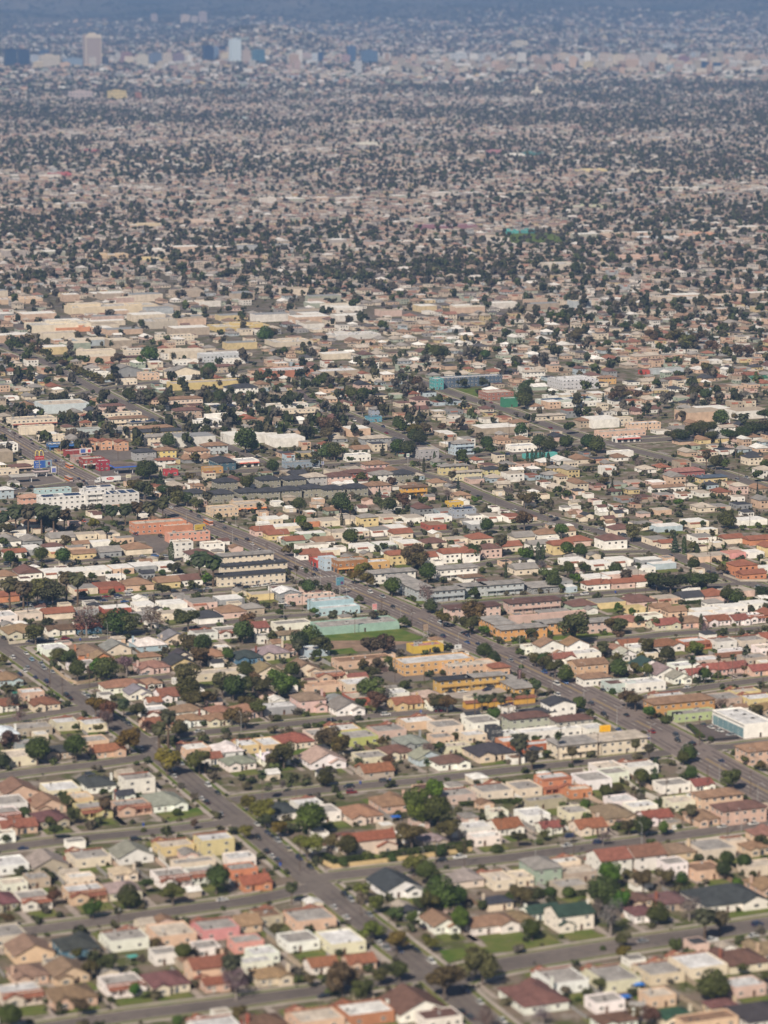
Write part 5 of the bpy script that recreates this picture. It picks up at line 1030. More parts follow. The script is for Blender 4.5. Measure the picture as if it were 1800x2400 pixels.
TS['B'] = "635 30 38 r;60 220 48 r;100 215 40 o;830 170 36 r;1165 350 45 r;1210 345 45 r;1390 350 32 r;1480 365 40 s;180 330 26 r;900 400 18 c 34;400 525 38 r;450 520 42 r;300 520 32 b;30 510 38 o;1040 535 38 n;620 615 40 r;690 615 42 r;740 610 30 r;950 605 14 r;1005 600 18 R;370 630 26 r;290 620 36 b;420 670 26 r;540 700 28 r;690 715 42 b;625 670 8 c 22;1190 645 32 r;1055 650 18 r;960 710 18 C 34;985 715 15 C 30;450 810 52 n;500 830 55 n;470 870 45 o;350 870 34 c 40;380 860 34 r;320 860 16 c 36;460 980 52 r;510 985 52 r;655 860 20 c 26;735 850 22 r;925 800 44 r;1060 760 28 C 60;1030 840 42 y;1100 835 42 n;1060 890 46 r;1020 880 40 r;915 960 48 r;975 970 52 r;820 980 24 C 40;1210 830 30 n;1290 880 24 r;1390 860 30 o;1490 940 42 r;1520 970 38 r;1430 985 30 r;1330 1005 38 r;1350 1030 34 r;110 1085 42 r;1088 1080 11 c 48;1156 1030 10 c 38;1160 1080 22 R;680 1150 36 o;765 1170 32 r;550 1320 62 r;600 1360 36 r;800 1280 28 C 60;810 1330 55 o;860 1340 45 r;950 1300 46 n;1085 1310 34 r;1240 1265 40 b;1310 1205 22 C 48;1420 1300 28 R;1600 1090 28 P;1270 1130 24 P;1630 1240 36 b;880 1170 26 P;1450 1290 20 r;20 1340 28 p;280 1340 45 r;75 1310 24 p;610 1040 22 r;950 830 36 r;160 560 20 r;130 520 24 n;1440 810 20 s;1560 330 30 r;1450 880 24 P;380 1060 26 o;650 940 30 o;1100 430 18 p;1040 465 26 p;1480 450 14 p;1230 900 18 p;860 590 16 r"
TS['C'] = "80 575 40 r;85 615 48 r;88 655 50 r;60 640 40 r;110 540 36 r;380 430 28 r;720 170 34 r;820 180 36 r;900 230 44 n;1050 245 60 o;1200 250 50 n;1130 270 50 o;260 100 34 r;310 110 34 r;430 235 48 n;960 310 34 r;930 540 32 r;1200 600 42 o;1250 620 40 r;1315 640 13 C 36;590 660 22 C 46;700 600 42 n;660 620 40 n;820 620 34 n;750 620 32 o;1150 670 28 b;1510 620 36 b;890 690 24 p;950 680 24 p;1040 690 18 p;1100 740 22 P;370 830 38 r;60 840 42 r;100 850 30 o;180 930 42 r;240 935 48 r;345 930 45 r;490 930 50 r;550 935 52 r;1060 880 50 f;1110 880 55 f;1190 850 60 f;1240 830 62 f;1290 885 42 f;1350 780 52 r;1400 870 45 f;1460 880 40 f;1510 850 55 f;1570 830 60 f;1640 820 70 f;1640 740 44 f;1500 760 34 P;1440 760 26 o;1260 1000 30 P;1320 1055 42 r;1365 1060 38 r;1350 940 20 C 34;1550 1030 20 c 28;1480 1005 22 y;1630 1065 34 r;1590 1140 36 r;1590 1250 17 C 58;20 1045 14 c 36;100 1035 12 c 42;130 1025 12 c 46;155 1020 12 c 46;182 1025 11 c 46;205 1018 12 c 48;235 1045 14 c 46;600 1180 32 o;650 1210 22 C 42;820 1060 36 b;520 1060 24 o;365 1260 32 r;290 1240 32 r;820 1300 40 b;1080 1320 30 R;970 1290 20 P;230 1330 36 p;495 1330 22 P;80 1300 48 o;130 1280 40 o;560 60 26 r;440 480 20 o;700 120 30 n;1400 340 40 o;1300 300 45 n;1460 330 42 n;1530 340 40 n;1260 440 34 o;1020 400 30 r;630 30 26 r;150 390 30 n;610 290 30 r;1600 330 26 o;1580 620 18 P;1410 930 16 p;1450 950 16 p;470 640 14 p;1140 540 18 s;1370 180 30 o;1600 60 28 r;30 430 26 r"
for k, s in TS.items():
    for it in s.split(';'):
        q = it.split(); x, y, r_ = float(q[0]), float(q[1]), float(q[2]); t = q[3]
        tree(k, x, y, r_, t, float(q[4]) if len(q) > 4 else None)
BROAD.sort(key=lambda q: -q[0])
for q in BROAD[:296]: plant(*q[1:])
for q in BROAD[296:]: SMALLT.append((q[1], q[2], q[3], q[5], random.choice(GRN[q[4]]))); TREES.append((q[1], q[2]))
# ------------------------------------------------------------------ vehicles
def car_meshes(kind):
    L, W, h1, h2 = dict(sedan=(4.6, 1.8, .82, 1.42), suv=(4.7, 1.9, 1.02, 1.75), pickup=(5.5, 1.95, 1.0, 1.8), van=(5.0, 1.95, 1.1, 2.0))[kind]
    b = MB(); c = L/2
    prof = [(-c, .35), (-c, h1*.78), (-c+.25, h1*.88), (c-.95 if kind == 'sedan' else c-.3, h1), (c-.05, h1*.92), (c, .4)]
    if kind == 'van': prof[2] = (-c+.15, h1*.9)
    w1, w0 = W/2, W/2-.06
    n = len(prof); vs = [(x, -w0, z) for x, z in prof]+[(x, w0, z) for x, z in prof]
    fs = [tuple(range(n))]+[tuple(range(2*n-1, n-1, -1))]+[(i, i+n, (i+1)%n+n, (i+1)%n) for i in range(n)]
    b.solid(vs, fs)
    if kind == 'sedan': gx0, gx1, tx0, tx1 = -c+1.15, c-.55, -c+1.9, c-1.35
    elif kind == 'suv': gx0, gx1, tx0, tx1 = -c+1.1, c-.12, -c+1.75, c-.4
    elif kind == 'van': gx0, gx1, tx0, tx1 = -c+.45, c-.06, -c+1.25, c-.12
    else: gx0, gx1, tx0, tx1 = -c+1.2, .9, -c+1.9, .6
    gl = MB(); a, t_ = w0-.03, w0-.24
    gl.solid([(gx0,-a,h1*.93),(gx1,-a,h1*.95),(tx1,-t_,h2-.05),(tx0,-t_,h2-.05),(gx0,a,h1*.93),(gx1,a,h1*.95),(tx1,t_,h2-.05),(tx0,t_,h2-.05)], [(0,1,2,3),(7,6,5,4),(0,3,7,4),(1,5,6,2)])
    rf = MB(); rf.box(tx0-.02, tx1+.02, -t_-.02, t_+.02, h2-.06, h2, 0, True)
    for x in ((tx0+tx1)/2,): rf.solid([(x-.06,-a-.02,h1*.93),(x+.06,-a-.02,h1*.93),(x+.06,-t_-.02,h2),(x-.06,-t_-.02,h2),(x-.06,a+.02,h1*.93),(x+.06,a+.02,h1*.93),(x+.06,t_+.02,h2),(x-.06,t_+.02,h2)], [(0,1,2,3),(7,6,5,4)])
    if kind == 'pickup': b.box(1.0, c-.1, -w0+.12, w0-.12, h1*.97, h1+.02, 0); 
    whl = MB().tube((0, -.11, 0), (0, .11, 0), .34, .34, 12, 0).tube((0, -.125, 0), (0, -.11, 0), .2, .2, 8, 1).tube((0, .125, 0), (0, .11, 0), .2, .2, 8, 1)
    hd = MB().box(-.04, 0, -.2, .2, 0, .16, 0, True); 
    return dict(body=b.mesh('body', ['paint']), glass=gl.mesh('cabin_windows', ['window_glass']), roof=rf.mesh('roof', ['paint']), wheel=whl.mesh('wheel', ['tyre', 'chrome']), head=hd.mesh('headlight', ['lamp_glass']), tail=MB().box(0, .04, -.16, .16, 0, .16, 0, True).mesh('tail_light', ['red_glass']), L=L, W=W, h1=h1)
CM = {k: car_meshes(k) for k in ('sedan', 'suv', 'pickup', 'van')}
CC = [((.62, .62, .60), 'white'), ((.30, .31, .32), 'silver'), ((.02, .02, .022), 'black'), ((.08, .085, .095), 'dark grey'), ((.02, .035, .10), 'navy blue'), ((.22, .02, .02), 'red'), ((.03, .10, .28), 'blue'), ((.35, .31, .24), 'beige')]
CWT = [26, 15, 22, 16, 8, 5, 4, 4]; CARS = []
def car(X, Y, ang, kind=None, col=None, where=''):
    if any(abs(X-a)+abs(Y-b_) < 4.4 for a, b_ in CARS): return
    CARS.append((X, Y)); kind = kind or random.choices(('sedan', 'suv', 'pickup', 'van'), (48, 34, 12, 6))[0]
    c, cn = col or random.choices(CC, CWT)[0]; m = CM[kind]; o = empty('parked_car' if where != 'driving along the boulevard' else 'car', (X, Y, .07), ang)
    link('body', m['body'], o, c); link('cabin_windows', m['glass'], o); link('roof', m['roof'], o, c)
    for sx in (-1, 1):
        for sy in (-1, 1): link('wheel', m['wheel'], o, None, (sx*m['L']*.31, sy*(m['W']/2-.12), .34))
    for sy in (-1, 1): link('headlight', m['head'], o, None, (-m['L']/2-.005, sy*(m['W']/2-.32), m['h1']*.62)); link('tail_light', m['tail'], o, None, (m['L']/2+.005, sy*(m['W']/2-.28), m['h1']*.66))
    reg(o, cn+' '+{'sedan': 'saloon car', 'suv': 'tall estate car', 'pickup': 'pickup truck', 'van': 'minivan'}[kind]+' '+where, 'car')
AA = math.atan2(A_[1], A_[0]); CA = math.atan2(C_[1], C_[0])
W_, S_, K_, D_, N_, R_, B_, E_ = [((a), b_) for a, b_ in CC]
for k, x, y, kd, cc in [('E',385,372,'suv',N_),('E',377,405,'sedan',K_),('E',740,517,'suv',W_),('E',820,547,'pickup',S_),('E',888,612,'sedan',K_),('E',1196,717,'suv',W_),('E',1240,730,'suv',S_),('E',1210,802,'suv',N_),('E',1340,783,'sedan',K_),('E',1372,800,'sedan',N_),('E',1368,842,'sedan',B_),('E',1440,855,'sedan',N_),('E',1650,958,'sedan',S_),('E',1640,1035,'suv',N_),
    ('E',20,245,'sedan',W_),('E',297,362,'sedan',W_),('F',290,1113,'van',W_),('F',345,1102,'suv',B_),('F',295,1182,'suv',W_),('F',597,1312,'suv',K_),('F',740,1314,'sedan',K_),('F',905,1422,'suv',R_),('F',875,1455,'sedan',B_),('F',1358,1612,'sedan',N_),('F',1190,1560,'sedan',S_),('F',210,1035,'suv',B_),('F',690,1408,'sedan',B_),('F',510,1240,'suv',D_),
    ('A',1110,1353,'sedan',W_),('A',1235,1376,'sedan',K_),('A',1290,1412,'suv',D_),('A',1215,1380,'suv',D_),('A',1455,1486,'suv',D_),('A',1530,1560,'sedan',D_),('A',1635,1590,'sedan',W_),('A',1600,1560,'suv',K_),('A',400,1048,'sedan',W_),('A',358,1050,'suv',N_),('A',300,990,'sedan',W_),('A',262,968,'suv',S_),('A',210,938,'sedan',K_),('A',200,915,'sedan',D_),('A',130,897,'sedan',K_),('A',62,855,'suv',W_),('A',92,872,'sedan',K_),('A',20,832,'sedan',K_),('A',510,1165,'sedan',N_),('A',540,1180,'sedan',K_),('A',560,1200,'suv',D_),('A',445,492,'suv',W_),('A',400,455,'sedan',K_),('A',500,540,'sedan',K_)]:
    X, Y = gp(*src(k, x, y), .7); car(X, Y, AA+math.pi+random.choice((0, math.pi)), kd, cc, 'driving along the boulevard')
for k, x, y, kd, cc in [('F',1065,1445,'suv',D_),('F',1075,1480,'suv',K_),('F',1115,1475,'sedan',W_),('F',1165,1500,'suv',K_),('F',1290,1393,'sedan',W_),('F',1345,1415,'sedan',W_),('F',1420,1440,'sedan',S_),('F',1240,1375,'sedan',D_),('E',1255,1162,'sedan',K_),('E',1335,1162,'sedan',W_),('E',1495,1150,'sedan',N_),('E',1515,1138,'suv',D_),('D',510,45,'sedan',W_),('D',545,58,'sedan',((.5,.08,.02),'orange red')),('D',570,72,'sedan',W_),('D',880,142,'pickup',((.15,.03,.03),'maroon')),('D',1040,155,'suv',K_),('D',835,510,'suv',W_),('D',930,1050,'sedan',S_),('F',590,1152,'sedan',K_),('F',1140,1135,'sedan',W_),('F',370,540,'sedan',W_),('F',470,530,'suv',W_),('F',210,515,'suv',D_),('E',310,948,'suv',W_),('D',205,955,'suv',((.25,.4,.5),'pale blue')),('D',160,1028,'sedan',W_),('D',228,1070,'sedan',N_),('D',125,1052,'suv',N_),('D',285,1012,'suv',S_),('D',608,810,'pickup',W_),('D',765,557,'sedan',W_),('D',807,578,'sedan',B_),('D',205,695,'sedan',W_),('D',670,572,'sedan',N_),('E',115,462,'sedan',W_),('E',170,590,'suv',W_),('E',205,605,'sedan',S_),('G',1440,852,'sedan',W_),('G',580,40,'suv',D_),('H',620,155,'suv',R_),('H',830,80,'suv',D_),('H',600,118,'suv',K_),('H',1200,597,'suv',K_),('H',1320,575,'pickup',W_),('H',15,450,'suv',K_),('I',355,500,'sedan',W_),('I',560,480,'suv',N_),('I',1365,377,'sedan',W_),('I',1565,357,'sedan',W_),('I',1015,420,'suv',K_),('I',375,440,'suv',N_),('I',1290,1115,'pickup',W_),('I',1565,1085,'sedan',W_),('I',845,1120,'sedan',S_),('I',1590,1010,'suv',N_),('H',1080,1030,'suv',K_),('H',20,575,'suv',N_),('G',1120,20,'suv',K_),('G',150,520,'sedan',N_),('G',880,460,'suv',K_),('H',930,1180,'sedan',N_),('H',440,1480,'suv',K_),('E',1610,1285,'suv',W_),('E',1470,1268,'sedan',D_),('E',1640,1248,'suv',((.2,.02,.05),'maroon')),('E',1190,1285,'sedan',((.3,.02,.05),'crimson')),('E',840,1310,'suv',W_),('E',490,1350,'suv',K_),('E',450,1390,'van',W_),('D',1290,1420,'sedan',W_)]:
    X, Y = gp(*src(k, x, y), .7); i = int(np.argmin([seg_dist([(X, Y)], P)[0] for _, _, _, P in RL])); P = RL[i][3]
    dd = [seg_dist([(X, Y)], P[j:j+2])[0] for j in range(len(P)-1)]; j = int(np.argmin(dd)); t = P[j+1]-P[j]
    car(X, Y, math.atan2(t[1], t[0])+random.choice((0, math.pi)), kd, cc, 'parked beside the kerb')
for i, (nm, hw, z, P) in enumerate(RL):      # parked along both kerbs
    if nm == 'boulevard': continue
    Q = resample(P, 6.6); n = normals(Q); q = np.array([proj(*p) for p in Q])
    for j in range(1, len(Q)-1):
        if not (-30 < q[j,0] < 1830 and 930 < q[j,1] < 2420) or (q[j,1] < 1190 and random.random() < .72): continue
        for sd in (-1, 1):
            if random.random() > (.42 if nm == 'cross' else .34) or len(CARS) > 292: continue
            c = Q[j]+n[j]*sd*(hw-1.15)
            if road_clear([c], i)[0] < 5: continue
            t = Q[j+1]-Q[j-1]; car(c[0], c[1], math.atan2(t[1], t[0])+(0 if sd > 0 else math.pi)+random.uniform(-.02, .02), where='parked along the kerb')
def bus(k, x, y, label):
    X, Y = gp(*src(k, x, y), 1.5); o = empty('city_bus', (X, Y, .08), AA+math.pi); b = MB(); b.box(-6, 6, -1.25, 1.25, .35, 3.0, 0, True); b.build('body', 'paint', o, (.62, .19, .05))
    q = MB(); q.box(-6.03, 6.03, -1.28, 1.28, 1.55, 2.45, 0, True); q.build('window_band', 'window_glass', o)
    q = MB(); q.box(-5.9, 5.9, -1.2, 1.2, 3.0, 3.12); q.box(-4, -1.5, -.8, .8, 3.12, 3.4); q.box(2.5, 4.5, -.8, .8, 3.12, 3.35); q.build('roof', 'metal', o, (.45, .42, .40))
    q = MB(); q.box(5.9, 6.06, -1.2, 1.2, .45, 1.2, 0, True); q.build('front_panel', 'metal', o, (.5, .5, .52))
    for sx in (-3.6, 3.4):
        for sy in (-1, 1): w_ = link('wheel', CM['suv']['wheel'], o, None, (sx, sy*1.12, .48)); w_.scale = (1.4, 1.4, 1.4)
    CARS.append((X, Y)); reg(o, label, 'bus', fixed=True)
bus('A', 450, 1085, 'orange city bus driving past the red corner shop'); bus('A', 445, 1167, 'orange city bus waiting nearest the junction'); bus('A', 1350, 1450, 'orange city bus beside the yellow billboard')
def text(parent, s, size, loc, rot, matn, ext=.03, col=None, name='lettering', wmax=None):
    me = TXT[s].copy(); me.materials.clear(); me.materials.append(M[matn]); o = bpy.data.objects.new(name, me); link_(o); o.parent = parent; o.location = loc; o.rotation_euler = rot
    if col: o.color = (*col, 1)
    if wmax:
        xs_ = [v_.co.x for v_ in me.vertices]; q_ = max(xs_)-min(xs_)
        if q_ > wmax: o.scale = (wmax/q_,)*2+(1,)
    return o
def lorry():
    X, Y = gp(*src('A', 690, 1182), 1.0); o = empty('articulated_lorry', (X, Y, .08), ROT); CARS.append((X, Y)); c = (.66, .66, .65)
    q = MB(); q.box(-3.4, 10, -1.27, 1.27, 1.15, 4.05, 0, True); q.build('trailer', 'paint', o, c)
    q = MB(); q.solid([(-8.3,-1.2,.6),(-6.9,-1.2,.6),(-6.9,-1.2,1.9),(-8.3,-1.2,1.7),(-8.3,1.2,.6),(-6.9,1.2,.6),(-6.9,1.2,1.9),(-8.3,1.2,1.7)], [(0,1,2,3),(7,6,5,4),(0,3,7,4),(3,2,6,7)]); q.box(-6.9, -4.6, -1.2, 1.2, .6, 3.0); q.solid([(-6.6,-1.15,3.0),(-4.6,-1.15,3.0),(-4.6,-1.15,3.9),(-6.6,1.15,3.0),(-4.6,1.15,3.0),(-4.6,1.15,3.9)], [(0,1,2),(5,4,3),(0,2,5,3),(1,4,5,2)]); q.build('cab', 'paint', o, c)
    q = MB(); q.box(-6.93, -6.9, -1.05, 1.05, 2.0, 2.8, 0, True); q.box(-6.6, -5.8, -1.23, -1.2, 2.0, 2.7, 0, True); q.build('cab_windows', 'window_glass', o)
    q = MB(); q.box(-4.6, 9.8, -.4, .4, .7, 1.15, 0, True); q.build('chassis', 'metal', o, (.03, .03, .03)); q = MB(); q.box(-1.5, 4.6, -1.26, -1.2, .5, 1.1, 0, True); q.build('side_skirt', 'metal', o, c)
    for x in (-7.4, -4.2, -3.2, 7.2, 8.4):
        for sy in (-1, 1): w_ = link('wheel', CM['suv']['wheel'], o, None, (x, sy*1.0, .5)); w_.scale = (1.45, 1.8, 1.45)
    q = MB(); n = 28; q.poly([(2.3+2.7*math.cos(2*math.pi*i/n), -1.30, 2.75+.95*math.sin(2*math.pi*i/n)) for i in range(n)]); q.solid([(2.3+2.7*math.cos(2*math.pi*i/n), -1.30, 2.75+.95*math.sin(2*math.pi*i/n)) for i in range(n)]+[(2.3+2.7*math.cos(2*math.pi*i/n), -1.275, 2.75+.95*math.sin(2*math.pi*i/n)) for i in range(n)], [(i, i+n, (i+1)%n+n, (i+1)%n) for i in range(n)]); q.build('red_oval_logo', 'metal', o, (.55, .02, .03))
    text(o, 'Alpro', 1.5, (2.3, -1.32, 2.75), (math.pi/2, 0, 0), 'white_trim', .01, wmax=3.9)
    reg(o, 'white articulated lorry with red oval logo crossing the junction', 'lorry', fixed=True)
lorry()
# ------------------------------------------------------------------ signs and billboards
def arch_sign():
    X, Y = gp(*src('A', 254, 1095), 0); X, Y = gp(*src('A', 255, 1030), 12.5); o = empty('pole_sign', (X, Y, 0), ROT); q = MB(); q.box(-.35, .35, -.2, .2, 0, 11.2); q.build('post', 'metal', o, (.3, .3, .3))
    q = MB(); q.box(-3.2, 3.2, -.35, .35, 11.2, 13.6, 0, True); q.build('sign_box', 'metal', o, (.45, .01, .02))
    for s in (-1.45, 1.45):
        q = MB(); pts = [(s+1.5*math.cos(a)*(1), 0, 13.6+4.1*math.sin(a)**.8) for a in [math.pi*i/14 for i in range(15)]]
        for a, b_ in zip(pts[:-1], pts[1:]): q.tube(a, b_, .26, .26, 6)
        q.build('arch', 'metal', o, (.72, .58, .16))
    text(o, "McDonald's", 1.2, (0, -.38, 12.4), (math.pi/2, 0, 0), 'white_trim', .02, wmax=5.6)
    reg(o, 'tall red sign box topped by two pale yellow arches', 'sign', fixed=True)
arch_sign()
def billboard(k, x, y, w_, h_, zb, col, label, ang=0, frame=(.4, .4, .4), bits=(), words=(), posts=2):
    X, Y = gp(*src(k, x, y), zb+h_/2); o = empty('billboard', (X, Y, 0), ROT+ang); q = MB(); q.box(-w_/2-.15, w_/2+.15, .0, .3, zb-.15, zb+h_+.15, 0, True); q.build('frame', 'metal', o, frame)
    q = MB(); q.box(-w_/2, w_/2, -.04, 0, zb, zb+h_, 0, True); q.build('panel', 'metal', o, col)
    for i in range(posts): px_ = 0 if posts == 1 else (-.35+.7*i/(posts-1))*w_; q = MB(); q.box(px_-.2, px_+.2, .05, .4, 0, zb); q.build('post', 'metal', o, (.3, .28, .26))
    for bx, bz, bw, bh, bc in bits: q = MB(); q.box(bx-bw/2, bx+bw/2, -.07, -.04, zb+bz-bh/2, zb+bz+bh/2, 0, True); q.build('picture_area', 'metal', o, bc)
    for s, sx, sz, size, mt in words: text(o, s, size, (sx, -.09, zb+sz), (math.pi/2, 0, 0), mt, .01)
    reg(o, label, 'billboard', fixed=True)
billboard('A', 278, 1072, 13.5, 5.2, 3.2, (.04, .12, .42), 'wide blue billboard with white wording under the arches sign', .1, bits=[(4.3, 2.6, 4.4, 4.6, (.32, .42, .46)), (4.6, 2.8, 1.8, 2.2, (.25, .05, .1)), (5.2, 1.3, 1.6, 1.0, (.5, .35, .3)), (2.0, 2.6, .9, 4.6, (.12, .28, .45))], words=[("Don't", -4.3, 4.1, 1.3, 'white_trim'), ('stop the', -3.3, 2.5, 1.2, 'white_trim'), ('heart', -4.3, 1.0, 1.2, 'white_trim')])
billboard('A', 348, 1108, 3.6, 4.2, 2.0, (.6, .6, .6), 'white and blue upright price sign at the boulevard kerb', 0, (.6, .58, .55), bits=[(.1, 1.7, 2.8, 3.0, (.10, .13, .35))])
billboard('A', 556, 985, 9.0, 3.6, 5.2, (.62, .55, .50), 'billboard split between blue text half and red picture half', .0, (.6, .52, .5), bits=[(-2.1, 1.8, 3.7, 3.0, (.06, .12, .38)), (2.6, 1.5, 2.2, 2.2, (.45, .04, .06))], words=[('Discover', -2.1, 2.7, .8, 'white_trim')])
billboard('A', 594, 1062, 5.0, 2.2, 3.0, (.65, .50, .07), 'yellow banner on the dark red corner shop', 0, (.6, .48, .1), bits=[(0, 1.5, 3.6, .25, (.3, .2, .02)), (0, .9, 3.6, .2, (.3, .2, .02))], posts=1)
billboard('D', 1295, 97, 7.4, 3.5, 5.8, (.52, .38, .07), 'small mustard yellow billboard over the salmon workshop', .15, (.55, .5, .5), bits=[(2.7, 1.0, 1.2, 1.7, (.05, .05, .15)), (-.4, 1.3, 3.2, .22, (.15, .09, .02)), (-1.2, .9, 2.6, .2, (.15, .09, .02))])
billboard('E', 1440, 1090, 8.0, 3.6, 2.6, (.46, .56, .58), 'blank pale blue billboard in the yellow motel yard', -.05, (.12, .1, .1))
billboard('F', 603, 1403, 5.2, 3.0, 6.8, (.72, .40, .01), 'bright yellow orange sign above the cream roofs', -.1, (.4, .35, .2), words=[('SALE', 0, 1.5, .01, 'dark_opening')] if 0 else [], bits=[(.3, 2.0, 3.6, .28, (.5, .22, .01)), (.1, 1.2, 3.2, .28, (.5, .22, .01))])
billboard('E', 545, 448, 5.0, 4.4, 6.0, (.12, .30, .38), 'teal and purple mural sign standing at the boulevard corner', .2, (.35, .4, .45), bits=[(1.2, 1.1, 1.8, 1.6, (.16, .05, .14)), (-1.4, 2.9, 1.3, .5, (.3, .5, .55))], posts=1)
billboard('E', 769, 620, 2.5, 4.2, 2.6, (.60, .25, .24), 'pink and green striped pole sign beside the mint green store', 0, (.5, .5, .5), bits=[(0, 1.2, 2.1, .3, (.62, .62, .6)), (0, .5, 2.3, .7, (.12, .42, .28)), (0, 2.3, 2.0, .2, (.6, .5, .5))], posts=1)
billboard('E', 1310, 873, 3.6, 2.0, 5.6, (.66, .66, .64), 'small white rectangular sign above the boulevard shop lot', 0, (.5, .5, .5), bits=[(-.7, 1.1, .9, .9, (.12, .12, .12)), (.1, .9, .4, .6, (.2, .2, .2))], posts=1)
billboard('E', 1100, 747, 2.8, 3.4, 3.6, (.36, .27, .20), 'weathered tan poster sign beside the vacant grassy lot', 0, (.08, .06, .05), bits=[(0, 2.3, 2.0, .25, (.2, .14, .1)), (0, 1.4, 2.0, .25, (.2, .14, .1))], posts=2)
billboard('F', 48, 1056, 1.7, 5.4, 3.0, (.05, .03, .03), 'dark tall motel sign with pink vertical letters', -.2, (.04, .02, .02), words=[(c, .1, 4.7-i*.95, 1.15, 'sign_pink') for i, c in enumerate('MOTEL')], posts=1) if 0 else None
flat('sign_pink', (.62, .40, .42), .6)
billboard('F', 48, 1056, 1.7, 5.4, 3.0, (.05, .03, .03), 'dark tall motel sign with pink vertical letters', -.2, (.04, .02, .02), words=[(c, .1, 4.7-i*.95, 1.15, 'sign_pink') for i, c in enumerate('MOTEL')], posts=1)
billboard('F', 1070, 1310, 5.0, 2.0, 2.4, (.02, .02, .025), 'black sign frame in front of the lime green building', 0, (.02, .02, .02), bits=[(-1.2, 1.0, 1.0, .9, (.55, .55, .56)), (1.2, 1.1, 1.5, .7, (.4, .4, .42))])
billboard('A', 833, 1150, 3.4, 2.0, 7.6, (.60, .56, .42), 'cream arched pylon sign right of the white lorry', 0, (.6, .56, .42), bits=[(0, 1.0, 2.6, .5, (.35, .36, .22))], posts=2)
billboard('B', 985, 1015, 2.0, 2.6, 6.5, (.6, .6, .58), 'small white pole sign left of two cypresses', 0, (.3, .3, .3), bits=[(0, 1.4, 1.2, 1.1, (.15, .3, .2))], posts=1)
billboard('B', 432, 1065, 1.8, 2.6, 5, (.5, .52, .58), 'small blue-white pole sign above the slate office', 0, (.1, .12, .2), bits=[(0, 1.4, 1.2, 1.1, (.12, .15, .4))], posts=1)
# ------------------------------------------------------------------ poles and lamps
PM = MB().tube((0, 0, 0), (0, 0, 11.5), .17, .11, 7).mesh('pole', ['wood'])
XA = MB().box(-1.3, 1.3, -.07, .07, -.08, .08, 0, True).mesh('crossarm', ['wood']); TF = MB().tube((0, 0, 0), (0, 0, 1.0), .26, .26, 8).mesh('transformer', ['metal'])
def pole(k, x, y, hh=11.5):
    X, Y = gp(*src(k, x, y)); o = empty('utility_pole', (X, Y, 0), ROT+random.choice((0, math.pi/2))); p = link('pole', PM, o, (.10, .07, .05)); p.scale = (1, 1, hh/11.5)
    link('crossarm', XA, o, (.10, .07, .05), (0, .14, hh-.6)); link('crossarm', XA, o, (.10, .07, .05), (0, .14, hh-1.9)).scale = (.8, 1, 1)
    if random.random() < .4: link('transformer', TF, o, (.3, .31, .31), (.4, 0, hh-3.6))
    reg(o, 'wooden utility pole with two crossarms', 'utility pole', 'wooden utility poles')
for s in "D 180 700;D 845 800;D 325 1155;D 405 1200;D 580 1140;D 757 700;D 790 500;D 1315 590;D 1575 600;D 945 140;D 1535 1590;D 1000 660;E 360 420;E 72 310;E 215 425;E 487 170;E 300 645;E 349 690;E 815 670;E 1010 740;E 1090 1110;E 522 1150;E 900 1105;E 1415 1300;E 735 225;E 90 580;E 610 90;F 800 590;F 865 590;F 1265 312;F 1285 385;F 745 965;F 1540 115;F 30 1375;F 1215 1512;F 1165 1112;F 1450 875;F 575 505;F 315 1560;F 1625 1200;F 555 1600;A 425 700;A 655 1155;A 765 1045;A 435 960;A 990 1285;A 1255 1300;A 650 980;A 95 960;A 1690 1180;A 370 950;A 1440 960;A 610 820;B 430 1145;B 485 990;B 880 720;B 960 870;B 730 1130;B 1060 1130;B 1550 1380;B 1640 900;B 390 770;C 720 960;C 880 850;C 1230 930;C 1255 930;C 700 760;C 1470 1160;C 1130 1280;C 785 1500;H 680 960;H 285 670;H 1350 655;H 400 600;H 1165 620;I 1545 170;I 800 190;I 400 570;I 1395 440;I 190 450;I 1000 210;I 1265 150;G 1080 820;G 1330 40;G 90 460;G 770 1060".split(';'):
    k, x, y = s.split(); pole(k, float(x), float(y), random.uniform(9.5, 12.5))
LPM = MB().tube((0, 0, 0), (0, 0, 8.6), .11, .07, 6).tube((0, 0, 8.6), (-1.9, 0, 9.2), .06, .05, 5).mesh('lamp_post', ['metal']); LH = MB().box(-.45, .35, -.16, .16, -.08, .08, 0, True).box(-.3, .2, -.1, .1, -.12, -.08, 1, True).mesh('lamp_head', ['metal', 'lamp_glass'])
def lamp(X, Y, a):
    o = empty('street_lamp', (X, Y, .15), a); link('post', LPM, o, (.36, .36, .35)); link('lamp_head', LH, o, (.4, .4, .4), (-2.1, 0, 9.2)); reg(o, 'grey curved-arm street lamp', 'street lamp', 'street lamps along the boulevard')
Q = resample(RL[0][3], 36); n = normals(Q)
for j in range(2, len(Q)-1):
    for sd in (-1, 1):
        c = Q[j]+n[j]*sd*13.2+(n[j][::-1]*[1, -1])*(9 if sd > 0 else -9)
        if road_clear([c], 0)[0] < 1.5 or not 0 < proj(*c)[0] < 1820: continue
        lamp(c[0], c[1], math.atan2(n[j][1], n[j][0])+(0 if sd > 0 else math.pi))
for RI in (3+8-1, 12, 14):
    Q = resample(RL[RI][3], 45); n = normals(Q)
    for j in range(1, len(Q)-1):
        c = Q[j]+n[j]*(RL[RI][1]+1)
        if road_clear([c], RI)[0] > 2: lamp(c[0], c[1], math.atan2(n[j][1], n[j][0]))
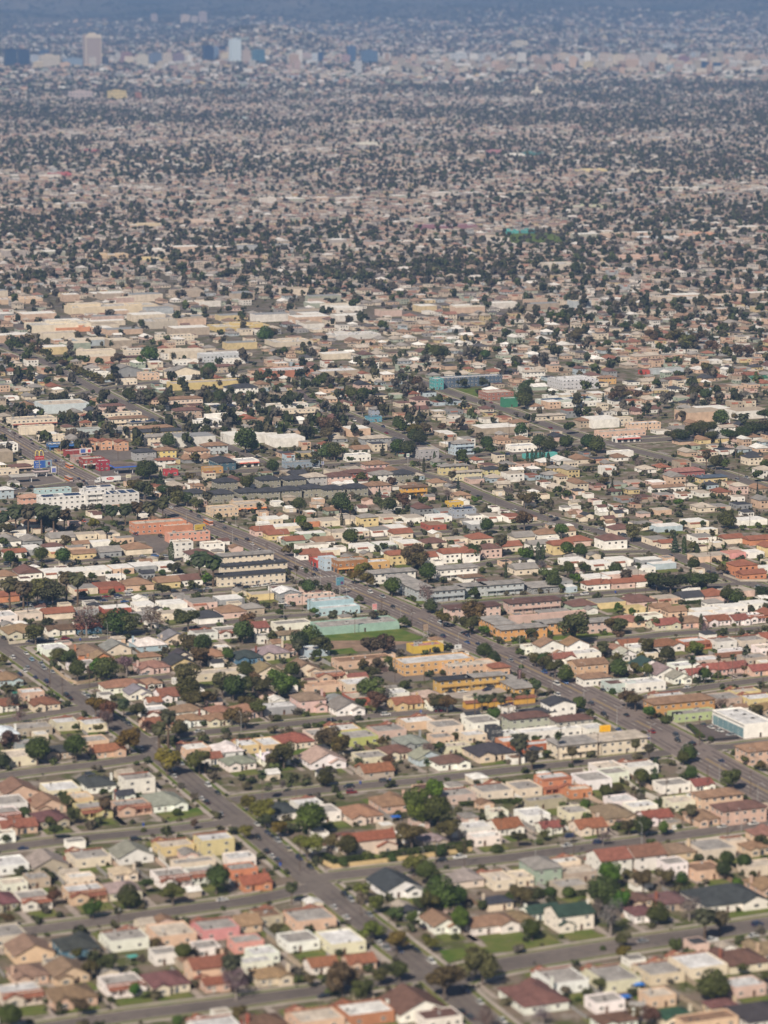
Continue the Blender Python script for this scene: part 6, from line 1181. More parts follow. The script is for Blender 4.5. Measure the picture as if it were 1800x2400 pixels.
# ------------------------------------------------------------------ garden walls, hedges, bins
def wall_line(name, pts, h_, t, matn, col, label, cat, k=None):
    P = np.array([gp(*src(k, *p)) for p in pts]); c = P.mean(0); mb = MB(); n = normals(P) if len(P) > 2 else np.repeat([[(P[1]-P[0])[1], -(P[1]-P[0])[0]]]/np.hypot(*(P[1]-P[0])), 2, 0)
    Q = P-c; a, b_ = Q+n*t/2, Q-n*t/2
    for i in range(len(P)-1):
        mb.solid([(*a[i],0),(*b_[i],0),(*b_[i+1],0),(*a[i+1],0),(*a[i],h_),(*b_[i],h_),(*b_[i+1],h_),(*a[i+1],h_)], [(4,5,6,7),(0,4,7,3),(1,2,6,5)]+([(0,1,5,4)] if i == 0 else [])+([(3,7,6,2)] if i == len(P)-2 else []))
    o = mb.build(name, matn, None, col, (*c, 0)); reg(o, label, cat, fixed=True); return P
wall_line('masonry_fence', [(415,610),(500,652),(760,622),(1060,585),(1400,538)], 1.7, .35, 'stucco', (.60,.45,.24), 'long yellow garden wall curving round the corner below the hedge', 'wall', 'H')
wall_line('masonry_fence', [(50,822),(60,858),(180,845),(305,818)], 1.6, .3, 'stucco', (.62,.56,.44), 'cream garden wall round the corner house with brown hip roof', 'wall', 'D')
wall_line('masonry_fence', [(1475,480),(1659,462)], 2.0, .3, 'stucco', (.62,.57,.42), 'cream wall in front of the charcoal-roofed apartments', 'wall', 'D')
wall_line('masonry_fence', [(330,1010),(430,1090),(500,1120),(680,1085)], 1.5, .3, 'stucco', (.42,.32,.22), 'tan garden wall beside the narrow avenue corner', 'wall', 'D')
wall_line('masonry_fence', [(1200,690),(1350,860)], 2.0, .3, 'stucco', (.6,.55,.47), 'pale alley wall running towards the boulevard, lower right', 'wall', 'I') if 0 else None
wall_line('masonry_fence', [(1130,1390),(1230,1490),(1470,1470)], 1.1, .25, 'stucco', (.03,.03,.035), 'low black wall round the car showroom forecourt', 'wall', 'F')
wall_line('masonry_fence', [(710,80),(830,170),(1010,250)], 2.2, .3, 'stucco', (.62,.58,.52), 'white alley wall above the long white roofs', 'wall', 'I')
wall_line('masonry_fence', [(1370,410),(1480,450),(1659,450)], 1.2, .3, 'stucco', (.5,.44,.36), 'tan low wall with pillars below the orange house', 'wall', 'F')
wall_line('wooden_fence', [(760,1550),(1060,1540)], 1.9, .15, 'wood', (.3,.3,.3), 'grey fence between the bottom right back yards', 'fence', 'I')
wall_line('wooden_fence', [(640,1370),(860,1440)], 1.9, .15, 'wood', (.3,.26,.2), 'brown fence beside the cream bottom right house', 'fence', 'I') if 0 else None
def hedge_(k, pts, h_, t, label):
    P = np.array([gp(*src(k, *p)) for p in pts]); Q = resample(P, .5); r = np.random.default_rng(3); n_ = normals(Q); L = len(Q)*46
    i = r.integers(0, len(Q), L); s = r.uniform(-1, 1, L); z = r.uniform(0, 1, L); top = r.random(L) < .5; z[top] = 1-.1*r.random(top.sum()); s[~top] = np.sign(s[~top])*(1-.15*r.random((~top).sum()))
    c0 = P.mean(0); p = np.stack([*(Q[i]-c0+n_[i]*s[:,None]*t/2+r.uniform(-.3, .3, (L, 2))).T, z*h_+.1], 1)
    a = r.normal(size=(L, 3)); a /= np.linalg.norm(a, axis=1)[:,None]; b_ = np.cross(a, r.normal(size=(L, 3))); b_ /= np.linalg.norm(b_, axis=1)[:,None]; q = .22
    V = np.stack([p-a*q-b_*q, p+a*q-b_*q, p+a*q+b_*q, p-a*q+b_*q], 1).reshape(-1, 3); me = bpy.data.meshes.new('hedge'); me.from_pydata(V.tolist(), [], np.arange(len(V)).reshape(-1, 4).tolist()); me.materials.append(M['leaf'])
    o = link('hedge', me, None, (.040, .055, .012), (*c0, 0)); reg(o, label, 'hedge', fixed=True)
hedge_('H', [(430,590),(520,628),(760,598)], 2.6, 2.2, 'dark clipped hedge above the yellow wall, left of the gate')
hedge_('H', [(810,592),(1060,560),(1400,512)], 2.6, 2.2, 'dark clipped hedge above the yellow wall, right of the gate')
hedge_('F', [(1000,1350),(1280,1320)], 1.8, 1.6, 'clipped hedge in front of the lime green building')
hedge_('F', [(1150,1390),(1240,1470)], 1.2, 1.2, 'low hedge along the black forecourt wall')
hedge_('H', [(1320,250),(1659,225)], 1.8, 1.5, 'thin dark hedge behind the pale pink house')
hedge_('I', [(100,825),(480,830)], 2.2, 2.2, 'hedge behind the white house with green roof')
hedge_('E', [(40,1060),(300,1050)], 2.2, 2.4, 'dark hedge beneath the cream gabled bungalows')
hedge_('F', [(1090,600),(1230,590)], 1.6, 1.8, 'dark hedge right of the brown gabled houses')
BIN = MB().solid([(-.28,-.3,0),(.28,-.3,0),(.28,.3,0),(-.28,.3,0),(-.36,-.4,1.05),(.36,-.4,1.05),(.36,.4,1.05),(-.36,.4,1.05)], [(0,1,5,4),(1,2,6,5),(2,3,7,6),(3,0,4,7),(4,5,6,7)]).mesh('bin_body', ['metal']); LID = MB().box(-.4, .4, -.45, .45, 1.05, 1.14, 0, True).mesh('lid', ['metal'])
for k, x, y in [('H',675,102),('H',158,633),('I',395,442),('I',850,860),('D',520,832),('D',1010,990),('E',1070,1298),('I',1520,1300),('G',930,375),('F',670,525),('D',820,510),('H',870,85),('I',1010,1615)]:
    X, Y = gp(*src(k, x, y)); o = empty('wheeled_bin', (X, Y, .05), random.uniform(0, 3)); link('bin_body', BIN, o, (.02, .07, .35)); link('lid', LID, o, (.02, .06, .3)); reg(o, 'blue wheeled rubbish bin', 'bin')
for k, x, y, c, n_ in [('I',820,1400,(.02,.16,.55),'bright blue tarpaulin shelter in a bottom right yard'),('I',730,1480,(.02,.14,.5),'smaller blue tarpaulin beside the brown fence line'),('I',1545,728,(.03,.38,.30),'turquoise garden awning right of the large charcoal roof'),('G',860,1220,(.08,.30,.27),'turquoise garden awning in a lower left yard'),('D',105,1172,(.02,.30,.22),'green garden awning beside the left fan palm'),('H',905,315,(.03,.13,.5),'blue awning beside the bright green trees')]:
    X, Y = gp(*src(k, x, y), 2); o = empty('garden_awning', (X, Y, 0), ROT+random.uniform(-.2, .2)); q = MB(); q.hip(-2, 2, -1.6, 1.6, 2.1, .3, .05); q.build('cloth', 'metal', o, c)
    for a in (-1.8, 1.8):
        for b_ in (-1.4, 1.4): p = MB(); p.box(a-.05, a+.05, b_-.05, b_+.05, 0, 2.1); p.build('leg', 'metal', o, (.4, .4, .4))
    reg(o, n_, 'awning', fixed=True)
# ------------------------------------------------------------------ far landmarks along the horizon
def tower(x0, x1, yt, yb, col, matn, label, name='office_tower', cat='office tower', penthouse=False, frame=None, dp=.6, step=None):
    cx = (x0+x1)/2; X, Y, z = gpt(cx, yb); d = Y*cp-(z-H)*sp; w_ = (x1-x0)*d/F_PX/1.12; h_ = (yb-yt)*d/F_PX
    w_ = max(w_, 8); h_ = max(h_, 6); dd = w_*dp; u, v = uv((X, Y)); RECTS.append((u-w_/2-4, u+w_/2+4, v-dd/2-10, v+dd/2+4))
    o = empty(name, (X, Y, z-2), ROT); q = MB(); q.box(-w_/2, w_/2, -dd/2, dd/2, 0, h_+2)
    b = q.build('facade', matn, o, col)
    q = MB(); q.box(-w_/2+.8, w_/2-.8, -dd/2+.8, dd/2-.8, h_+2, h_+2.6)
    if penthouse or w_ > 30: q.box(-w_*.22, w_*.2, -dd*.25, dd*.25, h_+2.6, h_+2.6+max(3, h_*.05))
    q.build('roof', 'stucco', o, tuple(c*.9 for c in (frame or col)))
    if frame:
        q = MB(); t = w_*.06
        q.box(-w_/2-.3, -w_/2+t, -dd/2-1, -dd/2+.0, 0, h_+2); q.box(w_/2-t*.5, w_/2+.3, -dd/2-1, -dd/2, 0, h_+2); q.box(-w_/2+t, w_/2-t*.5, -dd/2-1, -dd/2, h_-h_*.09, h_+2)
        q.build('frame', 'stucco', o, frame)
    if step: q = MB(); q.box(-w_*.5-w_*step, -w_*.5, -dd*.4, dd*.4, 0, h_*.7); q.build('lower_wing', matn, o, col)
    reg(o, label, cat, fixed=True)
TWR = [
 (195,238,82,158,(.34,.27,.23),'tower_ribs','tallest tan slab tower with a lighter stone frame',dict(frame=(.66,.58,.46))),
 (10,40,116,157,(.01,.025,.05),'tower_glass','dark blue glass tower block at the far left',{}),(41,70,117,155,(.012,.025,.05),'tower_glass','second dark blue glass block at the far left',{}),
 (91,141,130,160,(.6,.53,.42),'tower_facade','cream stepped building left of the tallest tower',dict(penthouse=True)),(77,102,146,163,(.62,.52,.36),'tower_facade','low cream block in front of the stepped building',{}),
 (72,90,129,152,(.45,.5,.55),'tower_facade','pale blue-white block beside the dark glass blocks',{}),(92,116,118,130,(.06,.10,.16),'tower_glass','dark low slab behind the cream stepped building',{}),
 (147,194,137,158,(.25,.33,.42),'tower_facade','wide blue-grey block just left of the tallest tower',{}),(209,225,134,160,(.6,.55,.47),'tower_facade','narrow cream block with dark stripe before the tallest tower',{}),(229,254,133,156,(.62,.55,.42),'tower_facade','plain cream block right of the tallest tower',{}),
 (283,310,124,152,(.30,.17,.16),'tower_facade','brown block with red crown',{}),(319,348,130,158,(.62,.57,.46),'tower_facade','cream cube block over white low buildings',{}),(349,379,125,152,(.14,.18,.25),'tower_facade','blue-grey slab right of the cream cube block',{}),(379,404,125,152,(.56,.48,.38),'tower_facade','beige block with white roof line',{}),(405,432,126,149,(.25,.18,.20),'tower_facade','dull maroon block right of the beige one',{}),
 (475,501,108,143,(.008,.012,.04),'tower_glass','darkest navy blue glass tower left of centre',{}),(514,530,108,140,(.01,.015,.04),'tower_glass','second navy glass slab beside the darkest tower',{}),(502,513,109,141,(.16,.22,.32),'tower_facade','narrow grey-blue slab between two navy slabs',{}),(516,536,126,144,(.64,.55,.38),'tower_facade','small cream block in front of the navy slab',{}),
 (538,564,93,148,(.50,.58,.62),'tower_ribs','tall pale ribbed glass tower with curved white edges',dict(penthouse=True,dp=.9)),(567,587,118,153,(.40,.33,.28),'tower_ribs','tan rounded slab right of the pale ribbed tower',{}),(590,621,118,150,(.10,.22,.27),'tower_glass','hazy teal slab right of the tan rounded slab',{}),(620,632,115,132,(.6,.5,.36),'tower_facade','small cream block behind the teal slab',{}),
 (673,698,130,152,(.6,.52,.4),'tower_facade','pale tan rounded block at centre left',{}),(701,730,125,142,(.5,.4,.36),'tower_facade','pinkish tan block at centre left',{}),(731,744,125,147,(.58,.63,.66),'tower_facade','white-blue block at centre',{}),(745,757,122,146,(.05,.09,.16),'tower_glass','dark blue slab beside the white-blue block',{}),(718,743,142,154,(.58,.6,.6),'tower_ribs','white striped low block at centre',{}),
 (814,834,109,147,(.09,.15,.25),'tower_glass','hazy dark blue slab near the centre',{}),(846,885,119,150,(.14,.22,.32),'tower_glass','wide slate blue block near the centre',{}),(801,821,130,148,(.42,.28,.27),'tower_facade','pinkish low block near the centre',{}),(831,848,143,174,(.55,.55,.53),'tower_facade','slender pale block near the centre',{}),
 (1057,1094,125,145,(.58,.6,.6),'tower_facade','white block with horizontal stripes right of centre',{}),(979,998,133,148,(.6,.55,.45),'tower_facade','small cream block left of the striped white block',{}),(1008,1030,127,141,(.6,.57,.5),'tower_facade','pale flat block left of the striped white block',{}),(1122,1163,125,144,(.5,.5,.48),'tower_facade','pale grey block right of the striped white block',{}),(1200,1237,96,112,(.64,.57,.43),'tower_facade','cream block standing higher than its neighbours',{}),
 (1271,1290,127,147,(.6,.48,.4),'tower_facade','peach block beside wide cream building',{}),(1293,1323,151,171,(.6,.42,.33),'tower_facade','salmon block right of centre',{}),(1307,1334,125,147,(.6,.5,.38),'tower_facade','rounded cream block right of centre',{}),(1367,1391,146,166,(.66,.56,.34),'tower_facade','bright pale yellow block',{}),(1402,1426,126,152,(.58,.48,.38),'tower_facade','tan hazy block left of the boldest cream block',{}),(1434,1463,129,156,(.66,.57,.43),'tower_facade','boldest cream block on the right',dict(penthouse=True)),(1464,1494,128,154,(.6,.5,.42),'tower_facade','tan block joined right of the boldest cream block',{}),
 (1453,1472,93,105,(.62,.56,.42),'tower_facade','small cream block high up the slope',{}),(1554,1584,104,118,(.5,.52,.52),'tower_facade','white-edged dark block high on the right',{}),(1589,1616,133,151,(.27,.15,.17),'tower_facade','maroon block on the right',{}),(1618,1629,122,141,(.42,.46,.5),'tower_facade','slender grey block on the right',{}),(1632,1661,146,166,(.03,.06,.12),'tower_glass','left one of two dark square blocks with white corners',{}),(1670,1690,147,166,(.03,.06,.12),'tower_glass','right one of two dark square blocks with white corners',{}),(1692,1719,128,147,(.6,.47,.38),'tower_facade','peach block right of the two dark blocks',{}),(1722,1748,122,144,(.6,.5,.4),'tower_facade','wide peach block near the right edge',{}),(1786,1800,140,155,(.5,.5,.5),'tower_facade','pale block at the right edge',{}),(1500,1526,128,160,(.5,.45,.4),'tower_facade','hazy beige block before the maroon one',{}),(1562,1587,154,168,(.35,.42,.45),'tower_facade','grey-green low block before the maroon one',{}),
 (353,369,33,51,(.42,.33,.29),'tower_facade','distant brown slab nearest the left hills',{}),(423,445,35,54,(.6,.48,.38),'tower_facade','distant peach slab before the hills',{}),(448,464,38,54,(.5,.42,.36),'tower_facade','distant tan slab before the hills',{}),(466,485,28,54,(.45,.36,.32),'tower_facade','tallest distant slab before the hills',{}),
 (252,296,213,234,(.62,.5,.24),'tower_facade','mustard yellow low block behind the far trees',{}),(317,331,217,234,(.35,.15,.09),'tower_facade','brick red low block behind the far trees',{}),(160,217,214,231,(.5,.42,.4),'tower_facade','long pinkish white low block behind the far trees',{}),
]
for x0, x1, yt, yb, c, m_, lb, kw in TWR: tower(x0, x1, yt, yb, c, m_, lb, **kw)
# white church-like spire
X, Y, z = gpt(1258, 224); o = empty('church', (X, Y, z), ROT); d = Y/cp
q = MB(); q.box(-16, 16, -8, 8, 0, 13); q.hip(-16.5, 16.5, -8.5, 8.5, 13, .4); q.build('hall', 'stucco', o, (.62,.56,.46)); q = MB(); q.box(-4, 4, -4, 4, 0, 22); q.box(-2.8, 2.8, -2.8, 2.8, 22, 28); q.tube((0, 0, 28), (0, 0, 38), 2.4, .1, 8); q.build('spire', 'stucco', o, (.68,.63,.52)); reg(o, 'white church with pointed spire among the far roofs', 'church', fixed=True)
# long low buildings that stand out in the middle distance: x0,x1,ytop,ybase,wall,roof
MID = [(1234,1285,351,365,(.08,.22,.22),'teal green flat building far right of centre'),(1196,1233,357,368,'w','white flat building beside the far teal one'),(1358,1434,392,405,(.6,.5,.28),'long pale yellow building in the far right field'),(1475,1567,393,408,(.52,.47,.38),'long beige building right of the pale yellow one'),(1150,1179,346,360,(.42,.2,.22),'pinkish red block left of the far teal building'),
 (1186,1218,538,548,(.10,.34,.33),'turquoise low building, left of a pair'),(1228,1258,537,547,(.10,.34,.34),'turquoise low building, right of a pair'),(943,1020,512,526,(.48,.42,.36),'long beige roof left of the purple-red building'),(980,1128,524,537,(.28,.15,.18),'long purple-red low building in the middle distance'),(1280,1361,603,634,(.55,.50,.43),'big pale pitched-roof hall in the middle distance'),(1545,1690,688,714,(.48,.41,.34),'very long tan flat building at middle right'),
 (160,380,700,735,(.58,.49,.36),'very long cream hall at middle left'),(0,105,690,712,(.58,.44,.32),'long peach building at the left edge'),(70,220,742,778,(.62,.55,.43),'large cream warehouse in the blurred left'),(130,215,760,778,(.55,.26,.15),'orange-red fronted hall in the blurred left'),(340,420,735,770,(.5,.45,.38),'beige hall left of centre'),(500,640,755,775,(.6,.47,.22),'ochre yellow long building above the white store'),(640,740,790,812,(.57,.5,.4),'cream long building above the white store'),
 (780,900,775,795,(.60,.58,.55),'bright white long building in the middle'),(330,410,602,615,(.6,.5,.28),'pale yellow long building in the blurred left'),(200,310,592,606,(.55,.42,.28),'tan long building in the blurred left'),(430,560,512,526,(.55,.43,.35),'long pink-cream building at middle left'),(280,400,520,535,(.55,.46,.32),'long straw coloured building at middle left'),(120,170,402,412,(.42,.12,.12),'red-roofed low building at upper left'),(196,235,350,358,(.42,.14,.14),'small red-roofed building at upper left'),(480,540,395,406,(.6,.48,.36),'peach long building at upper left'),(835,900,330,342,(.6,.58,.5),'long white building at upper centre'),(540,585,270,280,(.5,.6,.6),'pale blue-white flat building at upper left'),(810,880,276,290,(.6,.53,.42),'cream flat building at upper centre'),
 (0,55,163,181,(.64,.58,.48),'white arcaded long building at the far left'),(1600,1690,545,556,(.55,.32,.22),'orange-pink long building at middle right'),(1500,1585,552,566,(.55,.56,.56),'pale grey-white long building at middle right'),(1440,1600,598,612,(.55,.38,.3),'salmon long building at middle right'),(1330,1420,480,490,(.5,.5,.36),'pale olive building at middle right')]
for x0, x1, yt, yb, c, lb in MID:
    cx = (x0+x1)/2; X, Y = gp(cx, yb); s = F_PX/(Y*cp+H*sp); w_ = (x1-x0)/s/1.0*.95; h_ = min(8, max(4.5, (yb-yt)/s*.5)); dd = max(10, ((yb-yt)/s-h_)/math.sin(math.atan2(H, Y))*.8); dd = min(dd, 30); w_ = min(w_, 130)
    cc = WC[c] if isinstance(c, str) else c; xy_ = (X+A_[0]*dd/2, Y+A_[1]*dd/2); bldg('S', cx, yb, w_, dd, h_, cc, tuple(min(.68, q*.4+.36) for q in cc), lb, 'building', wn=0, units=5, extra=[(random.uniform(-.35, .1)*w_, random.uniform(-.1, .2)*dd, w_*random.uniform(.2, .4), dd*.45, h_+random.uniform(1, 2.6)), (random.uniform(.2, .4)*w_, -dd*.15, w_*.16, dd*.5, h_+random.uniform(.8, 2))], xy_=xy_)
# ------------------------------------------------------------------ the uncountable: far houses and far trees, one mesh each
ru = np.array(RECTS)
def free(u, v, hu, hv, m):
    """vectorised test against occupied rectangles, bucketed"""
    out = np.ones(len(u), bool)
    for r in ru:
        out &= ~((u+hu > r[0]-m) & (u-hu < r[1]+m) & (v+hv > r[2]-m) & (v-hv < r[3]+m))
    return out
def inview(u, v, mx=.14):
    X = u*C_[0]+v*A_[0]; Y = u*C_[1]+v*A_[1]; lim = Y*.1243*(1+mx)+30; return (np.abs(X) < lim) & (Y > 850), X, Y
U, V_ = [], []
HV = []         # house rows: (u, v, w, d, h, type)
wallp = np.array([WC[c] for c in 'wwwwccccpoooottygbGG'])*.86; roofp = np.array([RC[c] for c in 'ggttttwwnnnmmddrrggn'])
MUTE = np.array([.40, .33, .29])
def rows(v0, v1, dv, du, big=0, garage=.5):
    res = []
    k = 0
    for v in np.arange(v0, v1, dv):
        Ym = v/.926; um = Ym*.16+60
        u0 = v*.40
        us = np.arange(-um*1.1+u0-80, um*1.1+u0+80, du)+rng.uniform(0, du)
        us = us+rng.uniform(-1.2, 1.2, len(us)); k += 1
        res.append(np.stack([us, np.full(len(us), v)+rng.uniform(-2, 2, len(us)), np.full(len(us), k % 4)], 1))
    return np.concatenate(res)
c = rows(900, 5200, 27, 14.6)
u, v, k = c.T; ok, X, Y = inview(u, v); c = c[ok]; u, v, k = c.T
w_ = rng.uniform(9, 12.4, len(u)); d_ = rng.uniform(10.5, 14.5, len(u)); small = (k % 2 == 0); w_[small] *= .72; d_[small] *= .66
keep = rng.random(len(u)) < np.where(small, .55, .9)
pp0 = np.array([proj(a, b_) for a, b_ in zip(u*C_[0]+v*A_[0], u*C_[1]+v*A_[1])])
X = u*C_[0]+v*A_[0]; Y = u*C_[1]+v*A_[1]
pp = pp0; fr_ = free(u, v, w_/2, d_/2, 1.2); keep &= fr_; near_ = pp[:,1] > 1212
art = np.minimum(np.abs((v-2960) % 810), 810-np.abs((v-2960) % 810)) < 30; art |= (pp0[:,0] < 820) & (pp0[:,1] > 690) & (pp0[:,1] < 850) & (rng.random(len(u)) < .5); art &= rng.random(len(u)) < .8
w_[art] = rng.uniform(17, 38, art.sum()); d_[art] = rng.uniform(14, 24, art.sum()); keep &= ~art | (np.arange(len(u)) % 3 == 0)
keep &= ~(near_)             # the near blocks are built one by one above
ri = np.nonzero(keep)[0]; rc_ = road_clear(np.stack([X[ri], Y[ri]], 1)); keep[ri[rc_ < 6.5]] = False
for a0, b0 in ((1, 1),):
    pass
NOB2 = [q for q in NOB]+[(*[src('C', 560, 880)[0], src('C', 1060, 1020)[0]], src('C', 560, 880)[1], src('C', 1060, 1020)[1]), (1190, 1335, 545, 574), (0, 300, 1105, 1160), (140, 200, 833, 852), (1060, 1140, 905, 935)]
for a, b_, cc_, d0 in NOB2: keep &= ~((pp[:,0] > a) & (pp[:,0] < b_) & (pp[:,1] > cc_) & (pp[:,1] < d0))
near_set = [np.stack([u[keep], v[keep], w_[keep], d_[keep]], 1)]
for h in rest: near_set.append(np.array([[h['u'], h['v'], h['w'], h['d']]]))
near_set = np.concatenate(near_set)
c = rows(5200, 9500, 30, 17); u, v, k = c.T; ok, X, Y = inview(u, v); ok &= rng.random(len(u)) < .66; ok &= free(u, v, 5, 5, 2); mid_set = np.stack([u[ok], v[ok], rng.uniform(8.5, 15, ok.sum()), rng.uniform(8, 14, ok.sum())], 1)
c = rows(9500, 18300, 50, 21); u, v, k = c.T; ok, X, Y = inview(u, v, .1); ok &= rng.random(len(u)) < np.clip(.80-(v-9500)/12500, .10, .62); ok &= free(u, v, 8, 8, 3); far_set = np.stack([u[ok], v[ok], rng.uniform(10, 26, ok.sum()), rng.uniform(12, 24, ok.sum())], 1)
A = np.concatenate([near_set, mid_set, far_set]); nh = len(A); print('far houses', nh)
typ = rng.integers(0, 4, nh)      # 0,1 flat, 2 hip, 3 gable
ht = rng.choice([2.7, 3.2, 5.6], nh, p=[.45, .40, .15]); ht[len(near_set)+len(mid_set):] *= rng.uniform(1, 2.3, len(far_set))
# a commercial band along the great boulevard in the distance gets taller, paler blocks
Yc = A[:,0]*C_[1]+A[:,1]*A_[1]; Xc = A[:,0]*C_[0]+A[:,1]*A_[0]
band = (np.abs(Yc-12200) < 950) & (rng.random(nh) < np.where(Xc > 350, .42, .34)); band &= (np.sin(Xc/170)+np.sin(Xc/61+1)+.8*np.sin(Xc/29)) > np.where(Xc > 350, -1.2, -.2); ht[band] *= rng.uniform(.9, 4.2, band.sum()); A[band, 2] *= 1.25
com = (rng.random(nh) < .05) & (np.arange(nh) >= len(near_set)-len(rest)); 
comf = com & (np.arange(nh) >= len(near_set)); A[comf, 2] *= 2.2; A[comf, 3] *= 1.5; typ[comf] = 0
wcol = wallp[rng.integers(0, len(wallp), nh)]*rng.uniform(.85, 1.08, (nh, 1)); rcol = roofp[rng.integers(0, len(roofp), nh)]*rng.uniform(.8, 1.15, (nh, 1))
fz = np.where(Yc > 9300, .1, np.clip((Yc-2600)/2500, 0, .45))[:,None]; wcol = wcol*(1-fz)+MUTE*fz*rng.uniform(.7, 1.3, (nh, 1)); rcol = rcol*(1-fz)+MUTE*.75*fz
wcol[band] = wallp[rng.integers(0, 12, band.sum())]; wcol[band] *= rng.uniform(.55, 1.0, (band.sum(), 1)); rcol[band] = wcol[band]*.85
artf = np.zeros(nh, bool); artf[:len(near_set)] = near_set[:,2] > 16; typ[artf] = 0; ht[artf] = rng.uniform(4.5, 8, artf.sum()); rcol[artf] = np.array([WC[q] for q in 'wwctg'])[rng.integers(0, 5, artf.sum())]*.9
for i, h in enumerate(rest): j = len(near_set)-len(rest)+i; wcol[j] = WC[h['wl']]; rcol[j] = RC[h['rf']]; typ[j] = {'f': 0, 'F': 1, 'h': 2}.get(h['t'], 3); ht[j] = 6 if h['two'] else 3.5
ang_c, ang_s = C_[0], C_[1]
zb = np.where(Yc < 9000, 0, terr(Xc, Yc))-.3
VV, FF, CL = [], [], []; base = 0
def add_tmpl(sel, vt, ft, fc):
    """vt (n,m,3) local verts per house, ft faces (quads), fc: list of colour arrays per face"""
    global base
    n, m_ = vt.shape[:2]
    gx_ = Xc[sel,None]+vt[:,:,0]*C_[0]+vt[:,:,1]*A_[0]; gy_ = Yc[sel,None]+vt[:,:,0]*C_[1]+vt[:,:,1]*A_[1]; gz_ = zb[sel,None]+vt[:,:,2]
    VV.append(np.stack([gx_, gy_, gz_], -1).reshape(-1, 3)); ft = np.array(ft)
    FF.append((base+np.arange(n)[:,None,None]*m_+ft[None]).reshape(-1, 4)); CL.append(np.stack(fc, 1).reshape(-1, 3)); base += n*m_
def bx(x0, x1, y0, y1, z0, z1): return np.stack([np.stack(q, -1) for q in ((x0,y0,z0),(x1,y0,z0),(x1,y1,z0),(x0,y1,z0),(x0,y0,z1),(x1,y0,z1),(x1,y1,z1),(x0,y1,z1))], 1)
BF = [(0,1,5,4),(1,2,6,5),(2,3,7,6),(3,0,4,7),(4,5,6,7)]
for ty in (0, 2, 3):
    sel = np.nonzero(np.isin(typ, (0, 1)) if ty == 0 else typ == ty)[0]; w2, d2, h_ = A[sel,2]/2, A[sel,3]/2, ht[sel]+.3; z0 = np.zeros(len(sel)); wc_, rc_ = wcol[sel], rcol[sel]
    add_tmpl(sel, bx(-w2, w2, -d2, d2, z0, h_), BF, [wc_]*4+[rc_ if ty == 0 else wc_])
    if ty == 0:      # raised parapet front tile strip on some
        pass
    else:
        o = .5; W2, D2 = w2+o, d2+o; r_ = np.minimum(W2, D2); rh = r_*.4; lr = W2 > D2
        if ty == 2: ax, ay = np.where(lr, W2-r_, 0), np.where(lr, 0, D2-r_)
        else: ax, ay = np.where(lr, W2, 0), np.where(lr, 0, D2)
        hh = h_-.05
        vt = np.stack([np.stack(q, -1) for q in ((-W2,-D2,hh),(W2,-D2,hh),(W2,D2,hh),(-W2,D2,hh),(-ax,-ay,hh+rh),(np.where(lr,ax,0),np.where(lr,0,-ay),hh+rh),(ax,ay,hh+rh),(np.where(lr,-ax,0),np.where(lr,0,ay),hh+rh))], 1)
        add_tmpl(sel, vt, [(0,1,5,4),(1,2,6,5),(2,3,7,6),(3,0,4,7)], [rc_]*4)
# windows and tile strips on the nearer ones
nn = len(near_set); allw = np.nonzero(A[:nn,2] < 16)[0]; sel = allw; w2, d2 = A[sel,2]/2, A[sel,3]/2; dark = np.full((nn, 3), .05)
for fx in (-.55, .1, .6):
    sel = allw[rng.random(len(allw)) < .6]; w2, d2 = A[sel,2]/2, A[sel,3]/2; x = w2*fx; s = .6+0*x; y = -d2-.05; vt = np.stack([np.stack(q, -1) for q in ((x-s,y,1.2+0*x),(x+s,y,1.2+0*x),(x+s,y,2.3+0*x),(x-s,y,2.3+0*x))], 1); add_tmpl(sel, vt, [(0,1,2,3)], [dark[:len(sel)]])
for fy in (-.5, .2, .65):
    sel = allw[rng.random(len(allw)) < .6]; w2, d2 = A[sel,2]/2, A[sel,3]/2; y = d2*fy; s = .6+0*y; x = -w2-.05; vt = np.stack([np.stack(q, -1) for q in ((x,y+s,1.3+0*x),(x,y-s,1.3+0*x),(x,y-s,2.6+0*x),(x,y+s,2.6+0*x))], 1); add_tmpl(sel, vt, [(0,1,2,3)], [dark[:len(sel)]])
s2 = np.nonzero((ht[:nn] > 5) & (A[:nn,2] < 16))[0]; w2, d2 = A[s2,2]/2, A[s2,3]/2
for fx in (-.55, .0, .55):
    x = w2*fx; s = .7+0*x; y = -d2-.05; vt = np.stack([np.stack(q, -1) for q in ((x-s,y,3.9+0*x),(x+s,y,3.9+0*x),(x+s,y,5.0+0*x),(x-s,y,5.0+0*x))], 1); add_tmpl(s2, vt, [(0,1,2,3)], [np.full((len(s2), 3), .035)])
s3 = np.nonzero((typ[:nn] == 0) & (A[:nn,2] < 16))[0]; w2, d2, h_ = A[s3,2]/2, A[s3,3]/2, ht[s3]+.3
vt = np.stack([np.stack(q, -1) for q in ((-w2,-d2-1.6,h_*.72),(w2*.1,-d2-1.6,h_*.72),(w2*.1,-d2+.1,h_*.95),(-w2,-d2+.1,h_*.95))], 1); add_tmpl(s3, vt, [(0,1,2,3)], [np.tile(RC['r'], (len(s3), 1))*rng.uniform(.8, 1.2, (len(s3), 1))])
add_tmpl(s3, bx(-w2, w2*.1, -d2-1.4, -d2+.0, 0*w2, h_*.70), BF[:4], [wcol[s3]]*4)
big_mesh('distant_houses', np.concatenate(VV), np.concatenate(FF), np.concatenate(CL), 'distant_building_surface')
sc.objects['distant_houses']['label'] = 'sea of small far houses filling the plain to the horizon'
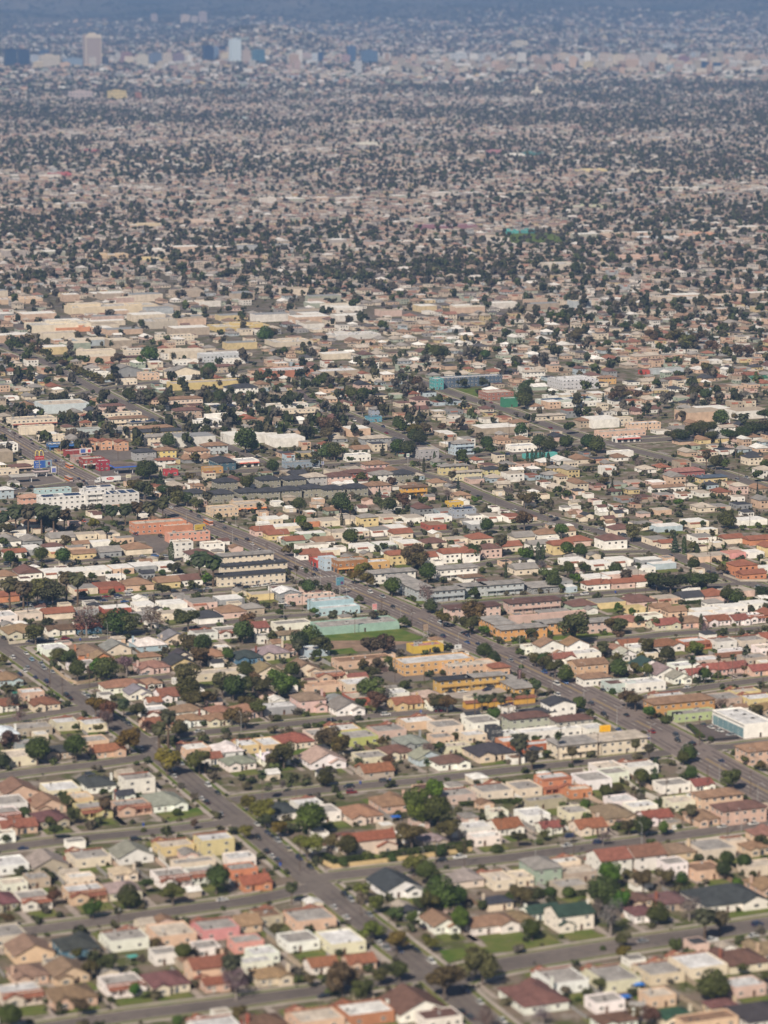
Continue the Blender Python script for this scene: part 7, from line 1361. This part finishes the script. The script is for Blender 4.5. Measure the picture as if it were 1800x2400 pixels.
# trees
def leaf_tmpl(kind, seed, n, ls):
    pts, t1, t2, r = crown(kind, seed, n); s = ls*r.uniform(.7, 1.3, (len(pts), 1)); return np.stack([pts-t1*s-t2*s, pts+t1*s-t2*s, pts+t1*s+t2*s, pts-t1*s+t2*s], 1).reshape(-1, 3)
TV, TC = [], []
def trees_mass(X, Y, Z, Rr, zs, col, tm):
    n = len(X); nt_ = len(tm[0])
    for q, T in enumerate(tm):
        s = np.arange(n) % len(tm) == q
        if not s.any(): continue
        a = rng.uniform(0, 6.28, s.sum()); ca, sa = np.cos(a)[:,None], np.sin(a)[:,None]; x = T[:,0]*ca-T[:,1]*sa; y = T[:,0]*sa+T[:,1]*ca; r_ = Rr[s,None]
        TV.append(np.stack([X[s,None]+x*r_, Y[s,None]+y*r_, Z[s,None]+T[None,:,2]*r_*zs[s,None]], -1).reshape(-1, 3))
        c3 = np.repeat(col[s][:,None,:], len(T)//4, 1)*rng.uniform(.6, 1.4, (s.sum(), len(T)//4, 1)); TC.append(c3.reshape(-1, 3))
gcol = np.array([(.038,.045,.020),(.045,.050,.022),(.060,.058,.028),(.070,.062,.036),(.085,.072,.052),(.036,.040,.020),(.050,.062,.020),(.075,.068,.055)])
def scatter(n, v0, v1, rmin, rmax, keep_clear=True, m=.8):
    v = np.sqrt(rng.uniform(v0**2, v1**2, n)); um = v/.926*.16+60; u = v*.40+rng.uniform(-1, 1, n)*um*1.15
    ok, X, Y = inview(u, v, .12); u, v, X, Y = u[ok], v[ok], X[ok], Y[ok]; r_ = rmin+(rmax-rmin)*rng.random(len(u))**1.8
    if keep_clear:
        k = free(u, v, 0, 0, m) & (road_clear(np.stack([X, Y], 1)) > .8); pz = np.array([proj(a, b_) for a, b_ in zip(X, Y)])
        for a, b_, c0, d0 in NOB: k &= ~((pz[:,0] > a) & (pz[:,0] < b_) & (pz[:,1] > c0) & (pz[:,1] < d0))
        X, Y, r_ = X[k], Y[k], r_[k]
    return X, Y, r_
tA = [leaf_tmpl('o', 100+i, 80, .20) for i in range(5)]; tB = [leaf_tmpl('o', 120+i, 22, .38) for i in range(5)]; tC = [leaf_tmpl('r', 140+i, 16, .48) for i in range(4)]; tN = [leaf_tmpl('o', 160+i, 620, .085) for i in range(4)]
def mass(X, Y, r_, tm, cl=None, zc=None, zs=None):
    n = len(X); gz_ = np.where(Y < 9000, 0, terr(X, Y)); zs = rng.uniform(.75, 1.5, n) if zs is None else zs
    trees_mass(X, Y, gz_+(r_*zs*.95+.6 if zc is None else zc), r_, zs, gcol[rng.integers(0, len(gcol), n)]*rng.uniform(.8, 1.25, (n, 1)) if cl is None else cl, tm)
S = np.array([(a, b_, c_, d) for a, b_, c_, d, e in SMALLT]); mass(S[:,0], S[:,1], S[:,2], tN, np.array([e for *_, e in SMALLT]), S[:,3], np.full(len(S), .9))
# mid-distance tree mass; density wanders so that some quarters are leafier
def clumpy(X, Y, f=1):
    q = np.sin(X/170+Y/260)+np.sin(X/75-Y/140+2)+np.sin(Y/310+1)+.7*np.sin(X/310-1); return rng.random(len(X)) < np.clip(.55+.22*q, .12, 1)
X, Y, r_ = scatter(11000, 2150, 3500, 1.4, 6.0, True, -1.6); k = clumpy(X, Y) & (np.array([proj(a, b_)[1] for a, b_ in zip(X, Y)]) < 1205); mass(X[k], Y[k], r_[k], tA)
X, Y, r_ = scatter(36000, 3300, 5400, 1.1, 5.2, True, -1.5); k = clumpy(X, Y); mass(X[k], Y[k], r_[k], tA)
X, Y, r_ = scatter(84000, 5400, 9500, 1.4, 5.0, False); k = clumpy(X, Y); mass(X[k], Y[k], r_[k], tB)
X, Y, r_ = scatter(80000, 9500, 18600, 3, 8.5, False); k = clumpy(X, Y); mass(X[k], Y[k], r_[k]*.95, tC, None, None, rng.uniform(.6, 1.2, k.sum()))
X, Y, r_ = scatter(2500, 18500, 20500, 8, 16, False); mass(X, Y, r_*.9, tC, None, None, np.full(len(X), .5))
Vt = np.concatenate(TV); big_mesh('distant_trees', Vt, np.arange(len(Vt)).reshape(-1, 4), np.concatenate(TC), 'distant_foliage')
sc.objects['distant_trees']['label'] = 'countless far trees scattered between the distant houses'
print('leaf quads', len(Vt)//4)
# low greenery in the near gardens: uncountable small bushes, one object
TV, TC = [], []
tS = [leaf_tmpl('o', 200+i, 110, .18) for i in range(5)]
X, Y, r_ = scatter(17000, 900, 2450, .5, 3.3, True, .4); k = np.array([proj(a, b_)[1] for a, b_ in zip(X, Y)]) > 1050; X, Y, r_ = X[k], Y[k], r_[k]
trees_mass(X, Y, r_*.6, r_, np.full(len(X), .9), (gcol*1.25)[rng.integers(0, len(gcol), len(X))], tS)
Vt = np.concatenate(TV); big_mesh('garden_greenery', Vt, np.arange(len(Vt)).reshape(-1, 4), np.concatenate(TC), 'distant_foliage'); sc.objects['garden_greenery']['label'] = 'small bushes and ground cover growing between the houses'
# distant side streets
mb = MB()
for v in np.arange(2620, 6000, 108):
    um = v/.926*.16+60
    P = np.array([xy(v*.4-um*1.2, v+13), xy(v*.4+um*1.2, v+13)]); ribbon(mb, resample(P, 40), -5.5, 5.5, .03)
for u in np.arange(-400, 3400, 205):
    P = np.array([xy(u, 2900), xy(u, 7000)]); ribbon(mb, resample(P, 60), -6, 6, .034)
struct('distant_roads', mb, 'asphalt')
# ------------------------------------------------------------------ labels: kind, then where
ORDN = ['', 'first', 'second', 'third', 'fourth', 'fifth', 'sixth', 'seventh', 'eighth', 'ninth', 'tenth', 'eleventh', 'twelfth', '13th', '14th', '15th', '16th', '17th', '18th', '19th', '20th', '21st', '22nd', '23rd', '24th', '25th', '26th', '27th', '28th', '29th', '30th']
B0, N0 = RL[0][3], RL[1][3]
def side(P, pt):
    q = np.array([proj(*p) for p in P]); return pt[1] > np.interp(pt[0], q[:,0], q[:,1])
XR = [(i, [np.array(proj(*p)) for p in P]) for i, (nm, hw, z, P) in enumerate(RL) if nm == 'cross']
def region(px, py):
    if side(N0, (px, py)): s = 'left of the narrow avenue'; a = 0
    elif side(B0, (px, py)): s = 'between the two avenues'; a = 1
    else: s = 'right of the boulevard'; a = 2
    k = 1
    for i, q in XR:
        xs_ = [p[0] for p in q]
        if xs_[0] <= px <= xs_[-1] and py < np.interp(px, xs_, [p[1] for p in q]): k += 1
    return s, k
groups = {}
for e in REG:
    s, k = region(e[3], e[4]); groups.setdefault((e[1], s, k), []).append(e)
for (d, s, k), L in groups.items():
    L.sort(key=lambda e: e[3]); n = len(L)
    for i, e in enumerate(L):
        o = e[0]; ord_ = '' if n == 1 else (', %s from left' % (ORDN[i+1] if i+1 < len(ORDN) else '%dth' % (i+1)))
        lb = '%s%s, block %d up, %s' % (d, ord_, k, s)
        for a_, b_ in ((' with ', ', '), (' the ', ' '), ('narrow ', ''), (' from left', ''), (' and ', ' '), ('shingle ', ''), ('two-storey ', 'tall ')):
            if len(lb.split()) > 16: lb = lb.replace(a_, b_)
        o['label'] = lb
        if 'group' not in o: o['group'] = {'house': 'houses of the residential blocks', 'garage': 'back yard garages', 'tree': 'garden and street trees', 'car': 'cars on the streets', 'palm tree': 'palms among the houses', 'shrub': 'garden shrubs', 'cypress': 'cypresses', 'conifer': 'conifers', 'bare tree': 'bare winter trees', 'bin': 'blue bins', AP: 'grey hip-roofed apartment blocks'}.get(e[2], e[2]+'s')
# ------------------------------------------------------------------ haze
mb = MB(); mb.box(-9500, 9500, -1600, 30500, -6, 452, 0, True)
o = bpy.data.objects.new('haze', bpy.data.meshes.new('haze')); o.data.from_pydata(mb.v, [], mb.f); link_(o); o['kind'] = 'stuff'; o['label'] = 'blue summer haze filling the air'
m = bpy.data.materials.new('haze'); m.use_nodes = True; t = m.node_tree; t.nodes.remove(t.nodes['Principled BSDF'])
vol = t.nodes.new('ShaderNodeVolumePrincipled'); vol.inputs['Color'].default_value = (.31, .52, .93, 1); vol.inputs['Density'].default_value = 5.3e-5; vol.inputs['Anisotropy'].default_value = .1
t.links.new(vol.outputs[0], t.nodes['Material Output'].inputs['Volume']); o.data.materials.append(m)
print('objects', len(sc.objects))
